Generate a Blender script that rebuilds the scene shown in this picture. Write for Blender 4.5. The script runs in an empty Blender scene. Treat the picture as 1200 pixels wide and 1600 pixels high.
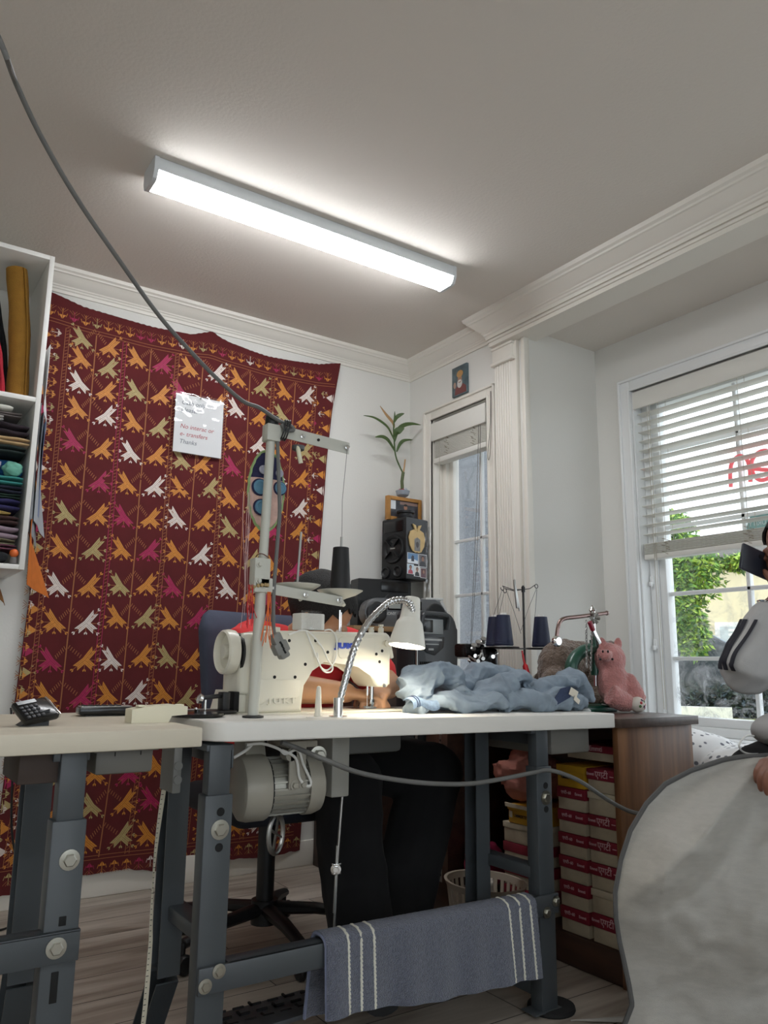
import bpy, bmesh, math, random
from mathutils import Vector, Matrix, Euler, noise
PI = math.pi
SC = bpy.context.scene
COL = SC.collection
random.seed(7)
V = Vector

# ------------------------------------------------------------------ camera
def cam_axes(yaw, pitch, roll):
    cy, sy = math.cos(yaw), math.sin(yaw)
    f0 = V((sy, cy, 0)); r0 = V((cy, -sy, 0)); u0 = V((0, 0, 1))
    f = math.cos(pitch) * f0 + math.sin(pitch) * u0
    u = -math.sin(pitch) * f0 + math.cos(pitch) * u0
    c, s = math.cos(roll), math.sin(roll)
    return c * r0 + s * u, -s * r0 + c * u, f
FPX = 1220.9
CR, CU, CF = cam_axes(math.radians(33.964), math.radians(11.0036), math.radians(0.6355))
CAM = V((0, 0, 0.87))
cd = bpy.data.cameras.new('camera')
cd.sensor_fit = 'VERTICAL'; cd.sensor_height = 24.0; cd.lens = 24.0 * FPX / 1600; cd.clip_start = 0.02; cd.clip_end = 300
co = bpy.data.objects.new('camera', cd); COL.objects.link(co)
co.matrix_world = Matrix(((CR.x, CU.x, -CF.x, CAM.x), (CR.y, CU.y, -CF.y, CAM.y), (CR.z, CU.z, -CF.z, CAM.z), (0, 0, 0, 1)))
SC.camera = co

def at(px, py, axis, val):
    """the world point that the photograph shows at (px, py), given one known world coordinate"""
    d = CR * ((px - 600) / FPX) + CU * (-(py - 800) / FPX) + CF
    i = 'xyz'.index(axis)
    return CAM + d * ((val - CAM[i]) / d[i])

# ------------------------------------------------------------------ world, light, exposure
w = bpy.data.worlds.new('world'); SC.world = w; w.use_nodes = True
bg = w.node_tree.nodes['Background']; bg.inputs[0].default_value = (0.90, 0.95, 1.0, 1); bg.inputs[1].default_value = 1.8
LAMP = 20.0          # radiance of the ceiling fixtures
DESKLAMP = 70.0
SC.view_settings.view_transform = 'Standard'; SC.view_settings.look = 'None'
SC.view_settings.exposure = 0.68; SC.view_settings.gamma = 1.0
SC.view_settings.use_curve_mapping = False
SC.cycles.use_denoising = True
SC.cycles.max_bounces = 10; SC.cycles.diffuse_bounces = 5; SC.cycles.transparent_max_bounces = 16
SC.cycles.caustics_reflective = False; SC.cycles.caustics_refractive = False
SC.cycles.sample_clamp_indirect = 8.0

# ------------------------------------------------------------------ materials
def lin(c):
    return tuple(((x / 255) / 12.92 if x / 255 <= .04045 else ((x / 255 + .055) / 1.055) ** 2.4) for x in c) + (1,)
MATS = {}
def mat(name, rgb, rough=.5, metal=0.0, var=0.0, scale=8.0, bump=0.0, bscale=60.0, emit=0.0, coat=0.0, sheen=0.0, rgb2=None, stretch=None, detail=4.0):
    """principled material; var mixes in a second tone by noise, bump adds fine relief"""
    if name in MATS: return MATS[name]
    m = bpy.data.materials.new(name); m.use_nodes = True
    nt = m.node_tree; p = nt.nodes['Principled BSDF']
    c = lin(rgb)
    p.inputs['Base Color'].default_value = c; p.inputs['Roughness'].default_value = rough; p.inputs['Metallic'].default_value = metal
    if coat: p.inputs['Coat Weight'].default_value = coat
    if sheen: p.inputs['Sheen Weight'].default_value = sheen; p.inputs['Sheen Roughness'].default_value = .4
    tc = None
    def coord():
        nonlocal tc
        if tc is None:
            t = nt.nodes.new('ShaderNodeTexCoord'); tc = t.outputs['Object']
            if stretch:
                mp = nt.nodes.new('ShaderNodeMapping'); mp.inputs['Scale'].default_value = stretch
                nt.links.new(tc, mp.inputs['Vector']); tc = mp.outputs['Vector']
        return tc
    if var or rgb2:
        n = nt.nodes.new('ShaderNodeTexNoise'); n.inputs['Scale'].default_value = scale; n.inputs['Detail'].default_value = detail
        nt.links.new(coord(), n.inputs['Vector'])
        r = nt.nodes.new('ShaderNodeValToRGB'); r.color_ramp.elements[0].position = .3; r.color_ramp.elements[1].position = .7
        c2 = lin(rgb2) if rgb2 else tuple(min(1, x * (1 + var)) for x in c[:3]) + (1,)
        c1 = c if rgb2 else tuple(x * (1 - var) for x in c[:3]) + (1,)
        r.color_ramp.elements[0].color = c1; r.color_ramp.elements[1].color = c2
        nt.links.new(n.outputs['Fac'], r.inputs['Fac']); nt.links.new(r.outputs['Color'], p.inputs['Base Color'])
    if bump:
        n = nt.nodes.new('ShaderNodeTexNoise'); n.inputs['Scale'].default_value = bscale; n.inputs['Detail'].default_value = 3
        nt.links.new(coord(), n.inputs['Vector'])
        b = nt.nodes.new('ShaderNodeBump'); b.inputs['Strength'].default_value = bump; b.inputs['Distance'].default_value = .01
        nt.links.new(n.outputs['Fac'], b.inputs['Height']); nt.links.new(b.outputs['Normal'], p.inputs['Normal'])
    if emit:
        p.inputs['Emission Color'].default_value = c; p.inputs['Emission Strength'].default_value = emit
    MATS[name] = m
    return m

# ------------------------------------------------------------------ mesh building
class MB:
    def __init__(s): s.v = []; s.f = []; s.m = []; s.T = Matrix(); s.mi = 0
    def add(s, vs, fs, mi=None):
        o = len(s.v); T = s.T
        s.v += [T @ V(p) for p in vs]
        s.f += [tuple(i + o for i in f) for f in fs]
        s.m += [s.mi if mi is None else mi] * len(fs)
        return s
    def frombm(s, bm, mi=None):
        bm.verts.ensure_lookup_table(); bm.verts.index_update()
        s.add([v.co.copy() for v in bm.verts], [[v.index for v in f.verts] for f in bm.faces], mi); bm.free(); return s
    def box(s, c, d, bevel=0.0, rot=None, mi=None, seg=2):
        bm = bmesh.new(); bmesh.ops.create_cube(bm, size=1)
        for v in bm.verts: v.co = V((v.co.x * d[0], v.co.y * d[1], v.co.z * d[2]))
        if bevel: bmesh.ops.bevel(bm, geom=bm.edges[:], offset=min(bevel, min(d) * .49), segments=seg, affect='EDGES', profile=.5)
        R = (rot if isinstance(rot, Matrix) else Euler(rot).to_matrix().to_4x4()) if rot is not None else Matrix()
        bmesh.ops.transform(bm, matrix=Matrix.Translation(V(c)) @ R, verts=bm.verts)
        return s.frombm(bm, mi)
    def bb(s, lo, hi, bevel=0.0, mi=None):
        lo, hi = V(lo), V(hi); return s.box((lo + hi) / 2, hi - lo, bevel, None, mi)
    def bar(s, p0, p1, w, h, bevel=0.0, up=(0, 0, 1), mi=None):
        p0, p1 = V(p0), V(p1); d = p1 - p0; x = d.normalized(); y = V(up).cross(x)
        if y.length < 1e-4: y = V((0, 1, 0)).cross(x)
        y.normalize(); z = x.cross(y)
        R = Matrix((x, y, z)).transposed().to_4x4()
        return s.box((p0 + p1) / 2, (d.length, w, h), bevel, R, mi)
    def tube(s, pts, r, n=10, closed=False, mi=None, cap=True, flat=1.0, up=None):
        """sweep; r number, list, or list of (a, b) half axes"""
        pts = [V(p) for p in pts]; N = len(pts)
        rs = r if isinstance(r, (list, tuple)) else [r] * N
        vs = []; prev = None
        for i, p in enumerate(pts):
            if closed: t = (pts[(i + 1) % N] - pts[i - 1])
            else: t = pts[min(i + 1, N - 1)] - pts[max(i - 1, 0)]
            t = t.normalized() if t.length > 1e-9 else V((0, 0, 1))
            if prev is None:
                a = V(up) if up is not None else (V((0, 0, 1)) if abs(t.z) < .9 else V((1, 0, 0)))
                nrm = (a - t * a.dot(t)).normalized()
            else:
                nrm = prev - t * prev.dot(t)
                nrm = nrm.normalized() if nrm.length > 1e-6 else prev
            prev = nrm; b = t.cross(nrm)
            ra, rb = rs[i] if isinstance(rs[i], (list, tuple)) else (rs[i], rs[i] * flat)
            for k in range(n):
                q = 2 * PI * k / n
                vs.append(p + nrm * (math.cos(q) * ra) + b * (math.sin(q) * rb))
        fs = []
        for i in range(N if closed else N - 1):
            j = (i + 1) % N
            for k in range(n):
                l = (k + 1) % n
                fs.append((i * n + k, i * n + l, j * n + l, j * n + k))
        if not closed and cap:
            fs.append(tuple(range(n - 1, -1, -1))); fs.append(tuple((N - 1) * n + k for k in range(n)))
        return s.add(vs, fs, mi)
    def cyl(s, p0, p1, r0, r1=None, n=20, mi=None):
        return s.tube([p0, p1], [r0, r0 if r1 is None else r1], n, mi=mi)
    def lathe(s, prof, c=(0, 0, 0), axis=(0, 0, 1), n=24, mi=None, arc=2 * PI):
        """prof: list of (r, h) along axis from c"""
        ax = V(axis).normalized(); a = V((1, 0, 0)) if abs(ax.x) < .9 else V((0, 1, 0))
        x = (a - ax * a.dot(ax)).normalized(); y = ax.cross(x); c = V(c)
        vs = []; fs = []
        for r, h in prof:
            r = max(r, 1e-5)
            for k in range(n):
                q = 2 * PI * k / n; vs.append(c + ax * h + x * (r * math.cos(q)) + y * (r * math.sin(q)))
        for i in range(len(prof) - 1):
            for k in range(n):
                l = (k + 1) % n; fs.append((i * n + k, i * n + l, (i + 1) * n + l, (i + 1) * n + k))
        return s.add(vs, fs, mi)
    def ball(s, c, r, n=16, mi=None, rot=None):
        r = r if isinstance(r, (list, tuple)) else (r, r, r)
        bm = bmesh.new(); bmesh.ops.create_uvsphere(bm, u_segments=n, v_segments=max(6, n * 2 // 3), radius=1)
        R = Euler(rot).to_matrix().to_4x4() if rot else Matrix()
        bmesh.ops.transform(bm, matrix=Matrix.Translation(V(c)) @ R @ Matrix.Diagonal((r[0], r[1], r[2], 1)), verts=bm.verts)
        return s.frombm(bm, mi)
    def prism(s, poly, o, x, y, depth, mi=None):
        """extrude a 2d outline: point = o + x*u + y*v, thickness depth along x cross y"""
        o, x, y = V(o), V(x), V(y); nrm = x.cross(y).normalized() * depth; n = len(poly)
        vs = [o + x * u + y * v for u, v in poly]; vs += [p + nrm for p in vs]
        fs = [tuple(range(n - 1, -1, -1)), tuple(range(n, 2 * n))] + [(i, (i + 1) % n, n + (i + 1) % n, n + i) for i in range(n)]
        return s.add(vs, fs, mi)
    def poly(s, pts, mi=None): return s.add(pts, [tuple(range(len(pts)))], mi)
    def sheet(s, fn, nu, nv, thick=0.0, mi=None):
        bm = bmesh.new(); g = [[bm.verts.new(fn(i / nu, j / nv)) for j in range(nv + 1)] for i in range(nu + 1)]
        for i in range(nu):
            for j in range(nv): bm.faces.new((g[i][j], g[i + 1][j], g[i + 1][j + 1], g[i][j + 1]))
        if thick:
            bm.normal_update(); bmesh.ops.solidify(bm, geom=bm.faces[:], thickness=thick)
        return s.frombm(bm, mi)
    def mesh(s, name):
        me = bpy.data.meshes.new(name); me.from_pydata([tuple(p) for p in s.v], [], s.f); me.update()
        me.polygons.foreach_set('material_index', s.m)
        bm = bmesh.new(); bm.from_mesh(me); bmesh.ops.recalc_face_normals(bm, faces=bm.faces[:]); bm.to_mesh(me); bm.free()
        return me

WLOC = {}
def finish(name, me, mats, parent=None, smooth=35):
    mats = mats if isinstance(mats, (list, tuple)) else [mats]
    for m in mats: me.materials.append(m)
    if smooth:
        me.polygons.foreach_set('use_smooth', [True] * len(me.polygons)); me.set_sharp_from_angle(angle=math.radians(smooth))
    n = len(me.vertices)
    lo = V([min(v.co[i] for v in me.vertices) for i in range(3)]); hi = V([max(v.co[i] for v in me.vertices) for i in range(3)])
    c = (lo + hi) / 2
    if parent is None: c.z = lo.z
    me.transform(Matrix.Translation(-c))
    o = bpy.data.objects.new(name, me); COL.objects.link(o)
    WLOC[o] = c
    if parent is not None:
        o.parent = parent; o.location = c - WLOC[parent]
    else: o.location = c
    return o
def part(name, mb, mats, parent, label=None, smooth=35):
    o = finish(name, mb.mesh(name) if isinstance(mb, MB) else mb, mats, parent, smooth)
    if label: o['label'] = label
    return o
def tag(o, label, cat, group=None, kind=None):
    o['label'] = label; o['category'] = cat
    if group: o['group'] = group
    if kind: o['kind'] = kind
    return o
def thing(name, loc, label, cat, group=None):
    o = bpy.data.objects.new(name, None); COL.objects.link(o); o.location = V(loc); WLOC[o] = V(loc); o.empty_display_size = .05
    return tag(o, label, cat, group)
def one(name, mb, mats, label, cat, group=None, smooth=35, kind=None):
    return tag(finish(name, mb.mesh(name) if isinstance(mb, MB) else mb, mats, None, smooth), label, cat, group, kind)
def struct(name, mb, mats, parent=None, smooth=35):
    o = finish(name, mb.mesh(name), mats, parent, smooth)
    if parent is None: o['kind'] = 'structure'
    return o
def modmesh(mb, name, mods):
    """evaluate modifiers on a temporary object and hand back the mesh"""
    me = mb.mesh(name) if isinstance(mb, MB) else mb
    o = bpy.data.objects.new(name + '_tmp', me); COL.objects.link(o)
    for typ, kw in mods:
        md = o.modifiers.new(typ, typ)
        for k, v in kw.items(): setattr(md, k, v)
    dg = bpy.context.evaluated_depsgraph_get(); dg.update()
    out = bpy.data.meshes.new_from_object(o.evaluated_get(dg))
    bpy.data.objects.remove(o); bpy.data.meshes.remove(me)
    out.name = name; out.materials.clear()
    return out
def fuse(mb, name, voxel=.006, smooth=6, disp=None):
    me = modmesh(mb, name, [('REMESH', dict(mode='VOXEL', voxel_size=voxel)), ('SMOOTH', dict(factor=.5, iterations=smooth))])
    if disp:
        ns = [v.normal.copy() for v in me.vertices]
        for v, nn in zip(me.vertices, ns): v.co += nn * disp(v.co)
        me.update()
    me.polygons.foreach_set('material_index', [0] * len(me.polygons))
    return me
def text_mesh(body, size, M, extrude=.0006, align='CENTER', shear=0.0, bold=0.0, space=1.0):
    cu = bpy.data.curves.new('txt', 'FONT'); cu.body = body; cu.size = size; cu.extrude = extrude; cu.align_x = align; cu.align_y = 'CENTER'; cu.shear = shear; cu.offset = bold; cu.space_character = space
    o = bpy.data.objects.new('txt_tmp', cu); COL.objects.link(o)
    dg = bpy.context.evaluated_depsgraph_get(); dg.update()
    me = bpy.data.meshes.new_from_object(o.evaluated_get(dg))
    bpy.data.objects.remove(o); bpy.data.curves.remove(cu)
    me.transform(M); me.materials.clear(); return me
def frame(o, x, y):
    """matrix whose local x, y axes are the given world directions, origin o"""
    x = V(x).normalized(); y = V(y).normalized(); z = x.cross(y).normalized(); y = z.cross(x)
    m = Matrix((x, y, z)).transposed().to_4x4(); m.translation = V(o); return m
def smoothpts(P, k=6, closed=False):
    """catmull-rom through points"""
    P = [V(p) for p in P]; n = len(P); out = []
    for i in range(n if closed else n - 1):
        if closed: a, b, c, d = P[i - 1], P[i], P[(i + 1) % n], P[(i + 2) % n]
        else: a, b, c, d = P[max(i - 1, 0)], P[i], P[i + 1], P[min(i + 2, n - 1)]
        for j in range(k):
            t = j / k
            out.append(.5 * ((2 * b) + (c - a) * t + (2 * a - 5 * b + 4 * c - d) * t * t + (3 * b - a - 3 * c + d) * t ** 3))
    if not closed: out.append(P[-1])
    return out
def interp(tab, x):
    if x <= tab[0][0]: return tab[0][1]
    for (a, b), (c, d) in zip(tab, tab[1:]):
        if x <= c: return b + (d - b) * (x - a) / (c - a)
    return tab[-1][1]
def nz(p, s=1.0): return noise.noise(V(p) * s)
def hexbolt(mb, c, ax, r=.011, mi=None, washer=True, h=.007):
    c = V(c); ax = V(ax).normalized()
    if washer: mb.lathe([(0, 0), (r * 1.55, 0), (r * 1.55, .002), (r * 1.05, .0025), (0, .0025)], c, ax, 20, mi)
    mb.lathe([(r, .002), (r, h), (r * .86, h + .0012), (0, h + .0012)], c, ax, 6, mi)
def rprism(mb, poly, o, x, y, depth, r=.006, seg=3, mi=None, smoothr=None):
    """extruded outline with rounded rims"""
    t = MB().prism(poly, o, x, y, depth); bm = bmesh.new()
    vs = [bm.verts.new(p) for p in t.v]
    for f in t.f: bm.faces.new([vs[i] for i in f])
    n = len(poly); bm.verts.index_update()
    rim = [e for e in bm.edges if (e.verts[0].index < n) == (e.verts[1].index < n)]
    bmesh.ops.bevel(bm, geom=rim, offset=r, segments=seg, affect='EDGES', profile=.5, clamp_overlap=True)
    return mb.frombm(bm, mi)
def arc2(cx, cy, r, a0, a1, n=6): return [(cx + r * math.cos(math.radians(a0 + (a1 - a0) * i / n)), cy + r * math.sin(math.radians(a0 + (a1 - a0) * i / n))) for i in range(n + 1)]
# ------------------------------------------------------------------ shared materials
M_ceil = mat('ceiling_paint', (222, 216, 208), .9, bump=.12, bscale=90)
M_wall = mat('wall_paint', (226, 225, 220), .85, bump=.05, bscale=120)
M_trim = mat('trim_gloss_white', (232, 228, 219), .4)
M_vinyl = mat('vinyl_white', (236, 238, 238), .35)
M_white = mat('white_lacquer', (232, 231, 226), .35)
M_greysteel = mat('grey_painted_steel', (68, 73, 77), .42, var=.05, scale=5)
M_bolt = mat('zinc_bolt', (172, 170, 160), .32, 1.0)
M_chrome = mat('chrome', (225, 225, 225), .12, 1.0)
M_steel = mat('brushed_steel', (175, 175, 172), .35, 1.0)
M_cream = mat('machine_cream', (222, 219, 205), .32, coat=.3)
M_black = mat('black_plastic', (22, 23, 25), .45)
M_blackgloss = mat('black_gloss', (16, 16, 18), .2)
M_dark = mat('dark_void', (8, 8, 9), .8)
M_cord = mat('grey_cord', (104, 104, 102), .5)

def wood_floor():
    m = bpy.data.materials.new('laminate_floor'); m.use_nodes = True; nt = m.node_tree; p = nt.nodes['Principled BSDF']
    tc = nt.nodes.new('ShaderNodeTexCoord')
    br = nt.nodes.new('ShaderNodeTexBrick'); br.offset = .37; br.inputs['Scale'].default_value = 1.0
    br.inputs['Brick Width'].default_value = 1.25; br.inputs['Row Height'].default_value = .165; br.inputs['Mortar Size'].default_value = .0016; br.inputs['Bias'].default_value = 0
    br.inputs['Color1'].default_value = (.30, .30, .30, 1); br.inputs['Color2'].default_value = (.75, .75, .75, 1); br.inputs['Mortar'].default_value = (0, 0, 0, 1)
    nt.links.new(tc.outputs['Object'], br.inputs['Vector'])
    # grain coordinates shifted plank by plank
    ad = nt.nodes.new('ShaderNodeVectorMath'); ad.operation = 'MULTIPLY_ADD'
    nt.links.new(br.outputs['Color'], ad.inputs[0]); ad.inputs[1].default_value = (7, 3, 0); nt.links.new(tc.outputs['Object'], ad.inputs[2])
    mp = nt.nodes.new('ShaderNodeMapping'); mp.inputs['Scale'].default_value = (2.2, 22, 1); nt.links.new(ad.outputs[0], mp.inputs['Vector'])
    n1 = nt.nodes.new('ShaderNodeTexNoise'); n1.inputs['Scale'].default_value = 1.0; n1.inputs['Detail'].default_value = 6; n1.inputs['Roughness'].default_value = .6; n1.inputs['Distortion'].default_value = .8
    nt.links.new(mp.outputs[0], n1.inputs['Vector'])
    mp2 = nt.nodes.new('ShaderNodeMapping'); mp2.inputs['Scale'].default_value = (.9, 5.5, 1); nt.links.new(ad.outputs[0], mp2.inputs['Vector'])
    n2 = nt.nodes.new('ShaderNodeTexNoise'); n2.inputs['Scale'].default_value = 1.3; n2.inputs['Detail'].default_value = 3; n2.inputs['Distortion'].default_value = 1.2
    nt.links.new(mp2.outputs[0], n2.inputs['Vector'])
    r = nt.nodes.new('ShaderNodeValToRGB'); e = r.color_ramp.elements
    e[0].position = .28; e[0].color = lin((88, 78, 70)); e[1].position = .72; e[1].color = lin((192, 182, 170))
    x = e.new(.42); x.color = lin((142, 130, 118)); x = e.new(.55); x.color = lin((172, 162, 150))
    mx = nt.nodes.new('ShaderNodeMath'); mx.operation = 'MULTIPLY_ADD'; mx.inputs[1].default_value = .45
    ml = nt.nodes.new('ShaderNodeMath'); ml.operation = 'MULTIPLY'; ml.inputs[1].default_value = .58
    nt.links.new(n2.outputs['Fac'], ml.inputs[0]); nt.links.new(n1.outputs['Fac'], mx.inputs[0]); nt.links.new(ml.outputs[0], mx.inputs[2])
    nt.links.new(mx.outputs[0], r.inputs['Fac'])
    mix = nt.nodes.new('ShaderNodeMixRGB'); mix.blend_type = 'MULTIPLY'; mix.inputs['Fac'].default_value = 1
    iv = nt.nodes.new('ShaderNodeMath'); iv.operation = 'SUBTRACT'; iv.inputs[0].default_value = 1.0; nt.links.new(br.outputs['Fac'], iv.inputs[1])
    nt.links.new(r.outputs['Color'], mix.inputs['Color1']); nt.links.new(iv.outputs[0], mix.inputs['Color2'])
    nt.links.new(mix.outputs[0], p.inputs['Base Color']); p.inputs['Roughness'].default_value = .42
    return m

def glass(name='window_glass', tint=(.97, .99, 1), refl=.08, dirt=0.0):
    m = bpy.data.materials.new(name); m.use_nodes = True; nt = m.node_tree; nt.nodes.remove(nt.nodes['Principled BSDF'])
    t = nt.nodes.new('ShaderNodeBsdfTransparent'); t.inputs[0].default_value = (*tint, 1)
    g = nt.nodes.new('ShaderNodeBsdfGlossy'); g.inputs['Roughness'].default_value = .03
    mx = nt.nodes.new('ShaderNodeMixShader'); mx.inputs[0].default_value = refl
    nt.links.new(t.outputs[0], mx.inputs[1]); nt.links.new(g.outputs[0], mx.inputs[2]); out = mx
    if dirt:
        d = nt.nodes.new('ShaderNodeBsdfDiffuse'); d.inputs[0].default_value = (.8, .82, .85, 1)
        tc = nt.nodes.new('ShaderNodeTexCoord'); n = nt.nodes.new('ShaderNodeTexNoise'); n.inputs['Scale'].default_value = 9; n.inputs['Detail'].default_value = 8; n.inputs['Roughness'].default_value = .75; n.inputs['Distortion'].default_value = 1
        nt.links.new(tc.outputs['Object'], n.inputs['Vector'])
        sx = nt.nodes.new('ShaderNodeSeparateXYZ'); nt.links.new(tc.outputs['Object'], sx.inputs[0])
        mr = nt.nodes.new('ShaderNodeMapRange'); mr.inputs['From Min'].default_value = .02; mr.inputs['From Max'].default_value = -.55; mr.inputs['To Min'].default_value = 0; mr.inputs['To Max'].default_value = 1
        nt.links.new(sx.outputs['Z'], mr.inputs['Value'])
        rp = nt.nodes.new('ShaderNodeValToRGB'); rp.color_ramp.elements[0].position = .48; rp.color_ramp.elements[1].position = .75
        nt.links.new(n.outputs['Fac'], rp.inputs['Fac'])
        mu = nt.nodes.new('ShaderNodeMath'); mu.operation = 'MULTIPLY'; nt.links.new(rp.outputs['Color'], mu.inputs[0]); nt.links.new(mr.outputs['Result'], mu.inputs[1])
        m2 = nt.nodes.new('ShaderNodeMath'); m2.operation = 'MULTIPLY'; m2.inputs[1].default_value = dirt; nt.links.new(mu.outputs[0], m2.inputs[0])
        mx2 = nt.nodes.new('ShaderNodeMixShader'); nt.links.new(m2.outputs[0], mx2.inputs[0]); nt.links.new(mx.outputs[0], mx2.inputs[1]); nt.links.new(d.outputs[0], mx2.inputs[2]); out = mx2
    nt.links.new(out.outputs[0], nt.nodes['Material Output'].inputs['Surface'])
    return m
M_glass = glass(); M_glassdirty = glass('window_glass_streaked', dirt=.75)

# ------------------------------------------------------------------ the room shell
XL, XR, YB, YF, ZC = -2.2, 2.331, 3.222, -2.3, 2.44
XB, YS, ZB = 2.79, 2.36, 2.345          # bay: window wall, far side wall, ceiling
YN = -0.6                                # bay near side wall
WT = .14
struct('floor', MB().bb((XL - .1, YF - .1, -.1), (XB + .1, YB + .1, 0)), wood_floor())
struct('ceiling', MB().bb((XL - .1, YF - .1, ZC), (XR + .1, YB + .1, ZC + .1)), M_ceil)
struct('wall_back', MB().bb((XL - .1, YB, 0), (XR + WT, YB + .1, ZC)), M_wall)
struct('wall_left', MB().bb((XL - .1, YF, 0), (XL, YB, ZC)), M_wall)
b = MB(); b.bb((XL, YF - .1, 0), (-1.7, YF, ZC)); b.bb((1.9, YF - .1, 0), (XR, YF, ZC)); b.bb((-1.7, YF - .1, 0), (1.9, YF, .35)); b.bb((-1.7, YF - .1, 2.25), (1.9, YF, ZC))  # opening left for the added fill glazing
struct('wall_front', b, M_wall)
W1 = (2.600, 3.025, .58, 2.085)          # window 1 opening y0 y1 z0 z1
W2 = (-.30, 2.160, .60, 2.083)           # bay window opening
b = MB()
b.bb((XR, W1[1], 0), (XR + WT, YB, ZC)); b.bb((XR, YS, 0), (XR + WT, W1[0], ZC)); b.bb((XR, W1[0], W1[3]), (XR + WT, W1[1], ZC)); b.bb((XR, W1[0], 0), (XR + WT, W1[1], W1[2]))
b.bb((XR, YF, 0), (XR + WT, YN, ZC))
struct('wall_right', b, M_wall)
b = MB()
b.bb((XB, YN, 0), (XB + WT, W2[0], ZC)); b.bb((XB, W2[1], 0), (XB + WT, YS + .1, ZC)); b.bb((XB, W2[0], W2[3]), (XB + WT, W2[1], ZC)); b.bb((XB, W2[0], 0), (XB + WT, W2[1], W2[2]))
struct('wall_bay', b, M_wall)
struct('wall_bay_side', MB().bb((XR + WT, YS, 0), (XB, YS + .1, ZC)), M_wall)
struct('wall_bay_side_near', MB().bb((XR + WT, YN - .1, 0), (XB + WT, YN, ZC)), M_wall)
struct('ceiling_bay', MB().bb((XR + .05, YN, ZB), (XB, YS, ZB + .09)), M_ceil)
# header over the bay opening with its crown
b = MB(); b.bb((XR - .055, YN, 2.300), (XR + .07, 2.535, ZC)); b.bb((XR - .062, YN, 2.318), (XR - .05, 2.54, 2.330), .004)
struct('trim_header', b, M_trim)
CROWN = [(0, 0), (.008, 0), (.010, .012), (.014, .016), (.016, .022), (.020, .025), (.022, .030), (.030, .036), (.044, .052), (.056, .064), (.062, .066), (.064, .072), (.072, .078), (.076, .091), (0, .091)]
def crown(name, path, dirs, h=1.0, z=2.349):
    """path: corner points on the wall face; dirs: outward direction at each corner"""
    bb_ = MB(); n = len(CROWN); vs = []; fs = []
    for p, d in zip(path, dirs):
        for u, v in CROWN: vs.append(V(p) + V(d) * u * h + V((0, 0, z + v * (ZC - z) / .091)))
    for i in range(len(path) - 1):
        for k in range(n): fs.append((i * n + k, i * n + (k + 1) % n, (i + 1) * n + (k + 1) % n, (i + 1) * n + k))
    fs.append(tuple(range(n))); fs.append(tuple((len(path) - 1) * n + k for k in range(n)))
    bb_.add(vs, fs); return struct(name, bb_, M_trim, smooth=25)
crown('trim_1', [(XL, YB, 0), (XR, YB, 0)], [(1, -1, 0), (-1, -1, 0)])
crown('trim_2', [(XR, YB, 0), (XR, 2.535, 0)], [(-1, -1, 0), (-1, 0, 0)])
crown('trim_3', [(XR + .06, 2.535, 0), (XR - .055, 2.535, 0), (XR - .055, YN, 0)], [(0, 1, 0), (-1, 1, 0), (-1, 0, 0)], 1.15, z=2.335)
# fluted pilaster beside window 1
b = MB(); b.bb((XR - .018, 2.395, 0), (XR + .001, 2.540, 2.300), .002)
for k in range(7): b.cyl((XR - .018, 2.436 + k * .0155, .12), (XR - .018, 2.436 + k * .0155, 2.215), .0062, n=8)
b.bb((XR - .030, 2.412, 2.222), (XR, 2.540, 2.300), .003); b.bb((XR - .040, 2.402, 2.210), (XR, 2.546, 2.226), .006); b.bb((XR - .036, 2.406, 2.286), (XR, 2.544, 2.300), .004)
b.bb((XR - .012, 2.352, 0), (XR + .02, 2.372, 2.300), .002)
struct('trim_pilaster', b, M_trim)
def base(name, lo, hi): return struct(name, MB().bb(lo, hi, .004), M_trim)
base('baseboard_back', (XL, YB - .014, 0), (XR, YB, .105)); base('baseboard_right', (XR - .014, 2.546, 0), (XR, YB, .105))
base('baseboard_left', (XL, YF, 0), (XL + .014, YB, .105)); base('baseboard_bay', (XB - .014, YN, 0), (XB, YS, .105))

def casing(mb, x, op, w, left=True, sill=True):
    y0, y1, z0, z1 = op
    for lo, hi in (((y1, z0 - (w if sill else 0)), (y1 + w, z1 + w)), ((y0 - w, z0 - (w if sill else 0)), (y0, z1 + w)), ((y0, z1), (y1, z1 + w)), ((y0, z0 - w), (y1, z0))):
        mb.bb((x - .014, lo[0], lo[1]), (x + .002, hi[0], hi[1]), .003)
    for lo, hi in (((y1 + w - .012, z0 - w), (y1 + w, z1 + w)), ((y0 - w, z0 - w), (y0 - w + .012, z1 + w)), ((y0 - w, z1 + w - .012), (y1 + w, z1 + w))):
        mb.bb((x - .024, lo[0], lo[1]), (x + .002, hi[0], hi[1]), .004)
    for lo, hi in (((y1, z0), (y1 + .012, z1 + .012)), ((y0 - .012, z0), (y0, z1 + .012)), ((y0, z1), (y1, z1 + .012))):
        mb.bb((x - .019, lo[0], lo[1]), (x + .002, hi[0], hi[1]), .004)
def sash(mb, x0, x1, y0, y1, z0, z1, w):
    mb.bb((x0, y0, z0), (x1, y0 + w, z1), .004); mb.bb((x0, y1 - w, z0), (x1, y1, z1), .004)
    mb.bb((x0, y0 + w, z0), (x1, y1 - w, z0 + w), .004); mb.bb((x0, y0 + w, z1 - w), (x1, y1 - w, z1), .004)
M_glass1 = M_glass
# unseen glazing added behind the camera to let fill light in
b = MB()
for x in (-1.7, -.52, .66, 1.84): b.bb((x, YF - .08, .35), (x + .06, YF - .02, 2.25), .003)
for z in (.35, 2.19): b.bb((-1.7, YF - .08, z), (1.9, YF - .02, z + .06), .003)
fill_win = struct('fill_window', b, M_vinyl); part('window_pane', MB().bb((-1.66, YF - .055, .40), (1.86, YF - .05, 2.20)), M_glass, fill_win)
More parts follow.
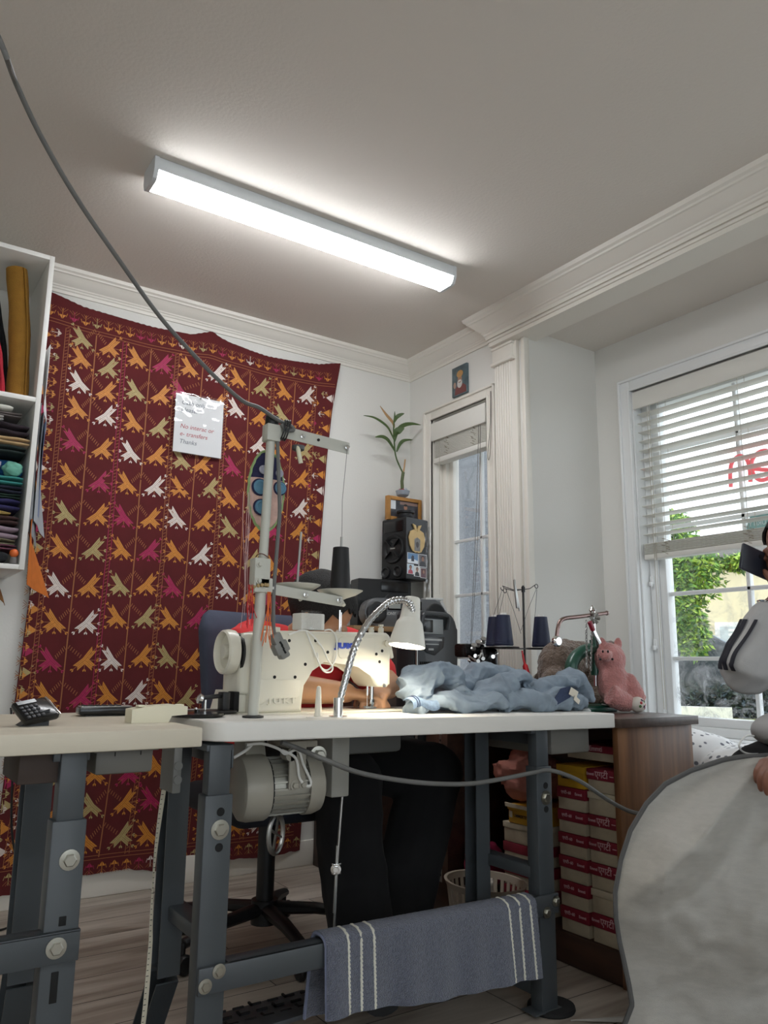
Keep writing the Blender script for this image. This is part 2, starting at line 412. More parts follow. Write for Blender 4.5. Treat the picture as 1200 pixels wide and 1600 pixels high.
# window 1 (narrow)
b = MB(); casing(b, XR, W1, .055)
b.bb((XR, W1[0] - .001, W1[2]), (XR + WT, W1[0] + .006, W1[3])); b.bb((XR, W1[1] - .006, W1[2]), (XR + WT, W1[1] + .001, W1[3]))
b.bb((XR - .02, W1[0] - .02, W1[2] - .02), (XR + WT, W1[1] + .02, W1[2] + .005), .004)
sash(b, XR + .055, XR + .125, W1[0] + .006, W1[1] - .006, W1[2] + .005, W1[3], .03)
sash(b, XR + .075, XR + .115, W1[0] + .036, W1[1] - .036, W1[2] + .035, W1[3] - .03, .03)
win1 = struct('window_1', b, M_trim)
gy0, gy1, gz0, gz1 = W1[0] + .062, W1[1] - .062, W1[2] + .06, W1[3] - .055
part('window_pane', MB().bb((XR + .092, gy0, gz0), (XR + .096, gy1, gz1)), glass('window_glass_screened', (.93, .95, .97), .10), win1)
b = MB(); ym = at(754, 900, 'x', XR + .09).y
b.bb((XR + .084, ym - .007, gz0), (XR + .104, ym + .007, gz1), .002)
for zz in (1.462, 1.197, .905): b.bb((XR + .084, gy0, zz - .007), (XR + .104, gy1, zz + .007), .002)
part('muntin_grid', b, M_vinyl, win1)
# window 2 (bay)
b = MB(); casing(b, XB, W2, .06)
b.bb((XB, W2[1] - .008, W2[2]), (XB + WT, W2[1] + .001, W2[3])); b.bb((XB, W2[0] - .001, W2[2]), (XB + WT, W2[0] + .008, W2[3]))
b.bb((XB - .025, W2[0] - .03, W2[2] - .022), (XB + WT, W2[1] + .03, W2[2] + .004), .004)
sash(b, XB + .05, XB + .13, W2[0] + .008, W2[1] - .008, W2[2] + .004, W2[3], .035)
sash(b, XB + .07, XB + .12, W2[0] + .043, W2[1] - .043, W2[2] + .039, W2[3] - .035, .035)
win2 = struct('window_2', b, M_vinyl)
hy0, hy1, hz0, hz1 = W2[0] + .075, W2[1] - .075, W2[2] + .07, W2[3] - .065
part('window_pane', MB().bb((XB + .092, hy0, hz0), (XB + .096, hy1, hz1)), M_glassdirty, win2)
b = MB()
for yy in (1.722, 1.31, .90, .49, .08): b.bb((XB + .082, yy - .008, hz0), (XB + .106, yy + .008, hz1), .002)
for zz in (1.806, 1.462, 1.175, .905): b.bb((XB + .082, hy0, zz - .008), (XB + .106, hy1, zz + .008), .002)
part('muntin_grid', b, M_vinyl, win2)
b = MB()
for zz in (1.235, .965):
    b.bb((XB + .042, W2[1] - .030, zz - .02), (XB + .056, W2[1] - .012, zz + .02), .004); b.bb((XB + .030, W2[1] - .027, zz - .026), (XB + .046, W2[1] - .016, zz - .006), .004)
part('sash_latch', b, M_vinyl, win2)

# ------------------------------------------------------------------ ceiling fixtures
M_diff = mat('lamp_diffuser', (250, 252, 255), .5, emit=LAMP)
M_lamph = mat('lamp_housing', (214, 219, 222), .45)
def fixture(x0, x1, yc, label, group=None):
    t = thing('ceiling_light', ((x0 + x1) / 2, yc, ZC - .075), label, 'light', group)
    b = MB(); b.bb((x0 + .012, yc - .055, ZC - .044), (x1 - .012, yc + .055, ZC - .0005), .003); part('housing', b, M_lamph, t)
    prof = [(-.050, -.043), (-.048, -.050), (-.040, -.069), (-.032, -.074), (.032, -.074), (.040, -.069), (.048, -.050), (.050, -.043)]
    b = MB(); b.prism([(u, v) for u, v in prof], (x0 + .012, yc, ZC), (0, 1, 0), (0, 0, 1), x1 - x0 - .024); part('diffuser', b, M_diff, t)
    for xx, sg in ((x0, 1), (x1, -1)):
        b = MB(); b.prism([(-.056, -.0005)] + [(u * 1.12, v * 1.03) for u, v in prof] + [(.056, -.0005)], (xx if sg > 0 else xx - .014, yc, ZC), (0, 1, 0), (0, 0, 1), .014); part('end_cap', b, M_lamph, t)
fixture(.625, 1.848, 2.298, 'long white ceiling batten light glowing above the sewing table')
fixture(-.9, .33, -.35, 'second white batten light added on the unseen ceiling as fill')  # unseen extra fixture, added to brighten the room
# ------------------------------------------------------------------ embroidered wall hanging
def M_cloth(name, rgb, v=.12, fine=500, rough=.95):
    return mat(name, rgb, rough, var=v, scale=fine, bump=.25, bscale=fine)
TCOL = [mat('tapestry_maroon', (92, 28, 30), .95, var=.10, scale=14, bump=.3, bscale=700),
        mat('silk_orange', (205, 132, 48), .55, var=.16, scale=260), mat('silk_khaki', (176, 156, 104), .55, var=.16, scale=260),
        mat('silk_ivory', (222, 208, 200), .55, var=.08, scale=260), mat('silk_magenta', (166, 26, 80), .6, var=.16, scale=260),
        mat('thread_gold', (160, 98, 58), .7), mat('tapestry_edge', (66, 26, 36), .95, var=.1, scale=20, bump=.3, bscale=700)]
CI = dict(o=1, k=2, w=3, m=4)
T_TOP = [(.47, 2.338), (.527, 2.330), (.642, 2.306), (.798, 2.300), (.950, 2.297), (1.108, 2.302), (1.17, 2.328), (1.202, 2.341), (1.24, 2.322), (1.290, 2.308), (1.39, 2.297), (1.484, 2.292), (1.62, 2.300), (1.760, 2.315), (1.83, 2.335), (1.880, 2.346)]
T_BOT = [(.50, .045), (.544, .052), (.616, .057), (.799, .086), (.986, .089), (1.100, .065), (1.268, .085), (1.565, .061), (1.75, .07)]
def t_y(x, z): return YB - .022 - .006 * math.sin(x * 9 + z * 1.3) - .004 * math.sin(x * 23 + 2) * (1 if z < 1.6 else .4) - (.012 * max(0, .5 - z) * math.sin(x * 14))
def t_right(z): return interp([(.06, 1.735), (1.36, 1.796), (1.58, 1.807), (1.83, 1.817), (2.09, 1.839), (2.35, 1.880)], z)
def t_left(z): return interp([(.05, .505), (.7, .530), (1.12, .545), (2.33, .480)], z)
def tapf(u, v):
    z0 = 2.3 + (.06 - 2.3) * v
    x = t_left(z0) + (t_right(z0) - t_left(z0)) * u
    zt, zb = interp(T_TOP, x), interp(T_BOT, x)
    zt += .0015 * math.sin(x * 260); zb += .005 * nz((x * 30, 0, 0)) + .003 * nz((x * 90, 3, 0))
    z = zt + (zb - zt) * v
    return V((t_right(z) * u + t_left(z) * (1 - u), t_y(x, z), z))
tb = MB(); tb.sheet(tapf, 110, 120, .002)
def tp(x, z): return V((x, t_y(x, z) - .0032, z))
def strip(p, q, w, mi):
    p, q = V((p[0], p[1], 0)), V((q[0], q[1], 0)); d = (q - p); n = V((-d.y, d.x, 0)).normalized() * w / 2
    k = max(1, int(d.length / .04))
    for i in range(k):
        a, c = p + d * (i / k), p + d * ((i + 1) / k)
        tb.poly([tp(*(e)[:2]) for e in (a + n, c + n, c - n, a - n)], mi)
def flat(pts, mi): tb.poly([tp(*e) for e in pts], mi)
def wing(cx, cz, ang, L, W, mi):
    c, s = math.cos(ang), math.sin(ang)
    R = lambda u, v: (cx + c * u - s * v, cz + s * u + c * v)
    for sg in (1, -1):
        for a, bb_ in ((.02, .25), (.28, .5)):
            e = lambda t: L * (.76 + .48 * t)
            flat([R(.0, sg * a * W * .9), R(e(a), sg * a * W), R(e(bb_), sg * bb_ * W), R(.0, sg * bb_ * W * .9)], mi)
def tip(cx, cz, ang, d, mi, s=1.0):
    c, si = math.cos(ang), math.sin(ang); R = lambda u, v: (cx + c * u - si * v, cz + si * u + c * v)
    a, bb_ = R(d * .45, 0), R(d, 0); strip(a, bb_, .0022, 5)
    for sg in (1, -1): flat([R(d, 0), R(d + .007 * s, sg * .0065 * s), R(d + .013 * s, sg * .0045 * s), R(d + .009 * s, sg * .001)], mi)
MOT = "594,189Lo 614,319Lw 618,446Lo 636,739Lo 642,868Lm 642,1301Lo 643,1152Lw 644,1012Lo 649,1435Lk 651,1587Lo 652,1729Lm 655,2080Lo 652,2165Lk 656,1975Lw 657,1866Lo 694,196Rw 702,317Ro 703,443Rk 756,1156Ro 758,1013Rw 760,1302Rk 761,731Rm 761,1961Ro 761,2155Ro 762,2064Rk 764,872Ro 764,1577Rm 764,1716Ro 767,1442Ro 768,1858Rw 823,206Lo 832,330Lk 836,447Lo 862,739Lo 867,874Lw 874,1448Lm 875,1313Lo 876,1040Lo 879,1167Lk 879,1587Lo 881,2135Lo 884,1721Lw 885,1990Lk 886,1853Lo 953,211Rk 957,332Ro 966,439Rm 973,744Rw 983,1453Ro 985,1177Ro 986,888Ro 988,1044Rk 988,1319Rm 988,2135Rm 989,1726Ro 989,1994Ro 992,1591Rw 992,1849Rk 1055,206Lo 1060,337Lm 1072,462Lo 1075,2031Lm 1084,742Lo 1091,886Lk 1091,1042Lo 1095,1466Lw 1096,1174Lm 1097,1322Lo 1099,1600Lo 1101,1722Lk 1109,2144Lo 1179,719Rk 1188,1717Ro 1197,874Ro 1207,1050Rm 1210,1182Ro 1210,1320Rw 1213,1468Ro 1231,1617Rk 1234,2146Rw 1243,2005Ro 1323,1580Lo 1330,1449Lk 1332,1726Lm 1334,1182Lw 1334,1322Lo 1335,1999Lw 1336,1843Lo 1338,2142Lo 1440,1161Ro 1441,1569Rk 1444,1711Ro 1447,1437Ro 1448,1318Rk 1452,1849Rw 1453,1982Ro 1457,2131Rk 1541,1152Lm 1551,1297Lo 1552,1460Lm 1558,1571Lo 1559,1728Lw 1565,1845Lo 1569,2018Lk 1579,2136Lo 1638,1143Ro 1665,1291Rm 1673,1473Ro 1680,1579Rw 1682,1722Ro 1687,2013Ro 1696,1860Rk 1698,2140Rw"
# rows hidden behind the tables in the photo, continued in the same order
for i, x in enumerate((636, 756, 860, 973, 1084, 1195, 1310, 1430, 1540, 1640)):
    MOT += ' %d,600%s%s' % (x - 8, 'LR'[i % 2], 'okwmokowko'[i])
    if i > 5:
        for j, z in enumerate((1015, 880, 735, 450, 330, 205)): MOT += ' %d,%d%s%s' % (x + (z - 700) * .03, z, 'LR'[i % 2], 'owkomo'[(i + j) % 6])
def gold_x(k, z): return interp([(.1, [.650, .870, 1.100, 1.340, 1.570][k]), (.7, [.690, .915, 1.130, 1.370, 1.585][k]), (1.3, [.702, .930, 1.152, 1.390, 1.602][k]), (2.25, [.706, .938, 1.170, 1.397, 1.637][k])], z)
def dbl_x(k, z): return interp([(.1, [.550, .755, .975, 1.215, 1.450, 1.665][k]), (.7, [.582, .805, 1.025, 1.250, 1.478, 1.690][k]), (1.3, [.590, .822, 1.045, 1.272, 1.500, 1.715][k]), (2.25, [.592, .824, 1.052, 1.284, 1.520, 1.745][k])], z)
for e in MOT.split():
    x, r = e.split(','); x = int(x) / 1000; z = int(r[:-2]) / 1000; L = r[-2] == 'L'; c = CI[r[-1]]
    f = (lambda a: a) if L else (lambda a: PI - a)
    for a, ln in ((2.20, .056), (-.74, .046), (-2.44, .047)): wing(x, z, f(a), ln, .025, c)
    for a, d in ((PI, .040), (-PI / 2, .032), (2.26, .062), (-.72, .052), (-2.42, .053)): tip(x, z, f(a), d, c)
    gx = gold_x(min(range(5), key=lambda k: abs(gold_x(k, z) - x)), z)
    p, q = V((x + (.016 if L else -.016), z + .012)), V((gx, z + .055)); d = q - p
    sx_ = -1 if L else 1
    for k in range(6):
        a = p + d * ((k + .3) / 6.3); strip((a.x - .003 * sx_, a.y - .006), (a.x + .004 * sx_, a.y + .007), .0026, 5)
zs = [.145 + i * .05 for i in range(42)]
for k in range(5):
    for a, c in zip(zs, zs[1:]): strip((gold_x(k, a), a), (gold_x(k, c), c), .0045, 5)
for k in range(6):
    for sg in (-.008, .008):
        for a, c in zip(zs, zs[1:]): strip((dbl_x(k, a) + sg, a), (dbl_x(k, c) + sg, c), .0022, 5 if k != 1 else 4)
    z = .15
    while z < 2.2:
        strip((dbl_x(k, z) - .005, z), (dbl_x(k, z) + .005, z + .006), .002, 5); z += .014
for off in (0, .013):
    xs = [.50 + i * .03 for i in range(46)]
    for a, c in zip(xs, xs[1:]):
        if c < 1.87: strip((a, interp(T_TOP, a) * .35 + 2.25 * .65 - .055 - off), (c, interp(T_TOP, c) * .35 + 2.25 * .65 - .055 - off), .0022, 5)
        if c < 1.73: strip((a, .150 - off + .1 * (interp(T_BOT, a) - .07)), (c, .150 - off + .1 * (interp(T_BOT, c) - .07)), .0022, 5)
def fork(x, z, up, mi, s=1.0):
    """little tree of the border: a triangle with combs"""
    d = V(up).normalized(); n = V((-d.y, d.x)); P = lambda u, v: (x + d.x * u * s + n.x * v * s, z + d.y * u * s + n.y * v * s)
    for sg in (1, -1):
        flat([P(0, sg * .001), P(.017, sg * .001), P(.017, sg * .014)], mi)
        strip(P(.010, sg * .014), P(.026, sg * .019), .002 * s, mi)
        strip(P(.030, sg * .004), P(.046, sg * .020), .0016, 5); strip(P(.034, sg * .0), P(.048, sg * .009), .0016, 5)
    strip(P(.017, 0), P(.046, 0), .002, mi)
seq = 'oomokooommoowokomoowoomok'
for i, x in enumerate([.52 + k * .046 for k in range(29)]):
    if x < 1.84: fork(x, interp(T_TOP, x) * .35 + 2.25 * .65 - .045, (0, 1), CI[seq[i % 25]])
    if x < 1.72: fork(x, .128, (0, -1), CI[seq[(i * 3 + 1) % 25]], .9)
for i, z in enumerate([.19 + k * .052 for k in range(39)]):
    fork(dbl_x(0, z) - .022, z, (-1, 0), CI['okowkoo'[i % 7]], .85); fork(t_right(z) - .075, z, (-1, 0) if i % 2 else (1, 0), CI['wokoom'[i % 6]], .75)
for i, z in enumerate([.2 + k * .078 for k in range(26)]):
    for xx, sg in ((t_left(z) + .028, 1), (t_right(z) - .030, -1)):
        c = CI['owokmo'[(i + (sg > 0)) % 6]]
        flat([(xx - sg * .024, z - .026), (xx - sg * .018, z), (xx - sg * .024, z + .026)], c); flat([(xx - sg * .016, z - .020), (xx + sg * .016, z), (xx - sg * .016, z + .020)], c)
        tip(xx, z, 0 if sg > 0 else PI, .022, c, .8); tip(xx, z, 1.0 if sg > 0 else PI - 1.0, .024, c, .7)
tap = one('wall_tapestry', tb, TCOL, 'large maroon hanging embroidered with orange, ivory and magenta birds on the back wall', 'tapestry', smooth=60)

# nail heads that pin it
# ------------------------------------------------------------------ notice in a plastic sleeve
M_paper = mat('paper_white', (236, 238, 240), .8)
sg = thing('paper_notice', (1.158, YB - .045, 1.746), 'white printed notice in a clear sleeve pinned to the maroon hanging', 'sign')
yS = YB - .046
part('paper', MB().bb((1.050, yS, 1.752), (1.268, yS + .0012, 2.012)), M_paper, sg)
mp = bpy.data.materials.new('clear_sleeve'); mp.use_nodes = True; nt = mp.node_tree; nt.nodes.remove(nt.nodes['Principled BSDF'])
a = nt.nodes.new('ShaderNodeBsdfTransparent'); g = nt.nodes.new('ShaderNodeBsdfGlossy'); g.inputs['Roughness'].default_value = .12; mx = nt.nodes.new('ShaderNodeMixShader'); mx.inputs[0].default_value = .12
nt.links.new(a.outputs[0], mx.inputs[1]); nt.links.new(g.outputs[0], mx.inputs[2]); nt.links.new(mx.outputs[0], nt.nodes['Material Output'].inputs['Surface'])
M_sleeve = mp
def slv(u, v):
    x = 1.046 + .226 * u; z = 1.746 + .274 * v
    return V((x, yS - .0025 - .004 * max(0, nz((u * 5 + v * 4, v * 7 - u * 3, 1)) * (v > .45) * 1.4) - .001 * nz((u * 14, v * 14, 2)), z))
part('plastic_sleeve', MB().sheet(slv, 30, 36), M_sleeve, sg)
M_inkg = mat('ink_grey_blue', (120, 128, 140), .8); M_inkr = mat('ink_red', (190, 96, 104), .8)
for body, z, ink, x in (('Cash only', 1.975, M_inkg, 1.075), ('please.', 1.943, M_inkg, 1.075), ('No interac or', 1.868, M_inkr, 1.075), ('e- transfers', 1.834, M_inkr, 1.075), ('Thanks', 1.800, M_inkg, 1.075)):
    part('text_line', text_mesh(body, .027, frame((x, yS - .0008, z), (1, 0, 0), (0, 0, 1)), .0003, 'LEFT', .2), ink, sg, smooth=0)
part('pin', MB().ball((1.158, yS - .008, 2.006), .004), M_steel, sg)
# ------------------------------------------------------------------ wall cabinet with cloth, left
CX0, CX1, CY0, CY1, CZ0, CZ1 = -.36, .462, 2.85, YB - .002, 1.168, 2.314
cab = thing('wall_cabinet', (.05, 3.0, CZ0), 'open white wall cabinet stuffed with cloth beside the maroon hanging', 'cabinet')
b = MB(); t_ = .017
b.bb((CX1 - t_, CY0, CZ0), (CX1, CY1, CZ1), .001); b.bb((CX0, CY0, CZ0), (CX0 + t_, CY1, CZ1), .001)
b.bb((CX0 + t_, CY0, CZ1 - t_), (CX1 - t_, CY1, CZ1), .001); b.bb((CX0 + t_, CY0, CZ0), (CX1 - t_, CY1, CZ0 + t_), .001); b.bb((CX0 + t_, CY1 - .006, CZ0 + t_), (CX1 - t_, CY1, CZ1 - t_))
part('carcass', b, M_white, cab)
SZ = 1.757
part('shelf', MB().bb((CX0 + t_, CY0 + .001, SZ), (CX1 - t_, CY1 - .006, SZ + t_), .001), M_white, cab)
def fab(name, rgb, **k): return mat(name, rgb, .9, var=.10, scale=30, bump=.35, bscale=420, **k)
# rolls standing in the upper bay
def roll(label, m, x0, x1, y, r, top, group='fabric rolls in the wall cabinet', fl=.75):
    z0 = SZ + t_ + .001
    pts = [V((x0 + (x1 - x0) * t + .01 * math.sin(t * 3), y + .03 * t, z0 + (top - z0) * t)) for t in [i / 12 for i in range(13)]]
    b = MB(); rs = [(r * (1 + .05 * math.sin(i * 1.3)), r * fl * (1 + .06 * math.cos(i))) for i in range(13)]
    b.tube(pts, rs, 22, up=(1, 0, 0))
    k = [(p + V((r * .72 * math.cos(.6), -r * fl * .95, 0))) for p in pts]; b.tube(k, .004, 6)
    one('fabric_roll', b, m, label, 'fabric roll', group)
roll('ochre brown cloth roll standing at the right end of the top shelf', fab('cloth_ochre', (146, 104, 32)), .395, .352, 2.925, .036, 2.275, fl=.8)
roll('black cloth roll leaning beside the ochre roll', fab('cloth_black', (26, 27, 30)), .352, .275, 2.99, .030, 2.20)
roll('tan cloth strip roll squeezed behind the black roll', fab('cloth_tan', (150, 112, 66)), .340, .290, 3.065, .020, 2.22)
roll('crimson cloth roll leaning left of the ochre roll', fab('cloth_red', (176, 34, 52)), .322, .262, 2.885, .028, 2.06)
roll('dark teal cloth roll left of the crimson roll', fab('cloth_teal_dark', (34, 58, 72)), .240, .19, 2.90, .026, 1.98)
# folded pieces piled in the lower bay
def folded(label, rgb, x0, x1, z, h, y=2.86, d=.20, wob=.006, m=None, seed=0, group='folded cloth in the wall cabinet', layers=2):
    m = m or fab('cloth_%d_%d_%d' % tuple(rgb), rgb)
    b = MB()
    n = 40
    for L in range(layers):
        zz = z + h * L / layers; hh = h / layers * .97
        def f(u, v):
            a = 2 * PI * v; ex = .35
            c, s = math.cos(a), math.sin(a)
            yy = y + d / 2 + (d / 2) * math.copysign(abs(c) ** ex, c)
            z_ = zz + hh / 2 + hh / 2 * math.copysign(abs(s) ** .6, s)
            x = x0 + (x1 - x0) * u
            k = min(1, min(u, 1 - u) * 12); e = (.55 + .45 * k ** .5)
            z_ = zz + hh / 2 + (z_ - zz - hh / 2) * e
            dz = wob * nz((x * 14 + seed, yy * 9, L * 3.1 + seed)); dy = wob * 1.5 * nz((x * 18 + seed * 2, z_ * 12, 5))
            return V((min(x, CX1 - t_ - .003), max(yy + dy, CY0 + .004), z_ + dz * (.5 if L == 0 else 1)))
        b.sheet(f, 26, 24)
        for u in (0, 1): b.poly([f(u, j / 24) for j in range(24)])
    return one('folded_cloth', b, m, label, 'cloth', group, smooth=60)
Z0 = CZ0 + t_ + .002
xs = .10
pile = [  # label, colour, right end, thickness
 ('mauve cloth folded at the very bottom of the pile', (120, 74, 92), .432, .016),
 ('khaki grey cloth folded above the mauve piece', (128, 122, 98), .426, .018),
 ('dusty lilac crumpled cloth low in the pile', (146, 128, 140), .434, .046),
 ('dark brown cloth folded under a yellow strip', (62, 38, 36), .431, .034),
 ('pale yellow cloth strip between brown and navy pieces', (206, 180, 112), .405, .012),
 ('purple navy cloth folded in the middle of the pile', (40, 36, 82), .431, .040),
 ('bottle green cloth folded above the purple navy piece', (34, 58, 50), .431, .016),
 ('near black navy cloth folded above the green piece', (22, 26, 46), .433, .030),
 ('bright teal cloth folded under the seafoam bow', (60, 142, 138), .432, .026),
]
z = Z0 + .046
for i, (lb, c, xr, h) in enumerate(pile):
    folded(lb, c, xs, xr, z, h, seed=i * 3.7, wob=.007); z += h + .0015
folded('black knit cloth heap on the cabinet floor', (36, 38, 42), xs, .408, Z0, .044, seed=55, wob=.009, layers=1)
zt = z
def lump(name, label, cat, m, c, r, seed=1, amp=.25, group=None, freq=3.0):
    b = MB(); b.ball(c, r, 36)
    C_ = V(c)
    me = b.mesh(name)
    for v in me.vertices:
        d = v.co - C_; q = V((d.x / r[0], d.y / r[1], d.z / r[2]))
        k = 1 + amp * nz(q * freq * .5 + V((seed, seed, seed))) + amp * .5 * abs(nz(q * freq * 1.3 + V((seed, 0, 0))))
        v.co = C_ + d * k
        if d.z < 0: v.co.z = C_.z + max(d.z * k, -r[2])
    return one(name, me, m, label, cat, group, smooth=70)
lump('cloth_bow', 'seafoam green cloth knotted like a bow in the pile', 'cloth', fab('cloth_seafoam', (112, 178, 158)), (.398, 2.876, zt + .028), (.030, .022, .026), 3)
folded('royal blue cloth folded beside the seafoam bow', (28, 92, 150), .13, .437, zt + .001, .072, seed=21, d=.20, y=2.918, layers=1)
folded('lilac grey cloth flopped over the royal blue piece', (170, 164, 182), xs, .358, zt + .022, .030, y=2.853, d=.05, seed=31, layers=1)
zt2 = zt + .078
folded('very dark green cloth folded above the royal blue piece', (26, 40, 38), xs, .432, zt2, .030, seed=24)
folded('shiny beige satin folded across the pile', (176, 146, 102), xs, .441, zt2 + .032, .032, seed=26, m=mat('satin_beige', (176, 146, 102), .35, var=.1, scale=20, bump=.1, bscale=60, sheen=.4))
folded('black and plum cloth bundle above the beige satin', (44, 34, 42), xs, .435, zt2 + .066, .044, seed=28, wob=.012)
folded('white cloth flopping out at the upper left of the pile', (214, 212, 210), xs, .352, zt2 + .112, .018, seed=40, wob=.01)
folded('dove grey cloth folded under the white cushion', (132, 124, 122), xs, .408, zt2 + .132, .014, seed=43)
folded('off white quilted pad on top of the pile', (206, 206, 196), xs, .378, zt2 + .148, .026, seed=47, layers=1)
b = MB(); b.cyl((.428, 2.866, Z0 + .0005), (.428, 2.866, Z0 + .022), .013, .011); kb = one('cork_pot', b, mat('grey_rubber', (112, 108, 106), .6), 'small grey pot at the lower right corner of the cabinet', 'pot')
one('orange_ball', MB().ball((.428, 2.866, Z0 + .036), .0145, 18), mat('orange_plastic', (226, 110, 48), .4), 'small orange ball on a grey pot in the cabinet corner', 'ball')

# pieces hanging off the cabinet side
def hang(name, label, m, poly_tb, x, dx, y0, y1, cat='cloth', seed=0, thick=.0012, group=None):
    """limp sheet seen edge-on beside the cabinet; poly_tb: (t, half breadth factor) rows top->bottom"""
    zt_, zb_ = poly_tb
    def f(u, v):
        z = zt_ + (zb_ - zt_) * v
        fan = .35 + .65 * v
        return V((x + dx * v * (u) + (.003) * math.sin(u * 7 + v * 3 + seed) * v, y0 + (y1 - y0) * u * (.6 + .4 * fan), z - .03 * u * v))
    return one(name, MB().sheet(f, 16, 26, thick), m, label, cat, group, smooth=70)
hang('pattern_paper', 'white paper sheet tucked beside the cabinet, topmost of the hanging pieces', M_paper, (1.985, 1.745), .478, .055, 2.87, 3.10, 'paper', 1)
M_int = mat('interfacing_grey', (142, 146, 150), .8, bump=.1, bscale=200)
hang('interfacing_sheet', 'grey interfacing sheet hanging at the cabinet side, nearest of three', M_int, (1.76, 1.30), .466, .06, 2.86, 3.04, 'cloth', 2)
hang('interfacing_sheet', 'pale grey interfacing sheet hanging at the cabinet side, middle of three', mat('interfacing_pale', (168, 174, 180), .8), (1.74, 1.345), .484, .07, 2.90, 3.08, 'cloth', 3.3)
hang('interfacing_sheet', 'blue edged interfacing sheet at the cabinet side, farthest of three', mat('interfacing_blue', (120, 134, 164), .8), (1.72, 1.37), .500, .05, 2.94, 3.12, 'cloth', 4.1)
hang('orange_cloth', 'orange cloth hanging below the grey interfacing by the cabinet', fab('cloth_orange', (204, 112, 40)), (1.345, 1.12), .472, .105, 2.86, 3.02, 'cloth', 5, .002)
hang('tan_cloth', 'tan brown cloth hanging under the cabinet floor', fab('cloth_tan2', (172, 124, 72)), (1.166, 1.085), .385, .05, 2.88, 3.0, 'cloth', 6, .002)

# ------------------------------------------------------------------ table legs shared by both work tables
def ubar(mb, p0, p1, w, d, open_dir, t=.0035):
    """steel channel from p0 to p1: web of width w, flanges d towards open_dir"""
    p0, p1 = V(p0), V(p1); ax = (p1 - p0).normalized(); o = V(open_dir); o = (o - ax * o.dot(ax)).normalized(); s = ax.cross(o)
    L = [(-w / 2, 0), (w / 2, 0), (w / 2, d), (w / 2 - t, d), (w / 2 - t, t), (-w / 2 + t, t), (-w / 2 + t, d), (-w / 2, d)]
    vs = [p0 + s * a + o * b_ for a, b_ in L] + [p1 + s * a + o * b_ for a, b_ in L]
    mb.add(vs, [tuple(range(8)), tuple(range(8, 16))] + [(i, (i + 1) % 8, 8 + (i + 1) % 8, 8 + i) for i in range(8)])
def front_leg(root, x, y, ztop, w=.060, bolts=(.538,), lean=0.0, holes=(.572, .504), rh=.016, bside=-1):
    """telescoping front leg; its broad web faces the camera side (-y)"""
    b = MB(); b.bb((x - w / 2, y, .012), (x + w / 2, y + .042, .605), .003)
    leg = part('leg', b, M_greysteel, root)
    b = MB(); b.bb((x - w / 2 + .006, y + .004, .600), (x + w / 2 - .006, y + .038, ztop), .003); part('upper_tube', b, M_greysteel, leg)
    for z in bolts:
        b = MB(); hexbolt(b, (x + .004, y, z), (0, -1, 0), rh); part('bolt', b, M_bolt, leg)
    for z in holes: part('hole', MB().cyl((x + .004, y - .0006, z), (x + .004, y + .0015, z), .0085, n=18), M_dark, leg)
    return leg
def rear_leg(root, x, y, ztop, bend=.20, kick=.13, w=.052):
    """rear leg: straight, then kicked outward below the bend; channel open to -x+y"""
    b = MB()
    ubar(b, (x, y, ztop), (x, y, bend), w, .048, (-1, 0, 0)); ubar(b, (x, y, bend), (x, y + kick, .012), w, .048, (-1, 0, 0))
    leg = part('leg', b, M_greysteel, root)
    b = MB(); b.bb((x - .012, y - .02, .50), (x - .008, y + .02, .585), .001); hexbolt(b, (x - .012, y, .54), (-1, 0, 0), .013); part('bolt', b, M_bolt, leg)
    b = MB(); b.bb((x - .0062, y - .008, .34), (x - .0035, y + .008, .475), .0008); part('slot', b, M_dark, leg)
    return leg

# ------------------------------------------------------------------ left work table
LT = thing('work_table', (.15, 1.68, 0), 'beige topped work table on grey steel legs at the left edge', 'table')
M_beige = mat('beige_laminate', (206, 198, 180), .5, var=.05, scale=6, stretch=(1, 6, 6), bump=.02, bscale=50)
b = MB(); b.bb((-.62, 1.42, .717), (.560, 1.955, .751), .003); part('tabletop', b, M_beige, LT)
front_leg(LT, .345, 1.45, .716, .056, (.542,), holes=(), rh=.0108)
front_leg(LT, -.52, 1.45, .716, .056, (.542,), holes=(.58,), rh=.0108)
rear_leg(LT, .352, 1.66, .716, .30, .09); rear_leg(LT, -.50, 1.66, .716, .30, .09)
b = MB(); b.bb((-.56, 1.440, .386), (.374, 1.450, .434), .002); b.bb((-.56, 1.440, .430), (.374, 1.475, .434), .001); st = part('stretcher', b, M_greysteel, LT)
b = MB(); hexbolt(b, (.337, 1.440, .411), (0, -1, 0), .0105); part('bolt', b, M_bolt, st)
for x in (.342, -.51):
    b = MB(); b.bb((x - .03, 1.46, .700), (x + .03, 1.76, .7165), .001); part('bracket', b, M_greysteel, LT)
b = MB(); b.bb((.26, 1.47, .665), (.335, 1.62, .7165), .002); part('corner_block', b, mat('brown_board', (62, 50, 44), .7), LT)
b = MB(); b.bb((.392, 1.50, .668), (.497, 1.74, .7165), .006); b.bb((.386, 1.49, .708), (.503, 1.745, .7165), .001); dr = part('drawer', b, mat('drawer_grey', (112, 110, 104), .5), LT)
for x in (.425, .472): part('seam', MB().bb((x, 1.4985, .700), (x + .0015, 1.501, .716)), M_dark, dr)
for x, za, zb_ in ((.335, .325, .372), (.340, .440, .455)): part('slot', MB().bb((x, 1.4492, za), (x + .012, 1.4515, zb_), .001), M_dark, LT)

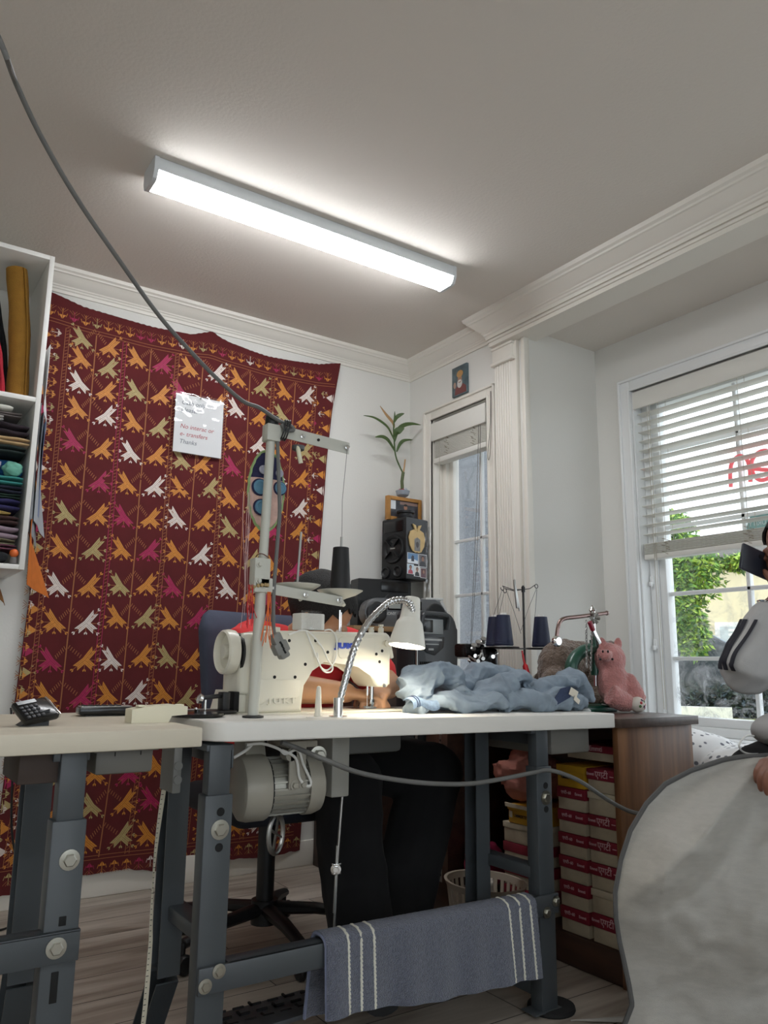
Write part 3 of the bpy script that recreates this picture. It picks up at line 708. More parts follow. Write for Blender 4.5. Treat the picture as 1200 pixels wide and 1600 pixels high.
# things on the left table
ZL = .751
ph = thing('desk_phone', (.30, 1.62, ZL), 'black desk phone with silver edge tilted on the beige table', 'phone')
M1 = Matrix.Translation((.300, 1.60, ZL + .0185)) @ Euler((math.radians(-24), math.radians(10), math.radians(-22))).to_matrix().to_4x4() if False else frame((.302, 1.600, ZL + .026), (.93, .30, .16), (-.28, .80, .52))
b = MB(); b.T = M1; b.box((0, 0, 0), (.066, .060, .014), .005); body = part('handset_body', b, M_blackgloss, ph)
b = MB(); b.T = M1; b.box((.0335, 0, .001), (.006, .060, .011), .003); part('silver_edge', b, M_chrome, ph, 'silver edge strip')
b = MB(); b.T = M1
for i in range(4):
    for j in range(4): b.box((-.024 + i * .009, -.022 + j * .0098, .0075), (.0065, .0065, .003), .001)
part('keypad', b, mat('key_grey', (58, 60, 64), .4), ph)
b = MB(); b.T = M1; b.box((-.008, .022, .0072), (.036, .010, .001)); part('display', b, mat('lcd_dark', (52, 56, 54), .2), ph)
b = MB(); b.prism([(0, 0), (.05, 0), (.05, .03), (.036, .026)], (.275, 1.585, ZL), (1, 0, 0), (0, 0, 1), -.045); part('stand', b, M_black, ph)
b = MB(); b.T = frame((.490, 1.83, ZL + .011), (1, -.1, 0), (.1, 1, .0)); b.box((0, 0, 0), (.115, .06, .016), .004); ca = thing('calculator', (.49, 1.83, ZL), 'flat black calculator lying behind the cream box on the beige table', 'calculator'); part('case', b, M_blackgloss, ca)
b = MB(); b.T = frame((.490, 1.83, ZL + .020), (1, -.1, 0), (.1, 1, 0)); b.box((0, 0, 0), (.108, .052, .002), .0008); part('rim', b, M_steel, ca)
b = MB(); b.T = frame((.490, 1.83, ZL + .0215), (1, -.1, 0), (.1, 1, 0))
for i in range(6):
    for j in range(3): b.box((-.044 + i * .014, -.017 + j * .013, 0), (.010, .009, .003), .001)
b.T = Matrix(); b.bb((.445, 1.81, ZL), (.535, 1.85, ZL + .004)); part('keypad', b, M_black, ca)
cb = thing('cream_dispenser', (.53, 1.60, ZL), 'cream plastic dispenser with a stepped end on the beige table', 'dispenser')
M_cr = mat('cream_plastic', (226, 220, 196), .45)
b = MB(); b.prism([(-.056, 0), (.018, 0), (.024, .012), (.056, .014), (.056, .030), (.030, .034), (-.020, .032), (-.056, .026)], (.530, 1.62, ZL), (1, 0, 0), (0, 0, 1), .045); part('case', b, M_cr, cb)
b = MB()
for x in (-.035, -.005, .022, .044): b.box((.530 + x, 1.592, ZL + .032), (.014, .02, .004), .0015)
part('button', b, M_cr, cb)
# black lead down the wall at the far left
one('power_lead', MB().tube(smoothpts([(.515, 3.165, .70), (.535, 3.15, .52), (.552, 3.155, .30), (.58, 3.15, .17), (.60, 3.10, .06), (.56, 3.02, .006), (.50, 2.98, .006), (.46, 3.03, .006), (.47, 3.10, .01)]), .004, 8), M_black, 'thin black lead running down the maroon hanging to the floor', 'cable')
# ------------------------------------------------------------------ sewing table
def zt_(x): return .745 - .0108 * (x - 1.105)
ST = thing('sewing_table', (1.22, 1.75, 0), 'white topped industrial sewing table on grey steel legs in the middle', 'table')
M_top = mat('white_laminate', (226, 224, 218), .38, var=.03, scale=5, stretch=(1, 8, 8))
b = MB(); o2 = []
X0, X1, Y0, Y1 = .628, 1.858, 1.55, 2.03
o2 = arc2(X0 + .05, Y0 + .05, .05, 180, 270) + [(X1 - .006, Y0), (X1, Y0 + .006), (X1, Y1 - .006), (X1 - .006, Y1)] + arc2(X0 + .05, Y1 - .05, .05, 90, 180)
t2 = MB(); rprism(t2, o2, (0, 0, -.040), (1, 0, 0), (0, 1, 0), .040, .004)
b.v = [V((p.x, p.y, zt_(p.x) + p.z)) for p in t2.v]; b.f = t2.f; b.m = t2.m
part('tabletop', b, M_top, ST)
zu = .703
front_leg(ST, .661, 1.568, zu, rh=.0125); front_leg(ST, 1.582, 1.568, zu - .004, .056, (.525,), holes=(.556, .496), rh=.0120)
rear_leg(ST, .672, 1.79, zu, .21); rear_leg(ST, 1.560, 1.79, zu - .004, .21)
b = MB(); b.bb((.631, 1.556, .240), (1.612, 1.566, .289), .003); b.bb((.695, 1.557, .281), (1.54, 1.600, .289), .002); sr = part('stretcher', b, M_greysteel, ST)
for x, z in ((.672, .279), (.645, .257), (1.600, .270), (1.566, .248)):
    part('bolt', (lambda m: (hexbolt(m, (x, 1.556, z), (0, -1, 0), .0088), m)[1])(MB()), M_bolt, sr)
for x in (.661, 1.575):
    b = MB(); b.bb((x - .022, 1.60, .322), (x + .022, 1.81, .352), .003); part('crossbar', b, M_greysteel, ST)
    b = MB(); b.bb((x - .03, 1.575, .690), (x + .03, 1.93, zu - (.004 if x > 1 else 0)), .002); b.bb((x + .026, 1.575, .655), (x + .03, 1.93, .695), .001); part('bracket', b, M_greysteel, ST)
    b = MB(); b.bb((x - .018, 1.59, .040), (x + .018, 1.95, .072), .003); part('foot_rail', b, M_greysteel, ST)
    for y in (1.585, 1.93):
        b = MB(); b.bb((x - .05, y - .022, .010), (x + .045, y + .03, .014), .001); part('foot_plate', b, M_greysteel, ST)
b = MB(); b.lathe([(0, 0), (.060, 0), (.062, .004), (.060, .012), (.052, .0135), (0, .0135)], (1.612, 1.595, .0), (0, 0, 1), 28); part('rubber_pad', b, mat('rubber_black', (24, 25, 26), .8), ST)
for x, y in ((.661, 1.59), (.672, 1.93), (1.56, 1.93)):
    b = MB(); b.lathe([(0, 0), (.026, 0), (.024, .012), (0, .012)], (x, y, 0), (0, 0, 1), 18); part('rubber_pad', b, M_black, ST)
for x in (.90, 1.09, 1.16): part('plug_cap', MB().lathe([(0, .0), (.010, .0), (.010, .002), (0, .0022)], (x, 1.63 + (x - .9) * .2, zt_(x) - .0005), (0, 0, 1), 16), M_white, ST)
b = MB(); b.bb((1.645, 1.60, .628), (1.80, 1.90, .698), .006); part('drawer', b, mat('drawer_grey', (112, 110, 104), .5), ST)
# treadle
TR = part('treadle', (lambda m: m.bar((.74, 1.73, .098), (1.02, 1.76, .094), .15, .010, .002, up=(0, .10, 1)))(MB()), mat('treadle_steel', (70, 74, 78), .5), ST)
b = MB()
for i in range(6):
    for j in range(4):
        x = .77 + i * .043; y = 1.69 + j * .034; b.bb((x, y, .1005), (x + .026, y + .005, .1045)); 
        if (i + j) % 2: b.bb((x, y, .1005), (x + .005, y + .018, .1045))
part('slot', b, M_dark, TR)
b = MB(); b.prism([(-.03, 0), (.03, 0), (.028, .040), (.012, .056), (-.012, .056), (-.030, .03)], (.985, 1.70, .102), (1, 0, 0), (0, 0, 1), -.006); hexbolt(b, (.985, 1.700, .140), (0, -1, 0), .008); hexbolt(b, (.965, 1.700, .118), (0, -1, 0), .006); part('hinge', b, M_greysteel, TR)
b = MB(); b.bar((.70, 1.80, .075), (1.55, 1.80, .071), .03, .02, .002); part('treadle_rail', b, M_greysteel, ST)
# oil pan under the machine head
b = MB(); b.bb((1.00, 1.77, .640), (1.26, 1.99, zu), .012); part('oil_pan', b, mat('pan_grey', (96, 98, 96), .5), ST)

# ------------------------------------------------------------------ sewing machine head
zb = .7485
SM = thing('sewing_machine', (1.02, 1.87, zb), 'cream industrial sewing machine with blue lettering on the white table', 'sewing machine')
yF = 1.785
prof = [(.826, zb), (.962, zb), (.964, .815), (.968, .838), (.980, .858), (1.000, .870), (1.022, .874), (1.100, .876), (1.130, .870), (1.150, .858), (1.166, .838), (1.178, .818), (1.192, .809), (1.222, .808), (1.228, .816), (1.230, .930), (1.228, .947), (1.218, .954), (.860, .949), (.838, .945), (.828, .930)]
b = MB(); rprism(b, prof, (0, yF + .112, 0), (1, 0, 0), (0, 0, 1), .112, .010, 4)
b.bb((.826, yF + .08, zb), (.962, yF + .20, .800), .012)
rprism(b, [(.800, .792), (.800, .930), (.812, .942), (.840, .944), (.84, .79)], (0, yF + .135, 0), (1, 0, 0), (0, 0, 1), .105, .012, 3)
rprism(b, [(.792, zb), (.830, zb), (.83, .80), (.805, .80)], (0, yF + .19, 0), (1, 0, 0), (0, 0, 1), .15, .006, 3)
part('casting', b, M_cream, SM)
part('bed', MB().bb((.80, yF - .004, zb - .0035), (1.275, yF + .178, zb + .001), .0015), M_cream, SM)
part('needle_plate', MB().bb((1.15, yF + .03, zb + .001), (1.272, yF + .10, zb + .0025), .0005), M_chrome, SM)
# raised cover plates
b = MB(); rprism(b, [(.835, .770), (.850, .770), (.862, .782), (.942, .783), (.952, .792), (.953, .828), (.835, .830)], (0, yF + .001, 0), (1, 0, 0), (0, 0, 1), .004, .0015, 2); part('cover_plate', b, M_cream, SM)
b = MB(); rprism(b, arc2(1.165, .895, .012, -90, 0) + arc2(1.165, .927, .012, 0, 90) + arc2(1.075, .927, .012, 90, 180) + arc2(1.075, .895, .012, 180, 270), (0, yF + .001, 0), (1, 0, 0), (0, 0, 1), .0035, .0015, 2); part('cover_plate', b, M_cream, SM)
M_blue = mat('logo_blue', (24, 62, 176), .4)
part('lettering', text_mesh('JUKI', .0180, frame((1.084, yF - .0038, .915), (1, 0, 0), (0, 0, 1)) @ Matrix.Diagonal((1.62, 1, 1, 1)), .0008, bold=.0016, space=1.18), M_blue, SM, 'blue maker lettering', smooth=0)
part('lettering', text_mesh('JUKI', .0170, frame((.902, yF - .0036, .7775), (1, 0, 0), (0, 0, 1)) @ Matrix.Diagonal((1.7, 1, 1, 1)), .0016, bold=.0008, space=1.4), M_cream, SM, 'embossed cream lettering', smooth=0)
def fp(px, py): return at(px, py, 'y', yF)
for px, py in ((452, 1001), (493, 1001), (477, 1038), (429, 1058), (461, 1058), (512, 1019), (588, 1022), (597, 1017), (593, 1034)):
    p = fp(px, py); part('screw_hole', MB().lathe([(0, 0), (.0042, 0), (.0042, .001), (0, .0012)], p + V((0, .0004, 0)), (0, -1, 0), 14), M_dark, SM)
p = fp(573, 1021); part('sight_glass', MB().lathe([(0, 0), (.0062, 0), (.0058, .002), (0, .0016)], p, (0, -1, 0), 18), mat('sight_grey', (150, 146, 134), .3), SM)
p = fp(600, 1071); part('screw', MB().lathe([(0, 0), (.005, 0), (.0045, .002), (0, .0022)], p, (0, -1, 0), 16), M_steel, SM)
b = MB(); b.bar((1.232, yF + .015, .925), (1.242, yF + .015, .885), .012, .012, .003); b.lathe([(0, 0), (.009, 0), (.009, .006), (0, .006)], (1.216, yF, .925), (0, -1, 0), 16); part('thread_lever', b, M_cream, SM)
part('face_plate', MB().bb((1.230, yF + .012, .815), (1.236, yF + .10, .945), .003), M_cream, SM)
# handwheel on the left end
hw = V((.800, yF + .066, .895))
b = MB(); b.lathe([(0, -.004), (.040, -.004), (.054, .004), (.056, .016), (.054, .030), (.050, .034), (.046, .030), (.044, .018), (.018, .016), (.016, .030), (0, .030)], hw, (-1, 0, 0), 40); part('handwheel', b, M_cream, SM)
part('belt_guard', MB().lathe([(0, 0), (.050, 0), (.050, .006), (0, .006)], hw + V((.010, 0, -.002)), (-1, 0, 0), 36), M_black, SM)
b = MB(); b.bb((.786, yF + .02, zb + .004), (.800, yF + .06, .800), .002); part('belt_opening', b, M_dark, SM)
# needle bar and presser foot
nx, ny = 1.206, yF + .056
b = MB(); b.cyl((nx, ny, .765), (nx, ny, .815), .0052); part('presser_bar', b, M_chrome, SM)
b = MB(); b.cyl((nx - .012, ny + .004, .785), (nx - .012, ny + .004, .815), .0035); b.cyl((nx - .012, ny + .004, .755), (nx - .012, ny + .004, .786), .0009); part('needle_bar', b, M_chrome, SM)
b = MB(); b.box((nx, ny, .768), (.012, .010, .016), .002); b.prism([(-.022, 0), (.012, 0), (.012, .003), (.003, .004), (.002, .018), (-.004, .018), (-.006, .004), (-.022, .006)], (nx, ny + .006, zb + .003), (1, 0, 0), (0, 0, 1), .012); part('presser_foot', b, M_chrome, SM)
# posts, thread guides on top
for px, h in ((580, .016), (595, .024)):
    q = at(px, 990, 'y', yF + .03); b = MB(); b.lathe([(0, -.004), (.008, -.004), (.008, h * .6), (.005, h * .62), (.005, h * .75), (.0075, h * .78), (.0075, h), (0, h)], (q.x, q.y, .953), (0, 0, 1), 16); part('thread_post', b, M_cream, SM)
b = MB(); b.cyl((1.095, yF + .05, .945), (1.095, yF + .05, 1.012), .0022, n=8); b.cyl((1.100, yF + .05, .945), (1.100, yF + .05, 1.006), .0012, n=8); part('thread_pin', b, M_chrome, SM)
# bobbin winder at the left foot of the machine
bw = thing('bobbin_winder', (.70, 1.80, zb), 'black bobbin winder with chrome arm left of the sewing machine', 'bobbin winder')
b = MB(); b.bb((.662, 1.78, zt_(.66) + .001), (.785, 1.86, zt_(.66) + .008), .003); part('base_plate', b, M_black, bw)
b = MB(); b.bb((.752, 1.79, .752), (.770, 1.825, .800), .003); b.bar((.705, 1.80, .787), (.76, 1.805, .792), .012, .010, .003); part('arm', b, M_black, bw)
b = MB(); b.lathe([(0, 0), (.010, 0), (.012, .008), (.006, .012), (0, .012)], (.703, 1.80, .784), (-1, 0, .3), 16); b.cyl((.712, 1.80, .755), (.712, 1.80, .784), .003); b.ball((.690, 1.80, .762), .004); part('spindle', b, M_chrome, bw)
dk = one('winder_disc', MB().lathe([(0, 0), (.055, 0), (.062, .004), (.058, .008), (.02, .009), (.006, .009), (.006, .015), (0, .015)], (.662, 1.72, zt_(.66) + .0005), (0, 0, 1), 36), M_blackgloss, 'flat black disc lying on the white table left of the bobbin winder', 'disc')
# spool peg
one('spool_peg', MB().lathe([(0, 0), (.0105, 0), (.0100, .006), (.0085, .008), (.0060, .060), (.0045, .068), (0, .070)], (.940, 1.665, zt_(.94) + .0005), (0, 0, 1), 20), mat('peg_white', (226, 222, 208), .4), 'short ivory peg standing on the white table in front of the machine', 'peg')
# small white adapter box on the machine, with its white leads
ab = thing('adapter_box', (.95, 1.84, .955), 'small white box in crinkled plastic on top of the sewing machine', 'box')
q = at(480, 990, 'y', 1.84)
b = MB(); b.T = frame((q.x, 1.835, .9765), (1, .12, 0), (-.12, 1, 0)); b.box((0, 0, 0), (.074, .045, .043), .003); part('case', b, M_white, ab)
def wr(u, v):
    a = -.9 + 1.8 * u; return V((q.x - .005 + .030 * (u - .5) * 2, 1.835 - .0245 - .004 * abs(nz((u * 9, v * 9, 4))), .957 + .048 * v))
part('plastic_wrap', MB().sheet(wr, 16, 16), M_sleeve, ab)
tp_ = one('connector_block', MB().box((.885, 1.83, .9555), (.05, .03, .010), .002, rot=(0, .05, .35)), M_cream, 'flat cream connector lying on the machine top beside the white box', 'connector')
M_cable = mat('white_cable', (226, 226, 222), .45)
P = [fp(*p) + V((0, -.012, 0)) for p in ((448, 992), (470, 985), (484, 992), (500, 1012), (508, 1030), (516, 1042), (512, 1050), (500, 1046), (486, 1015), (474, 985))]
one('white_cable', MB().tube(smoothpts(P), .0022, 8), M_cable, 'white cable looping down the front of the machine to below the arm', 'cable', 'white cables on the machine')
P = [fp(*p) + V((0, -.006, 0)) for p in ((505, 985), (516, 985), (524, 1000), (522, 1030), (510, 1047), (498, 1040), (494, 1020))]
one('white_cable', MB().tube(smoothpts(P), .0022, 8), M_cable, 'white cable hooped beside the blue lettering on the machine', 'cable', 'white cables on the machine')

# ------------------------------------------------------------------ motor and switch under the table
MO = thing('clutch_motor', (.87, 1.74, .50), 'grey ribbed electric motor hung under the white table', 'motor')
M_mot = mat('motor_grey', (158, 154, 142), .45); M_alu = mat('motor_ribs', (168, 166, 156), .4, .6)
ma = V((.99, -.12, .02)).normalized(); mc = V((.775, 1.745, .585))
b = MB(); b.lathe([(0, 0), (.060, .0), (.070, .006), (.074, .02), (.074, .060), (.071, .066), (0, .066)], mc, ma, 40)
b.prism([(-.052, 0), (.050, 0), (.034, .090), (-.020, .090)], mc + V((.02, .03, .02)), (.0, 1, 0), (0, 0, 1), .05); part('belt_cover', b, M_mot, MO)
b = MB(); b.lathe([(.058, .068), (.058, .158), (0, .158)], mc, ma, 40)
for k in range(26):
    a = 2 * PI * k / 26; y_ = V((ma.y, -ma.x, 0)).normalized(); z_ = ma.cross(y_)
    d_ = y_ * math.cos(a) + z_ * math.sin(a); b.bar(mc + ma * .070 + d_ * .060, mc + ma * .158 + d_ * .060, .0035, .012, up=tuple(d_))
part('stator', b, M_alu, MO)
part('end_bell', MB().lathe([(0, .206), (.045, .206), (.064, .196), (.070, .178), (.070, .158), (0, .158)], mc, ma, 40), M_mot, MO)
part('gap_ring', MB().lathe([(0, .066), (.066, .066), (.066, .071), (0, .071)], mc, ma, 36), M_dark, MO)
b = MB(); q = mc + ma * .118 + V((0, -.055, .02)); b.bb((q.x - .024, q.y - .012, q.z - .022), (q.x + .020, q.y - .004, q.z + .085), .003); hexbolt(b, (q.x - .010, q.y - .012, q.z - .012), (0, -1, 0), .007); hexbolt(b, (q.x + .012, q.y - .012, q.z - .012), (0, -1, 0), .007)
b.bb((q.x - .030, q.y - .01, q.z + .07), (q.x + .05, q.y + .10, q.z + .085), .003); b.lathe([(0, 0), (.014, 0), (.014, .03), (0, .03)], (q.x - .02, q.y - .012, q.z + .055), (0, 1, 0), 18); b.bb((q.x - .02, q.y + .03, q.z + .08), (q.x + .03, q.y + .08, .703), .003); part('mount', b, M_mot, MO)
b = MB(); hexbolt(b, (.963, 1.70, .655), (-.2, -1, 0), .013, h=.02); part('bolt', b, M_bolt, MO)
b = MB(); b.tube([V((.878 + .032 * math.sin(a) * .85, 1.74 + .018 * math.sin(a), .478 + .043 * math.cos(a))) for a in [2 * PI * i / 24 for i in range(24)]], .0055, 8, closed=True)
for a in (.3, 1.9, 3.5, 5.1): b.bar((.878, 1.74, .478), (.878 + .030 * math.sin(a) * .85, 1.74 + .017 * math.sin(a), .478 + .041 * math.cos(a)), .005, .004)
part('pulley', b, M_steel, MO)
SB = thing('switch_box', (1.03, 1.72, .55), 'grey switch box with a long pedal rod under the white table', 'switch box')
b = MB(); b.bb((1.002, 1.70, .553), (1.052, 1.80, zu), .004); part('case', b, mat('switch_grey', (150, 149, 142), .5), SB)
b = MB(); b.cyl((1.052, 1.75, .585), (1.066, 1.75, .585), .010); part('knob', b, M_mot, SB)
P = [(1.042, 1.715, .556), (1.034, 1.72, .40), (1.030, 1.72, .25), (1.005, 1.72, .118)]
b = MB(); b.tube(P, .0034, 8); b.tube([(1.030, 1.715, .44), (1.026, 1.717, .29)], .0026, 8); part('pedal_rod', b, M_steel, SB)
b = MB(); b.box((1.030, 1.716, .398), (.020, .012, .005), .001); b.box((1.030, 1.716, .378), (.020, .012, .005), .001); hexbolt(b, (1.026, 1.712, .388), (-.6, -1, 0), .008); part('rod_clamp', b, M_chrome, SB)
P = [at(*p, 'y', 1.66) for p in ((385, 1164), (410, 1162), (435, 1170), (446, 1178), (465, 1172), (474, 1195), (486, 1222), (480, 1228), (468, 1216), (462, 1185), (440, 1172))]
one('white_cable', MB().tube(smoothpts(P), .0032, 8), M_cable, 'white cable looped over the motor under the table', 'cable')
P = [at(365, 1184, 'y', 1.68), at(385, 1172, 'y', 1.68), at(394, 1163, 'y', 1.68)]
one('plug_lead', MB().tube(smoothpts(P), .0035, 8), M_cable, 'short white lead under the left end of the white table', 'cable')
# long grey cable slung under the table to the right
P = [at(*p, 'y', 1.60) for p in ((440, 1160), (462, 1168))] + [at(*p, 'y', 1.545) for p in ((505, 1186), (560, 1207), (630, 1220), (690, 1225), (740, 1224), (790, 1216), (835, 1207), (862, 1204))] + [at(905, 1220, 'y', 1.52), at(950, 1250, 'y', 1.50), at(985, 1268, 'y', 1.47), at(1015, 1273, 'y', 1.44)]
one('slung_cable', MB().tube(smoothpts(P), .0056, 10), M_cord, 'grey cable slung below the white table towards the wooden desk', 'cable')
# tape measure hanging between the tables
def tape(u, v):
    z = .60 - .50 * v; x = .598 - .012 * v - .03 * max(0, v - .6); y = 1.72 + .02 * math.sin(v * 5)
    return V((x + (.012 * (u - .5)) * (.4 + .6 * abs(math.cos(v * 4))), y + .006 * u, z))
tm = thing('tape_measure', (.59, 1.72, .1), 'ivory tape measure hanging between the two work tables', 'tape measure')
part('tape', MB().sheet(tape, 1, 50, .0006), mat('tape_ivory', (220, 212, 190), .6), tm)
b = MB()
for i in range(48):
    v = .02 + i * .02; p = tape(.15, v); b.box(p + V((.0015, -.0008, 0)), (.003 + .003 * (i % 5 == 0), .0004, .0012))
part('scale_marks', b, M_black, tm)
b = MB(); b.bb((.594, 1.66, .60), (.612, 1.74, .70), .002); b.lathe([(0, 0), (.009, 0), (.009, .003), (0, .003)], (.604, 1.66, .655), (0, -1, 0), 14); b.lathe([(0, 0), (.009, 0), (.009, .003), (0, .003)], (.604, 1.66, .627), (0, -1, 0), 14); part('bracket_plate', b, mat('plate_grey', (120, 120, 116), .5), ST)

# ------------------------------------------------------------------ thread stand
TS = thing('thread_stand', (.775, 1.66, .75), 'tall grey thread stand rising from the front of the white table', 'thread stand')
M_pole = mat('stand_grey_white', (196, 196, 186), .4)
zp = zt_(.77)
yP = 1.66
p0 = V((.770, yP, zp + .002)); p1 = V((.788, yP, 1.438))
b = MB(); b.tube([p0, p0.lerp(p1, .44)], .0125, 16); b.tube([p0.lerp(p1, .44), p1], .0108, 16); part('pole', b, M_pole, TS)
b = MB(); b.lathe([(0, 0), (.024, 0), (.024, .004), (.014, .006), (0, .006)], (.770, yP, zp), (0, 0, 1), 24); part('base_flange', b, M_black, TS)
b = MB(); b.cyl(p1 - V((0, 0, .004)), p1 + V((.0005, 0, .017)), .0165, n=18); part('pole_cap', b, M_black, TS)
def lpoint(t): return p0.lerp(p1, t)
c = lpoint(.47); b = MB(); b.bb((c.x - .026, yP - .016, c.z - .036), (c.x + .014, yP + .016, c.z + .034), .003)
for dz in (-.020, .018): hexbolt(b, (c.x - .016, yP - .016, c.z + dz), (0, -1, 0), .0048)
part('clamp', b, M_pole, TS)
b = MB(); b.tube([V((c.x - .001 + .015 * math.cos(a), yP + .017 * math.sin(a), c.z + .040 + .004 * math.sin(a * 2))) for a in [2 * PI * i / 20 for i in range(20)]], .0012, 6, closed=True); part('tie_wire', b, mat('wire_brown', (96, 52, 40), .5), TS)
# lower arm
A0 = V((.766, yP - .002, 1.042)); A1 = V((1.000, yP + .006, 1.020))
b = MB(); b.bar(A0, A1, .004, .024, .001); b.bar(A0 + V((0, .010, .011)), A1 + V((0, .010, .011)), .024, .003, .001); la = part('lower_arm', b, M_pole, TS)
b = MB(); b.bb((.754, yP - .016, 1.028), (.800, yP + .016, 1.062), .003); part('clamp', b, M_pole, TS)
for x, z in ((.802, 1.040), (.892, 1.030), (.985, 1.022)):
    part('screw', (lambda m: (hexbolt(m, (x, yP - .006, z), (0, -1, 0), .0042), m)[1])(MB()), M_chrome, la)
# upper arm
B0 = V((.782, yP - .004, 1.424)); B1 = V((1.008, yP, 1.412))
b = MB(); b.bar(B0, B1, .003, .030, .001); b.bar(B0 + V((0, .012, .014)), B1 + V((0, .012, .014)), .026, .003, .001); ua = part('upper_arm', b, M_pole, TS)
b = MB(); b.bb((.770, yP - .016, 1.392), (.806, yP + .016, 1.434), .003); part('clamp', b, M_pole, TS)
for x in (.800, .870, .998): part('screw', (lambda m: (hexbolt(m, (x, yP - .006, 1.424 - (x - .78) * .053), (0, -1, 0), .0042), m)[1])(MB()), M_chrome, ua)
part('hole', MB().cyl((.915, yP - .0062, 1.418), (.915, yP - .004, 1.418), .0036), M_dark, ua)
b = MB(); b.lathe([(0, 0), (.016, 0), (.015, .010), (.006, .014), (0, .014)], (.868, yP + .012, 1.398), (0, 0, -1), 18); part('guide_boss', b, mat('boss_grey', (84, 86, 86), .5), ua)
b = MB(); b.tube(smoothpts([(.862, yP + .004, 1.396), (.864, yP, 1.375), (.870, yP, 1.352)]), .0055, 10); part('guide_tube', b, mat('tube_ivory', (226, 222, 196), .5), ua)
# spool dishes
def dish(x, y, z, label=None):
    b = MB(); b.lathe([(0, .002), (.008, .0), (.016, .004), (.040, .012), (.0565, .022), (.0575, .024), (.055, .0245), (.038, .016), (.014, .009), (0, .008)], (x, y, z), (0, 0, 1), 48); return part('spool_dish', b, M_pole, TS)
D1, D2 = V((.892, 1.70, 1.034)), V((1.008, 1.69, 1.026))
dish(*D1); dish(*D2)
b = MB(); b.lathe([(0, .006), (.013, .006), (.012, .026), (.009, .030), (0, .030)], D1, (0, 0, 1), 20); b.tube([D1 + V((0, 0, .03)), D1 + V((.006, 0, .155))], .0030, 10); part('spindle', b, M_steel, TS)
b = MB(); b.tube([D2 + V((0, 0, .008)), D2 + V((.001, 0, .160))], .0030, 10); part('spindle', b, M_steel, TS)
for d in (D1, D2): part('stem', MB().cyl(d + V((0, -.02, -.014)), d + V((0, 0, .004)), .005), M_pole, TS)
def cone(name, c, r0, r1, h, m, label, group=None, n=26):
    t = thing(name, c, label, 'thread cone', group)
    prof = [(0, .003), (r0 * .92, .003), (r0, .008)]
    k = n
    for i in range(k): 
        u = i / (k - 1); r = r0 + (r1 - r0) * u; prof += [(r, .010 + (h - .014) * u), (r * .975, .010 + (h - .014) * (u + .5 / k))]
    prof += [(r1 * .9, h - .001), (.006, h - .001)]
    part('thread', MB().lathe(prof, c, (0, 0, 1), 32), m, t)
    return t
tc = cone('thread_cone', D2 + V((0, 0, .012)), .0265, .0205, .122, mat('thread_black', (20, 20, 22), .6), 'tall black cone of thread standing on the right dish of the stand')
one('top_thread', MB().tube([(1.000, yP - .004, 1.408), (1.003, 1.68, 1.28), (1.010, 1.69, 1.165)], .0007, 5), mat('thread_grey', (120, 118, 116), .6), 'thin grey thread running from the stand arm down to the black cone', 'thread')
# strings and bead ring tied to the pole
b = MB()
for i in range(15):
    a = 2 * PI * i / 15; b.ball((.772 + .021 * math.cos(a), yP + .021 * math.sin(a), 1.040 + .006 * math.cos(a + 1)), .0045, 10)
one('bead_bracelet', b, mat('beads_amber', (176, 150, 104), .3), 'amber bead bracelet looped round the thread stand pole', 'bracelet')
def strands(name, label, m, base, n, L, seed, w=.010, r=.0009):
    rr = random.Random(seed); b = MB()
    for i in range(n):
        x0, y0 = rr.uniform(-w, w), rr.uniform(-w * .5, w * .5); l = L * rr.uniform(.75, 1); k = rr.uniform(-.02, .02)
        b.tube([V(base) + V((x0 + k * t * t + .002 * math.sin(t * 6 + i), y0, -l * t)) for t in [j / 8 for j in range(9)]], r, 5)
    return one(name, b, m, label, 'thread')
strands('thread_tassel', 'red threads hanging from the left of the stand clamp', mat('thread_red', (196, 34, 38), .6), (.748, yP - .005, 1.045), 7, .10, 3)
strands('thread_tassel', 'orange and red threads hanging from the right of the stand clamp', mat('thread_orange', (224, 110, 36), .6), (.788, yP - .020, 1.03), 9, .13, 4, .004)
strands('loose_threads', 'pale threads trailing down beside the thread stand', mat('thread_pale', (206, 176, 176), .6), (.752, 1.70, 1.27), 5, .33, 5, .012, .0006)
# button pincushion hanging on the pole
PC = thing('pincushion', (.805, 1.70, 1.19), 'long oval felt pincushion with round buttons hanging behind the stand pole', 'pincushion')
oc = V((.8055, 1.715, 1.284)); OW, OH = .047, .100
def ov(s, a, k=1.0): return oc + V((OW * s * math.cos(a) * k, 0, OH * s * math.sin(a)))
M_pk = mat('felt_pink', (216, 180, 168), .95, var=.1, scale=60, bump=.3, bscale=300); M_nv = mat('felt_navy', (44, 44, 78), .95, var=.1, scale=60, bump=.3, bscale=300); M_sky = mat('button_blue', (88, 134, 160), .5, var=.1, scale=100)
def cush(z0, z1):
    b = MB()
    n = 28; r = 10
    def f(u, v):
        z = (z0 + (z1 - z0) * v); s = max(0, 1 - z * z) ** .5; x = -1 + 2 * u; dd = max(0, 1 - z * z - (x * s) ** 2) ** .5
        return oc + V((OW * x * s, -.012 * dd, OH * z))
    def g(u, v): p = f(u, v); return V((p.x, oc.y + (oc.y - p.y) * .6, p.z))
    b.sheet(f, n, r); b.sheet(g, n, r); return b
part('felt_top', cush(.28, 1.0), M_nv, PC, 'navy felt upper third'); part('felt_body', cush(-1.0, .28), M_pk, PC, 'pink felt body')
b = MB(); b.tube([ov(1.0, 2 * PI * i / 60) + V((0, -.001 + .002 * math.sin(i * 2.1), 0)) for i in range(60)], .0035, 6, closed=True); part('blanket_stitch', b, mat('wool_green', (150, 176, 120), .9), PC)
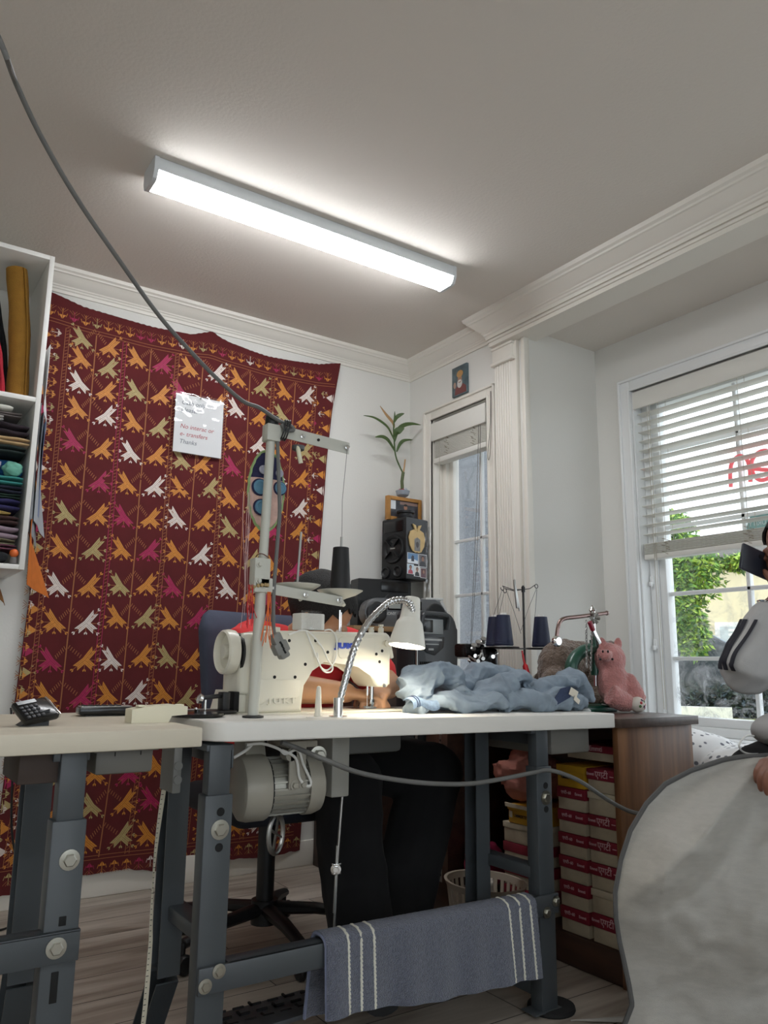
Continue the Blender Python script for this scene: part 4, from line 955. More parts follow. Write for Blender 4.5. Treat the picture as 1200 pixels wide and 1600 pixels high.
for x, z, r, m in ((-.016, .048, .011, mat('button_grey', (166, 166, 182), .4)), (-.022, .004, .018, M_sky), (-.017, -.045, .017, M_sky), (.032, .008, .015, M_sky), (.028, .045, .010, MATS['button_grey'])):
    c = oc + V((x, -.011, z)); b = MB()
    if r > .013: b.lathe([(0, 0), (r * 1.22, 0), (r * 1.15, .003), (0, .003)], c, (0, -1, 0), 20); part('button_patch', b, M_nv, PC); b = MB()
    b.lathe([(0, .002), (r, .002), (r, .005), (r * .7, .006), (r * .6, .0048), (0, .0048)], c, (0, -1, 0), 24); part('button', b, m, PC)
part('hanging_loop', MB().tube(smoothpts([ov(1, PI / 2), (.800, 1.70, 1.392), (.790, 1.674, 1.402), (.800, 1.69, 1.39)]), .0012, 6), M_white, PC)

# ------------------------------------------------------------------ grey power cord from the ceiling to the stand, with hanging socket
P = [at(*p, 'z', 2.438) for p in ((-60, -60),)] + [at(-4, 55, 'y', 1.25), at(25, 130, 'y', 1.30), at(65, 215, 'y', 1.36), at(120, 310, 'y', 1.42), at(185, 405, 'y', 1.48), at(250, 495, 'y', 1.54), at(310, 562, 'y', 1.58), at(345, 597, 'y', 1.60), at(380, 627, 'y', 1.62), at(405, 637, 'y', 1.63), at(432, 655, 'y', 1.64), at(446, 662, 'y', 1.645)]
PC_ = thing('hanging_power_cord', (.80, 1.64, 1.45), 'grey power cord slung from the ceiling to the thread stand', 'cord')
part('cord', MB().tube(smoothpts(P, 8), .0047, 10), M_cord, PC_)
P = [at(*p, 'y', 1.64) for p in ((446, 661), (456, 667), (458, 672), (446, 671), (440, 662))]
part('cord_loop', MB().tube(smoothpts(P, closed=False), .005, 10), M_cord, PC_)
b = MB()
for k in range(3):
    cx = .812 + k * .006; b.tube([V((cx + .012 * math.cos(a) * .4 + .006 * math.sin(a), 1.648 + .020 * math.cos(a), 1.424 + .026 * math.sin(a))) for a in [2 * PI * i / 16 for i in range(16)]], .0018, 6, closed=True)
part('twist_tie', b, M_black, PC_)
DC = thing('drop_cord', (.80, 1.65, .90), 'grey cord with a grey socket dangling in front of the machine', 'cord')
P = [at(*p, 'y', 1.650) for p in ((433, 677), (434, 700), (436, 760), (437, 800), (434, 840), (431, 880), (428, 920), (427, 960), (428, 986), (431, 993))]
part('cord', MB().tube(smoothpts(P, 8), .0046, 10), M_cord, DC)
b = MB(); e0, e1 = at(428, 990, 'y', 1.650), at(445, 1028, 'y', 1.650)
b.bar(e0, e1, .026, .024, .005); b.bar(e0.lerp(e1, .35), e0.lerp(e1, .8), .028, .036, .005); sk = part('socket', b, mat('socket_grey', (128, 128, 124), .5), DC)
b = MB()
for t in (.42, .56, .72): c = e0.lerp(e1, t); b.box((c.x, c.y - .014, c.z), (.012, .003, .004), .0005, rot=(0, .9, 0))
part('socket_slot', b, M_dark, sk)

# ------------------------------------------------------------------ gooseneck lamp
GL = thing('gooseneck_lamp', (.968, 1.62, .745), 'gooseneck work lamp with white shade bent over the machine', 'lamp')
P = smoothpts([(.968, 1.62, .747), (.974, 1.62, .79), (.987, 1.62, .835), (1.003, 1.622, .885), (1.022, 1.625, .926), (1.055, 1.628, .972), (1.094, 1.63, 1.007), (1.125, 1.632, 1.026), (1.160, 1.634, 1.031), (1.184, 1.636, 1.024), (1.196, 1.638, 1.004)], 10)
b = MB(); rs = [(.0085 + .0009 * math.sin(i * 2.2)) for i in range(len(P))]; b.tube(P, rs, 12); part('gooseneck', b, mat('chrome_flex', (200, 200, 200), .18, 1.0), GL)
b = MB(); b.lathe([(0, 0), (.022, 0), (.022, .003), (.0115, .004), (.0115, .045), (0, .045)], (.968, 1.62, zt_(.968)), (0, 0, 1), 20); part('base', b, M_chrome, GL)
sx = V((1.188, 1.652, .915)); ax = V((.165, .04, 1)).normalized()
M_shade = mat('shade_white', (232, 230, 220), .35)
b = MB(); b.lathe([(.0470, 0), (.0480, .001), (.0435, .024), (.0355, .056), (.0335, .062), (.0275, .070), (.0265, .074), (.0210, .124), (.0185, .128), (0, .129), (0, .126), (.018, .125), (.0245, .072), (.032, .060), (.0415, .024), (.0460, .001)], sx, ax, 48); part('lamp_shade', b, M_shade, GL)
b = MB(); b.ball(sx + ax * .030, (.027, .027, .026), 20); part('bulb', b, mat('lamp_bulb', (255, 244, 224), .5, emit=DESKLAMP), GL)
# ------------------------------------------------------------------ blinds
M_blind = mat('blind_white', (230, 229, 222), .5); M_ladder = mat('ladder_cord', (190, 184, 170), .8)
BL = thing('window_blind', (XR + .03, 2.81, 1.87), 'gathered white slatted blind high in the narrow window by the corner', 'blind')
def bys(z, x=XR + .03): return at(681, 720, 'x', x).z
x0 = XR - .006
part('valance', MB().bb((x0 - .010, W1[0] + .012, 1.972), (x0 + .002, W1[1] - .004, 2.066), .003), M_blind, BL)
part('headrail', MB().bb((x0 + .004, W1[0] + .014, 2.02), (x0 + .055, W1[1] - .010, 2.066), .002), M_blind, BL)
for k in range(18):
    z = 1.888 + k * .0052
    part('slat', MB().bb((x0 + .004, W1[0] + .022, z), (x0 + .054, W1[1] - .016, z + .0028), .001), M_blind, BL)
part('bottom_rail', MB().bb((x0 + .002, W1[0] + .020, 1.858), (x0 + .056, W1[1] - .012, 1.884), .003), M_blind, BL)
for y in (2.70, 2.90):
    b = MB()
    for k in range(12): b.tube([V((x0 + .002 + .004 * math.sin(k * 2 + j), y + .010 * math.sin(k * 1.7) + .008 * j, 1.885 + k * .0075 + .004 * j)) for j in (0, 1, 2)], .0012, 5)
    part('ladder_tape', b, mat('ladder_tan', (142, 130, 110), .8), BL)
for dy, bot, top in ((0, .76, 1.97), (.012, .78, 1.97)):
    part('pull_cord', MB().tube(smoothpts([(x0 + .0, 2.655 + dy, top), (x0 + .002, 2.672 + dy * 1.5, 1.6), (x0 + .002, 2.71 + dy, 1.2), (x0 + .002, 2.76, bot)]), .0012, 5), mat('cord_dark', (112, 108, 102), .7), BL)
part('tilt_cord', MB().tube([(x0 + .001, 2.965, 1.97), (x0 + .001, 2.966, 1.2)], .0012, 5), M_ladder, BL)
cl = one('cord_loop', MB().tube(smoothpts([(XR - .032, 2.553, 2.10), (XR - .033, 2.556, 1.95), (XR - .034, 2.575, 1.80), (XR - .034, 2.562, 1.795), (XR - .033, 2.550, 1.95), (XR - .032, 2.550, 2.10)]), .0016, 6), mat('cord_dark', (112, 108, 102), .7), 'dark blind cord looped down the right side of the narrow window frame', 'cord')

BB = thing('window_blind', (XB + .03, 1.0, 1.33), 'wide white slatted blind half lowered across the bay window', 'blind')
BX = XB + .006; by0, by1 = W2[0] + .02, W2[1] - .012
part('valance', MB().bb((BX - .010, by0, 1.998), (BX + .004, by1 + .006, 2.078), .003), M_blind, BB)
part('headrail', MB().bb((BX + .006, by0, 2.028), (BX + .05, by1, 2.078), .002), M_blind, BB)
for k in range(14):
    z = 1.972 - k * .0418
    part('slat', MB().box((BX + .028, (by0 + by1) / 2, z), (.050, by1 - by0 - .01, .0030), .001, rot=(0, math.radians(5), 0)), M_blind, BB)
for k in range(9):
    z = 1.346 + k * .0052
    part('slat', MB().bb((BX + .003, by0 + .005, z), (BX + .053, by1 - .005, z + .003), .001), M_blind, BB)
part('bottom_rail', MB().bb((BX + .002, by0 + .005, 1.322), (BX + .054, by1 - .005, 1.344), .003), M_blind, BB)
for y in (2.03, 1.66, 1.30, .94, .58, .2, -.1):
    for xx in (BX + .002, BX + .054): part('ladder_cord', MB().tube([(xx, y, 2.03), (xx, y, 1.345)], .0009, 5), M_ladder, BB)
    if y > 1.2:
        b = MB()
        for k in range(8): b.tube([V((BX + .000 + .002 * j, y + .014 * math.sin(k * 1.9) + .010 * (j - 1), 1.335 + k * .009 + .003 * j)) for j in (0, 1, 2)], .0012, 5)
        part('ladder_tape', b, mat('ladder_tan', (142, 130, 110), .8), BB)
for y in (2.085, 2.075): part('pull_cord', MB().tube([(BX + .0, y, 2.0), (BX - .001, y + .004, 1.2), (BX, y - .002, .70)], .0013, 5), M_ladder, BB)
for z in (1.24, .98): pass

# neon sign seen from behind
NS = thing('neon_sign', (XB + .115, 1.4, 1.56), 'pink glass tube sign hanging behind the blind, seen from its back', 'sign')
M_neon = mat('neon_tube', (226, 108, 116), .25, emit=.25)
xs_ = XB + .080
def neon(pts, r=.0085): part('letter_tube', MB().tube(smoothpts([V((xs_, y, z)) for y, z in pts], 6), r, 10), M_neon, NS)
yn = at(1142, 760, 'x', xs_); h_ = at(1142, 723, 'x', xs_).z - yn.z
y0_ = yn.y; z0_ = yn.z - .002
neon([(y0_, z0_), (y0_ - .002, z0_ + .06), (y0_ - .014, z0_ + .10), (y0_ - .045, z0_ + .118), (y0_ - .075, z0_ + .10), (y0_ - .085, z0_ + .06), (y0_ - .084, z0_ + .005)])
def e_(c, z): return [(c + .010, z + .058), (c - .045, z + .040), (c - .052, z + .075), (c - .030, z + .115), (c + .010, z + .118), (c + .048, z + .09), (c + .050, z + .04), (c + .020, z + .004), (c - .035, z + .006)]
neon([(y0_ - .100, z0_ + .055), (y0_ - .185, z0_ + .035), (y0_ - .190, z0_ + .075), (y0_ - .165, z0_ + .112), (y0_ - .130, z0_ + .116), (y0_ - .098, z0_ + .09), (y0_ - .096, z0_ + .04), (y0_ - .125, z0_ + .004), (y0_ - .175, z0_ + .008)])
neon([(y0_ - .300, z0_ - .06), (y0_ - .300, z0_ + .10), (y0_ - .270, z0_ + .118), (y0_ - .225, z0_ + .10), (y0_ - .215, z0_ + .055), (y0_ - .24, z0_ + .012), (y0_ - .295, z0_ + .02)])
neon([(y0_ - .42 + .05 * math.cos(a), z0_ + .06 + .058 * math.sin(a)) for a in [2 * PI * i / 16 for i in range(17)]])
part('support_bar', MB().bb((xs_ - .003, y0_ - .48, z0_ + .150), (xs_ + .003, y0_ - .01, z0_ + .156)), mat('clear_bar', (210, 214, 214), .2), NS)
for y in (y0_ - .06, y0_ - .40): part('hanging_wire', MB().tube([(xs_, y, z0_ + .11), (xs_, y + .02, z0_ + .156), (xs_, y + .02, 2.0)], .0008, 5), M_steel, NS)
ST2 = thing('security_sticker', (XB + .088, 1.58, 1.40), 'pale teal security sticker on the bay window glass seen in reverse', 'sticker')
c_ = at(1192, 815, 'x', XB + .089)
part('sticker', MB().prism([(-.075, -.028), (.075, -.028), (.05, .028), (-.05, .028)], c_, (0, -1, 0), (0, 0, 1), .0008), mat('sticker_teal', (150, 190, 188), .6), ST2)
part('lettering', text_mesh('SECURITY', .026, frame(c_ - V((.0022, 0, .004)), (0, -1, 0), (0, 0, 1)) @ Matrix.Scale(-1, 4, (1, 0, 0)), .0003), mat('sticker_white', (232, 240, 240), .6), ST2, smooth=0)

# ------------------------------------------------------------------ portrait above the narrow window
PT = thing('portrait_print', (XR - .01, 2.795, 2.155), 'small portrait of a bearded man in a turban above the narrow window', 'picture')
part('panel', MB().bb((XR - .014, 2.740, 2.156), (XR - .001, 2.852, 2.305), .001), mat('print_bg', (86, 104, 110), .4, var=.35, scale=22), PT)
def ell(cy, cz, ry, rz, x, n=24): return [V((x, cy + ry * math.cos(2 * PI * i / n), cz + rz * math.sin(2 * PI * i / n))) for i in range(n)]
pf = XR - .0146
def pic(name, pts, rgb): part(name, MB().poly(pts), mat('print_%d_%d_%d' % rgb, rgb, .5), PT, smooth=0)
pic('robe', [V((pf, 2.744, 2.160)), V((pf, 2.832, 2.160)), V((pf, 2.826, 2.192)), V((pf, 2.80, 2.210)), V((pf, 2.765, 2.206)), V((pf, 2.744, 2.19))], (122, 70, 68))
pic('raised_hand', ell(2.830, 2.212, .010, .016, pf - .0003), (178, 150, 132))
pic('beard', ell(2.792, 2.215, .019, .024, pf - .0004), (206, 204, 200))
pic('face', ell(2.791, 2.236, .016, .020, pf - .0007), (170, 134, 112))
pic('turban', ell(2.790, 2.262, .024, .018, pf - .0010), (196, 152, 96))
pic('moustache', ell(2.792, 2.227, .012, .005, pf - .0012), (214, 212, 208))

# ------------------------------------------------------------------ wooden desk unit with box stacks
def wood(name, c1, c2, sc=(3, 30, 30), rough=.45):
    return mat(name, c1, rough, rgb2=c2, scale=1.4, stretch=sc, detail=6, bump=.02, bscale=4)
M_wv = wood('walnut_panel', (92, 60, 38), (138, 96, 62), (26, 26, 2.2)); M_wd = wood('walnut_dark', (50, 33, 26), (74, 50, 38), (20, 2.5, 20)); M_wt = wood('walnut_top', (62, 48, 42), (88, 72, 64), (26, 2.2, 26), .35)
DK = thing('wooden_desk', (2.05, 2.02, 0), 'brown wooden desk unit with an open side full of shoe boxes', 'desk')
DX0, DX1, DY0, DY1, DZ = 1.872, 2.222, 1.558, 2.475, .722
part('desktop', MB().bb((1.864, 1.538, DZ - .026), (2.232, 2.480, DZ), .002), M_wt, DK)
part('end_panel', MB().bb((DX0, DY0, .0), (DX1, DY0 + .020, DZ - .026), .001), M_wv, DK)
b = MB(); b.bb((DX0, 2.345, 0), (DX1, DY1, DZ - .026), .001); fp_ = part('end_post', b, M_wd, DK)
b = MB(); b.bb((DX0 - .001, 2.378, .10), (DX0 + .002, 2.392, DZ - .03))
for k in range(22): b.bb((DX0 - .002, 2.382, .12 + k * .026), (DX0 - .0005, 2.388, .128 + k * .026), mi=1)
part('shelf_strip', b, [M_steel, M_dark], fp_)
part('back_panel', MB().bb((DX1 - .012, DY0 + .02, 0), (DX1, 2.345, DZ - .026)), M_wd, DK)
part('plinth', MB().bb((DX0 + .004, DY0 + .020, .002), (DX1 - .012, 2.345, .088), .001), M_wd, DK)

M_card = mat('box_card', (172, 160, 138), .85, var=.14, scale=18, bump=.1, bscale=30); M_lidred = mat('box_red', (118, 20, 40), .65, var=.2, scale=25); M_lidw = mat('box_paper', (182, 172, 150), .85, var=.12, scale=30)
M_print = mat('print_pale', (196, 160, 164), .7); M_yel = mat('box_yellow', (186, 142, 30), .6, var=.08, scale=20); M_ink = mat('ink_black', (28, 26, 26), .7)
def shoebox(label, y0, y1, z0, h, kind, txt=None, dep=.30, x0=1.884, dark=False, group='shoe boxes stacked in the wooden desk'):
    t = thing('shoe_box', ((x0 + dep / 2), (y0 + y1) / 2, z0), label, 'box', group)
    lid = h * .48 if kind == 'red' else h * .30
    part('carton', MB().bb((x0 + .003, y0 + .003, z0), (x0 + dep, y1 - .003, z0 + h - .002), .0015), M_yel if kind == 'yellow' else M_card, t)
    l = part('lid', MB().bb((x0, y0, z0 + h - lid), (x0 + dep + .002, y1, z0 + h - .001), .0015), {'red': M_lidred, 'white': M_lidw, 'yellow': M_yel}[kind], t)
    if txt:
        zc = z0 + h - lid / 2; yc = (y0 + y1) / 2
        if kind == 'yellow': zc = z0 + h * .42
        for body, size, off in txt:
            part('lettering', text_mesh(body, size, frame((x0 - .0006, yc - off, zc), (0, -1, 0), (0, 0, 1)), .0002, bold=.0003), M_ink if kind == 'yellow' else M_print, l, smooth=0)
    return t
z = .0895
ord_ = ['lowest', 'second from the bottom', 'third from the bottom', 'fourth from the bottom', 'fifth from the bottom', 'sixth from the bottom', 'topmost']
T2 = [('Emmti', .011, -.040), ('एगटी –', .026, .012)]
for i, (h, k) in enumerate(((.078, 'red'), (.066, 'white'), (.070, 'red'), (.066, 'red'), (.066, 'red'), (.064, 'white'), (.066, 'red'))):
    shoebox('%s shoe box, %s of the stack against the wood end panel' % ('red lidded' if k == 'red' else 'plain cream', ord_[i]), 1.582, 1.692, z, h, k, T2 if k == 'red' else None); z += h + .0008
shoebox('dim red lidded shoe box lying across the very top of both stacks', 1.60, 1.80, z + .018, .046, 'red', [('Emmti', .02, .02)], dep=.26, x0=1.915)
z9 = z
z = .0895
T1 = [('एगटी–60', .012, -.018), ('Emmti', .011, .032)]
for i, (h, k) in enumerate(((.070, 'red'), (.072, 'red'), (.070, 'red'), (.066, 'red'), (.066, 'red'), (.066, 'red'), (.066, 'yellow'))):
    shoebox('%s box, %s of the stack beside the table leg' % ('yellow printed' if k == 'yellow' else 'worn red lidded', ord_[i]), 1.702, 1.815, z, h, k, T1 if k == 'red' else [('UMMERTEY 60', .011, .0)]); z += h + .0008
shoebox('grey taped box lying flat under the dim red box', 1.60, 1.80, max(z, z9) + .001, .0165, 'white', None, dep=.26, x0=1.905) if False else None
# third stack, seen between the legs
z = .0895
for i, (h, k, nm) in enumerate(((.075, 'red', 'red lidded box, lowest of the stack behind the crossbar'), (.070, 'red', 'red lidded box, second of the stack behind the crossbar'), (.062, 'red', 'red lidded box under the stained cream box'), (.062, 'white', 'stained cream box under the yellow box'))):
    shoebox(nm, 1.895, 2.065, z, h, k, None); z += h + .0008
t = shoebox('yellow shoe box with white lid and hammer mark behind the right table legs', 1.890, 2.035, z, .058, 'yellow', [('UMMERTEY 60', .013, .0)], x0=1.878); 
b = MB(); b.prism([(-.072, 0), (.072, 0), (.074, .010), (-.074, .012)], (1.874, 1.9625, z + .050), (0, -1, 0), (0, 0, 1), .006); part('white_flap', b, M_lidw, t)
b = MB(); b.lathe([(0, 0), (.011, 0), (.011, .0006), (0, .0006)], (1.8775, 1.905, z + .026), (-1, 0, 0), 20); part('round_badge', b, M_lidw, t)
for a in (.8, -.8): part('hammer_mark', MB().box((1.8765, 1.905, z + .026), (.0006, .0035, .016), rot=(a, 0, 0)), M_ink, t)
b = MB(); b.prism([(-.007, -.010), (.007, -.010), (.007, .010), (-.007, .010)], (1.8775, 2.018, z + .027), (0, -1, 0), (0, 0, 1), .0008); part('round_badge', b, M_lidw, t)
ztop3 = z + .062

def crumple(name, label, cat, m, c, r, seed=1, amp=.35, sub=48, sharp=1.6, group=None, floor=True, smooth=60):
    """crumpled soft lump with ridged folds"""
    b = MB(); b.ball((0, 0, 0), 1, sub); me = b.mesh(name)
    for v in me.vertices:
        q = v.co.copy(); n1 = nz(q * 1.3 + V((seed, 0, 0))); n2 = 1 - abs(nz(q * 2.4 + V((0, seed, 0)))) * sharp; n3 = 1 - abs(nz(q * 5.0 + V((0, 0, seed)))) * sharp
        k = 1 + amp * (.6 * n1 + .30 * (n2 - .5) + .14 * (n3 - .5))
        v.co = V((c[0] + q.x * r[0] * k, c[1] + q.y * r[1] * k, c[2] + max(q.z * r[2] * k, -r[2] if floor else -9)))
    return one(name, me, m, label, cat, group, smooth=smooth)
pk = crumple('pink_cloth', 'crumpled salmon pink cloth stuffed above the yellow box', 'cloth', fab('cloth_salmon', (172, 112, 98)), (1.99, 2.03, ztop3 + .080), (.10, .12, .078), 3.3, .6)
crumple('magenta_cloth', 'crumpled magenta cloth bundle on the desk plinth behind the rear leg', 'cloth', fab('cloth_magenta', (140, 14, 60)), (1.955, 2.245, .088 + .085), (.075, .06, .085), 9.1, .4)
crumple('white_cloth', 'small crumpled white cloth below the magenta bundle', 'cloth', fab('cloth_offwhite', (206, 200, 188)), (1.905, 2.165, .088 + .035), (.022, .035, .035), 5.1, .4)
# laundry basket in front of the desk
LB = thing('laundry_basket', (1.76, 2.02, 0), 'beige plastic laundry basket with slotted sides behind the towel', 'basket')
M_bask = mat('basket_beige', (176, 164, 148), .5)
bc = V((1.745, 2.00, 0)); b = MB()
def bw_(z): return .088 + .022 * z / .2
n = 32
for k in range(n):
    a0, a1 = 2 * PI * k / n, 2 * PI * (k + .5) / n
    for za, zb_ in ((.03, .10), (.118, .185)):
        b.add([V((bc.x + bw_(z_) * 1.0 * math.cos(a) * (1 if o else .975), bc.y + bw_(z_) * 1.25 * math.sin(a) * (1 if o else .975), z_)) for o in (1, 0) for z_ in (za - .004, zb_ + .004) for a in (a0, a1)], [(0, 1, 3, 2), (4, 6, 7, 5), (0, 2, 6, 4), (1, 5, 7, 3)])
for za, zb_ in ((0.001, .03), (.10, .118), (.185, .205)):
    t_ = MB().lathe([(bw_(za) - .003, za), (bw_(za), za), (bw_(zb_) + (.006 if zb_ > .2 else 0), zb_), (bw_(zb_) - .003, zb_), (bw_(za) - .003, za)], (0, 0, 0), (0, 0, 1), 40)
    b.add([V((p.x + bc.x, p.y * 1.25 + bc.y, p.z)) for p in t_.v], t_.f)
t_ = MB().lathe([(0, .002), (.085, .002), (.085, .005), (0, .005)], (0, 0, 0), (0, 0, 1), 40); b.add([V((p.x + bc.x, p.y * 1.25 + bc.y, p.z)) for p in t_.v], t_.f)
part('basket_wall', b, M_bask, LB)
one('cardboard_box', MB().bb((1.68, 2.37, .001), (1.81, 2.47, .11), .002), mat('cardboard', (150, 118, 84), .85), 'small cardboard box on the floor beyond the wooden desk', 'box')

# ------------------------------------------------------------------ tall air cooler beyond the desk
AC = thing('air_cooler', (1.94, 2.64, 0), 'tall dark grey air cooler with a carry handle beyond the jeans', 'air cooler')
M_ac = mat('cooler_grey', (52, 55, 58), .38, var=.03, scale=3); M_ac2 = mat('cooler_dark', (30, 34, 38), .3)
th = math.radians(10); ux, uy = V((math.cos(th), math.sin(th), 0)), V((-math.sin(th), math.cos(th), 0))
A_ = V((1.842, 2.492, 0)); MA = frame(A_, ux, uy); aw, ad, ah = .240, .120, at(690, 954, 'y', 2.52).z
b = MB(); b.T = MA
b.add([], [])
outl = [(0, .02), (aw, .02), (aw, ah - .075)] + [(aw - .07 + .07 * math.cos(math.radians(a)), ah - .075 + .07 * math.sin(math.radians(a))) for a in (15, 30, 45, 60, 75, 90)] + [(.012, ah - .005), (0, ah - .02)]
rprism(b, outl, (0, ad, 0), (1, 0, 0), (0, 0, 1), ad, .010, 3)
part('cabinet', b, M_ac, AC)
b = MB(); b.T = MA; b.bb((-.004, .012, .05), (.002, ad - .02, ah - .10), .002); part('side_panel', b, M_ac2, AC)
b = MB(); b.T = MA; b.bb((-.006, -.004, .03), (.0, .004, ah - .12), .001); part('edge_strip', b, M_steel, AC)
hz = ah - .045
b = MB(); b.T = MA; b.bb((.028, -.004, hz - .052), (.150, .002, hz + .008), .003); part('handle_recess', b, mat('recess_silver', (150, 154, 154), .35), AC)
b = MB(); b.T = MA; b.tube(smoothpts([(.012, -.006, hz - .04), (.016, -.014, hz + .010), (.035, -.018, hz + .024), (.14, -.018, hz + .024), (.165, -.014, hz + .012), (.168, -.006, hz - .03)]), .010, 10); part('carry_handle', b, M_ac, AC)
b = MB(); b.T = MA; b.bb((.030, -.007, hz - .045), (.085, -.003, hz + .004), .002); part('window', b, M_blackgloss, AC)
b = MB(); b.T = MA; rprism(b, [(.016, hz - .062), (.158, hz - .062), (.150, hz - .105), (.10, hz - .135), (.05, hz - .125), (.02, hz - .10)], (0, .001, 0), (1, 0, 0), (0, 0, 1), .005, .002, 2); cp = part('control_panel', b, M_ac2, AC)
b = MB(); b.T = MA; b.bb((.04, -.0052, hz - .078), (.14, -.0042, hz - .070)); b.bb((.045, -.0052, hz - .094), (.12, -.0042, hz - .090)); b.bb((.06, -.0052, hz - .116), (.09, -.0042, hz - .108)); part('panel_print', b, mat('print_silver', (190, 192, 190), .5), cp)
for i in range(8):
    b = MB(); b.T = MA; b.bb((.016 + i * .0118, -.004, ah - .40), (.0215 + i * .0118, .003, ah - .205), .001); part('vent_slot', b, M_dark, AC)
for j in range(5):
    b = MB(); b.T = MA; b.bb((.014, -.006, ah - .385 + j * .040), (.106, -.003, ah - .382 + j * .040)); part('vent_bar', b, M_ac, AC)
b = MB(); b.T = MA
for x, y in ((.03, .03), (aw - .03, .03), (.03, ad - .03), (aw - .03, ad - .03)): b.lathe([(0, .0), (.016, .0), (.016, .022), (0, .022)], (x, y, 0), (0, 0, 1), 14)
b.bb((.01, .01, .014), (aw - .01, ad - .01, .024)); part('base', b, M_black, AC)

# ------------------------------------------------------------------ corner cabinet, boombox, speakers
HB = 1.032
CC = thing('corner_cabinet', (2.05, 3.05, 0), 'wooden cabinet in the room corner under the boombox', 'cabinet')
part('carcass', MB().bb((1.80, 2.90, .0), (2.308, 3.200, HB - .022), .002), M_wd, CC)
part('cabinet_top', MB().bb((1.785, 2.872, HB - .022), (2.314, 3.204, HB), .002), wood('oak_top', (140, 108, 72), (166, 132, 92), (2.2, 26, 26)), CC)
BO = thing('boombox', (2.09, 2.93, HB), 'dark grey boombox with round speakers and silver lettering behind the lamp', 'boombox')
MBx = frame((2.095, 2.945, HB), (.955, -.297, 0), (.297, .955, 0)); M_bo = mat('boombox_grey', (96, 98, 100), .4)
bh = at(630, 937, 'y', 2.94).z - HB
def stad(w, h, r): return arc2(w / 2 - r, r, r, -90, 0) + arc2(w / 2 - r, h - r, r, 0, 90) + arc2(-w / 2 + r, h - r, r, 90, 180) + arc2(-w / 2 + r, r, r, 180, 270)
b = MB(); b.T = MBx; rprism(b, stad(.392, bh, min(.055, bh * .48)), (0, .055, .001), (1, 0, 0), (0, 0, 1), .105, .010, 3); part('case', b, M_bo, BO)
for sx_ in (-1, 1):
    b = MB(); b.T = MBx; b.lathe([(0, .001), (.020, .003), (.038, .005), (.046, .003), (.049, .0), (.049, -.004)], (sx_ * .140, -.050, bh * .5), (0, -1, 0), 32); part('speaker_grille', b, M_black, BO)
b = MB(); b.T = MBx; b.bb((-.090, -.055, bh * .60), (.072, -.049, bh * .92), .002); fpn = part('front_panel', b, M_blackgloss, BO)
b = MB(); b.T = MBx; b.bb((-.085, -.0565, bh * .65), (-.030, -.0548, bh * .82)); part('display', b, mat('lcd_grey', (150, 154, 148), .3), fpn)
part('lettering', text_mesh('SONY', .018, MBx @ frame((-.074, -.0512, bh * .47), (1, 0, 0), (0, 0, 1)), .0006, bold=.0004), mat('print_silver', (190, 192, 190), .5), BO, smooth=0)
b = MB(); b.T = MBx; b.prism([(.150, .012), (.190, .03), (.197, .085), (.175, bh), (.165, bh - .01), (.182, .08), (.172, .04)], (0, -.050, 0), (1, 0, 0), (0, 0, 1), -.012); part('silver_trim', b, mat('silver_plastic', (206, 208, 206), .35), BO, 'silver side trim')
b = MB(); b.T = MBx; b.bb((.10, -.03, bh), (.19, .04, bh + .012), .004); b.bb((.195, -.01, bh * .6), (.235, -.006, bh * .62)); part('lid', b, mat('silver_plastic', (206, 208, 206), .35), BO)

def speaker(name, label, A, ang, wf, ws, z0, h, small):
    """A: near vertical edge; front face runs left from A, side face runs right"""
    f = V((-math.cos(ang), math.sin(ang), 0)); s = V((math.sin(ang), math.cos(ang), 0))
    t = thing(name, (A[0], A[1] + .05, z0), label, 'speaker')
    O = V((A[0], A[1], z0)); m = frame(O, -f, s)      # x along the front towards A, y into the depth
    b = MB(); b.T = m; rprism(b, [(-wf, 0), (0, 0), (0, ws), (-wf, ws)], (0, 0, .001), (1, 0, 0), (0, 1, 0), h - .002, .008, 3); part('cabinet', b, M_black, t)
    return t, m
zs1 = HB; zs2 = at(630, 905, 'y', 3.0).z; zs3 = at(625, 806, 'y', 3.0).z
S1, m1 = speaker('floor_speaker', 'black loudspeaker on the cabinet behind the boombox', (2.195, 3.02), math.radians(12), .27, .10, zs1, zs2 - zs1, True)
b = MB(); b.T = m1; b.bb((-.155, -.004, zs2 - zs1 - .060), (-.015, .002, zs2 - zs1 - .012), .004); part('horn', b, M_blackgloss, S1)
b = MB(); b.T = m1; b.lathe([(0, .0), (.03, .003), (.060, .004), (.064, .0)], (-.085, 0, zs2 - zs1 - .125), (0, -1, 0), 32); part('woofer', b, M_black, S1)
hh = zs3 - zs2
S2, m2 = speaker('party_speaker', 'black loudspeaker covered in photos, standing on the lower speaker', (2.140, 2.985), math.radians(80), .165, .150, zs2, hh, False)
b = MB(); b.T = m2; b.bb((-.150, -.004, hh * .77), (-.02, .003, hh * .95), .004); part('horn', b, M_blackgloss, S2)
b = MB(); b.T = m2; b.lathe([(0, .006), (.022, .006), (.030, .001), (.050, .0), (.060, .008), (.068, .010), (.072, .004), (.072, -.002)], (-.085, 0, hh * .50), (0, -1, 0), 36); wf_ = part('woofer', b, M_black, S2)
for a in range(4):
    b = MB(); b.T = m2; q = a * PI / 2 + PI / 4; b.bar((-.085 + .018 * math.cos(q), -.008, hh * .5 + .018 * math.sin(q)), (-.085 + .064 * math.cos(q), -.011, hh * .5 + .064 * math.sin(q)), .004, .014, .001, up=(0, 1, 0)); part('grille_arm', b, M_black, wf_)
b = MB(); b.T = m2; b.bb((-.10, -.0085, hh * .495), (-.068, -.0075, hh * .515)); part('badge', b, M_steel, wf_)
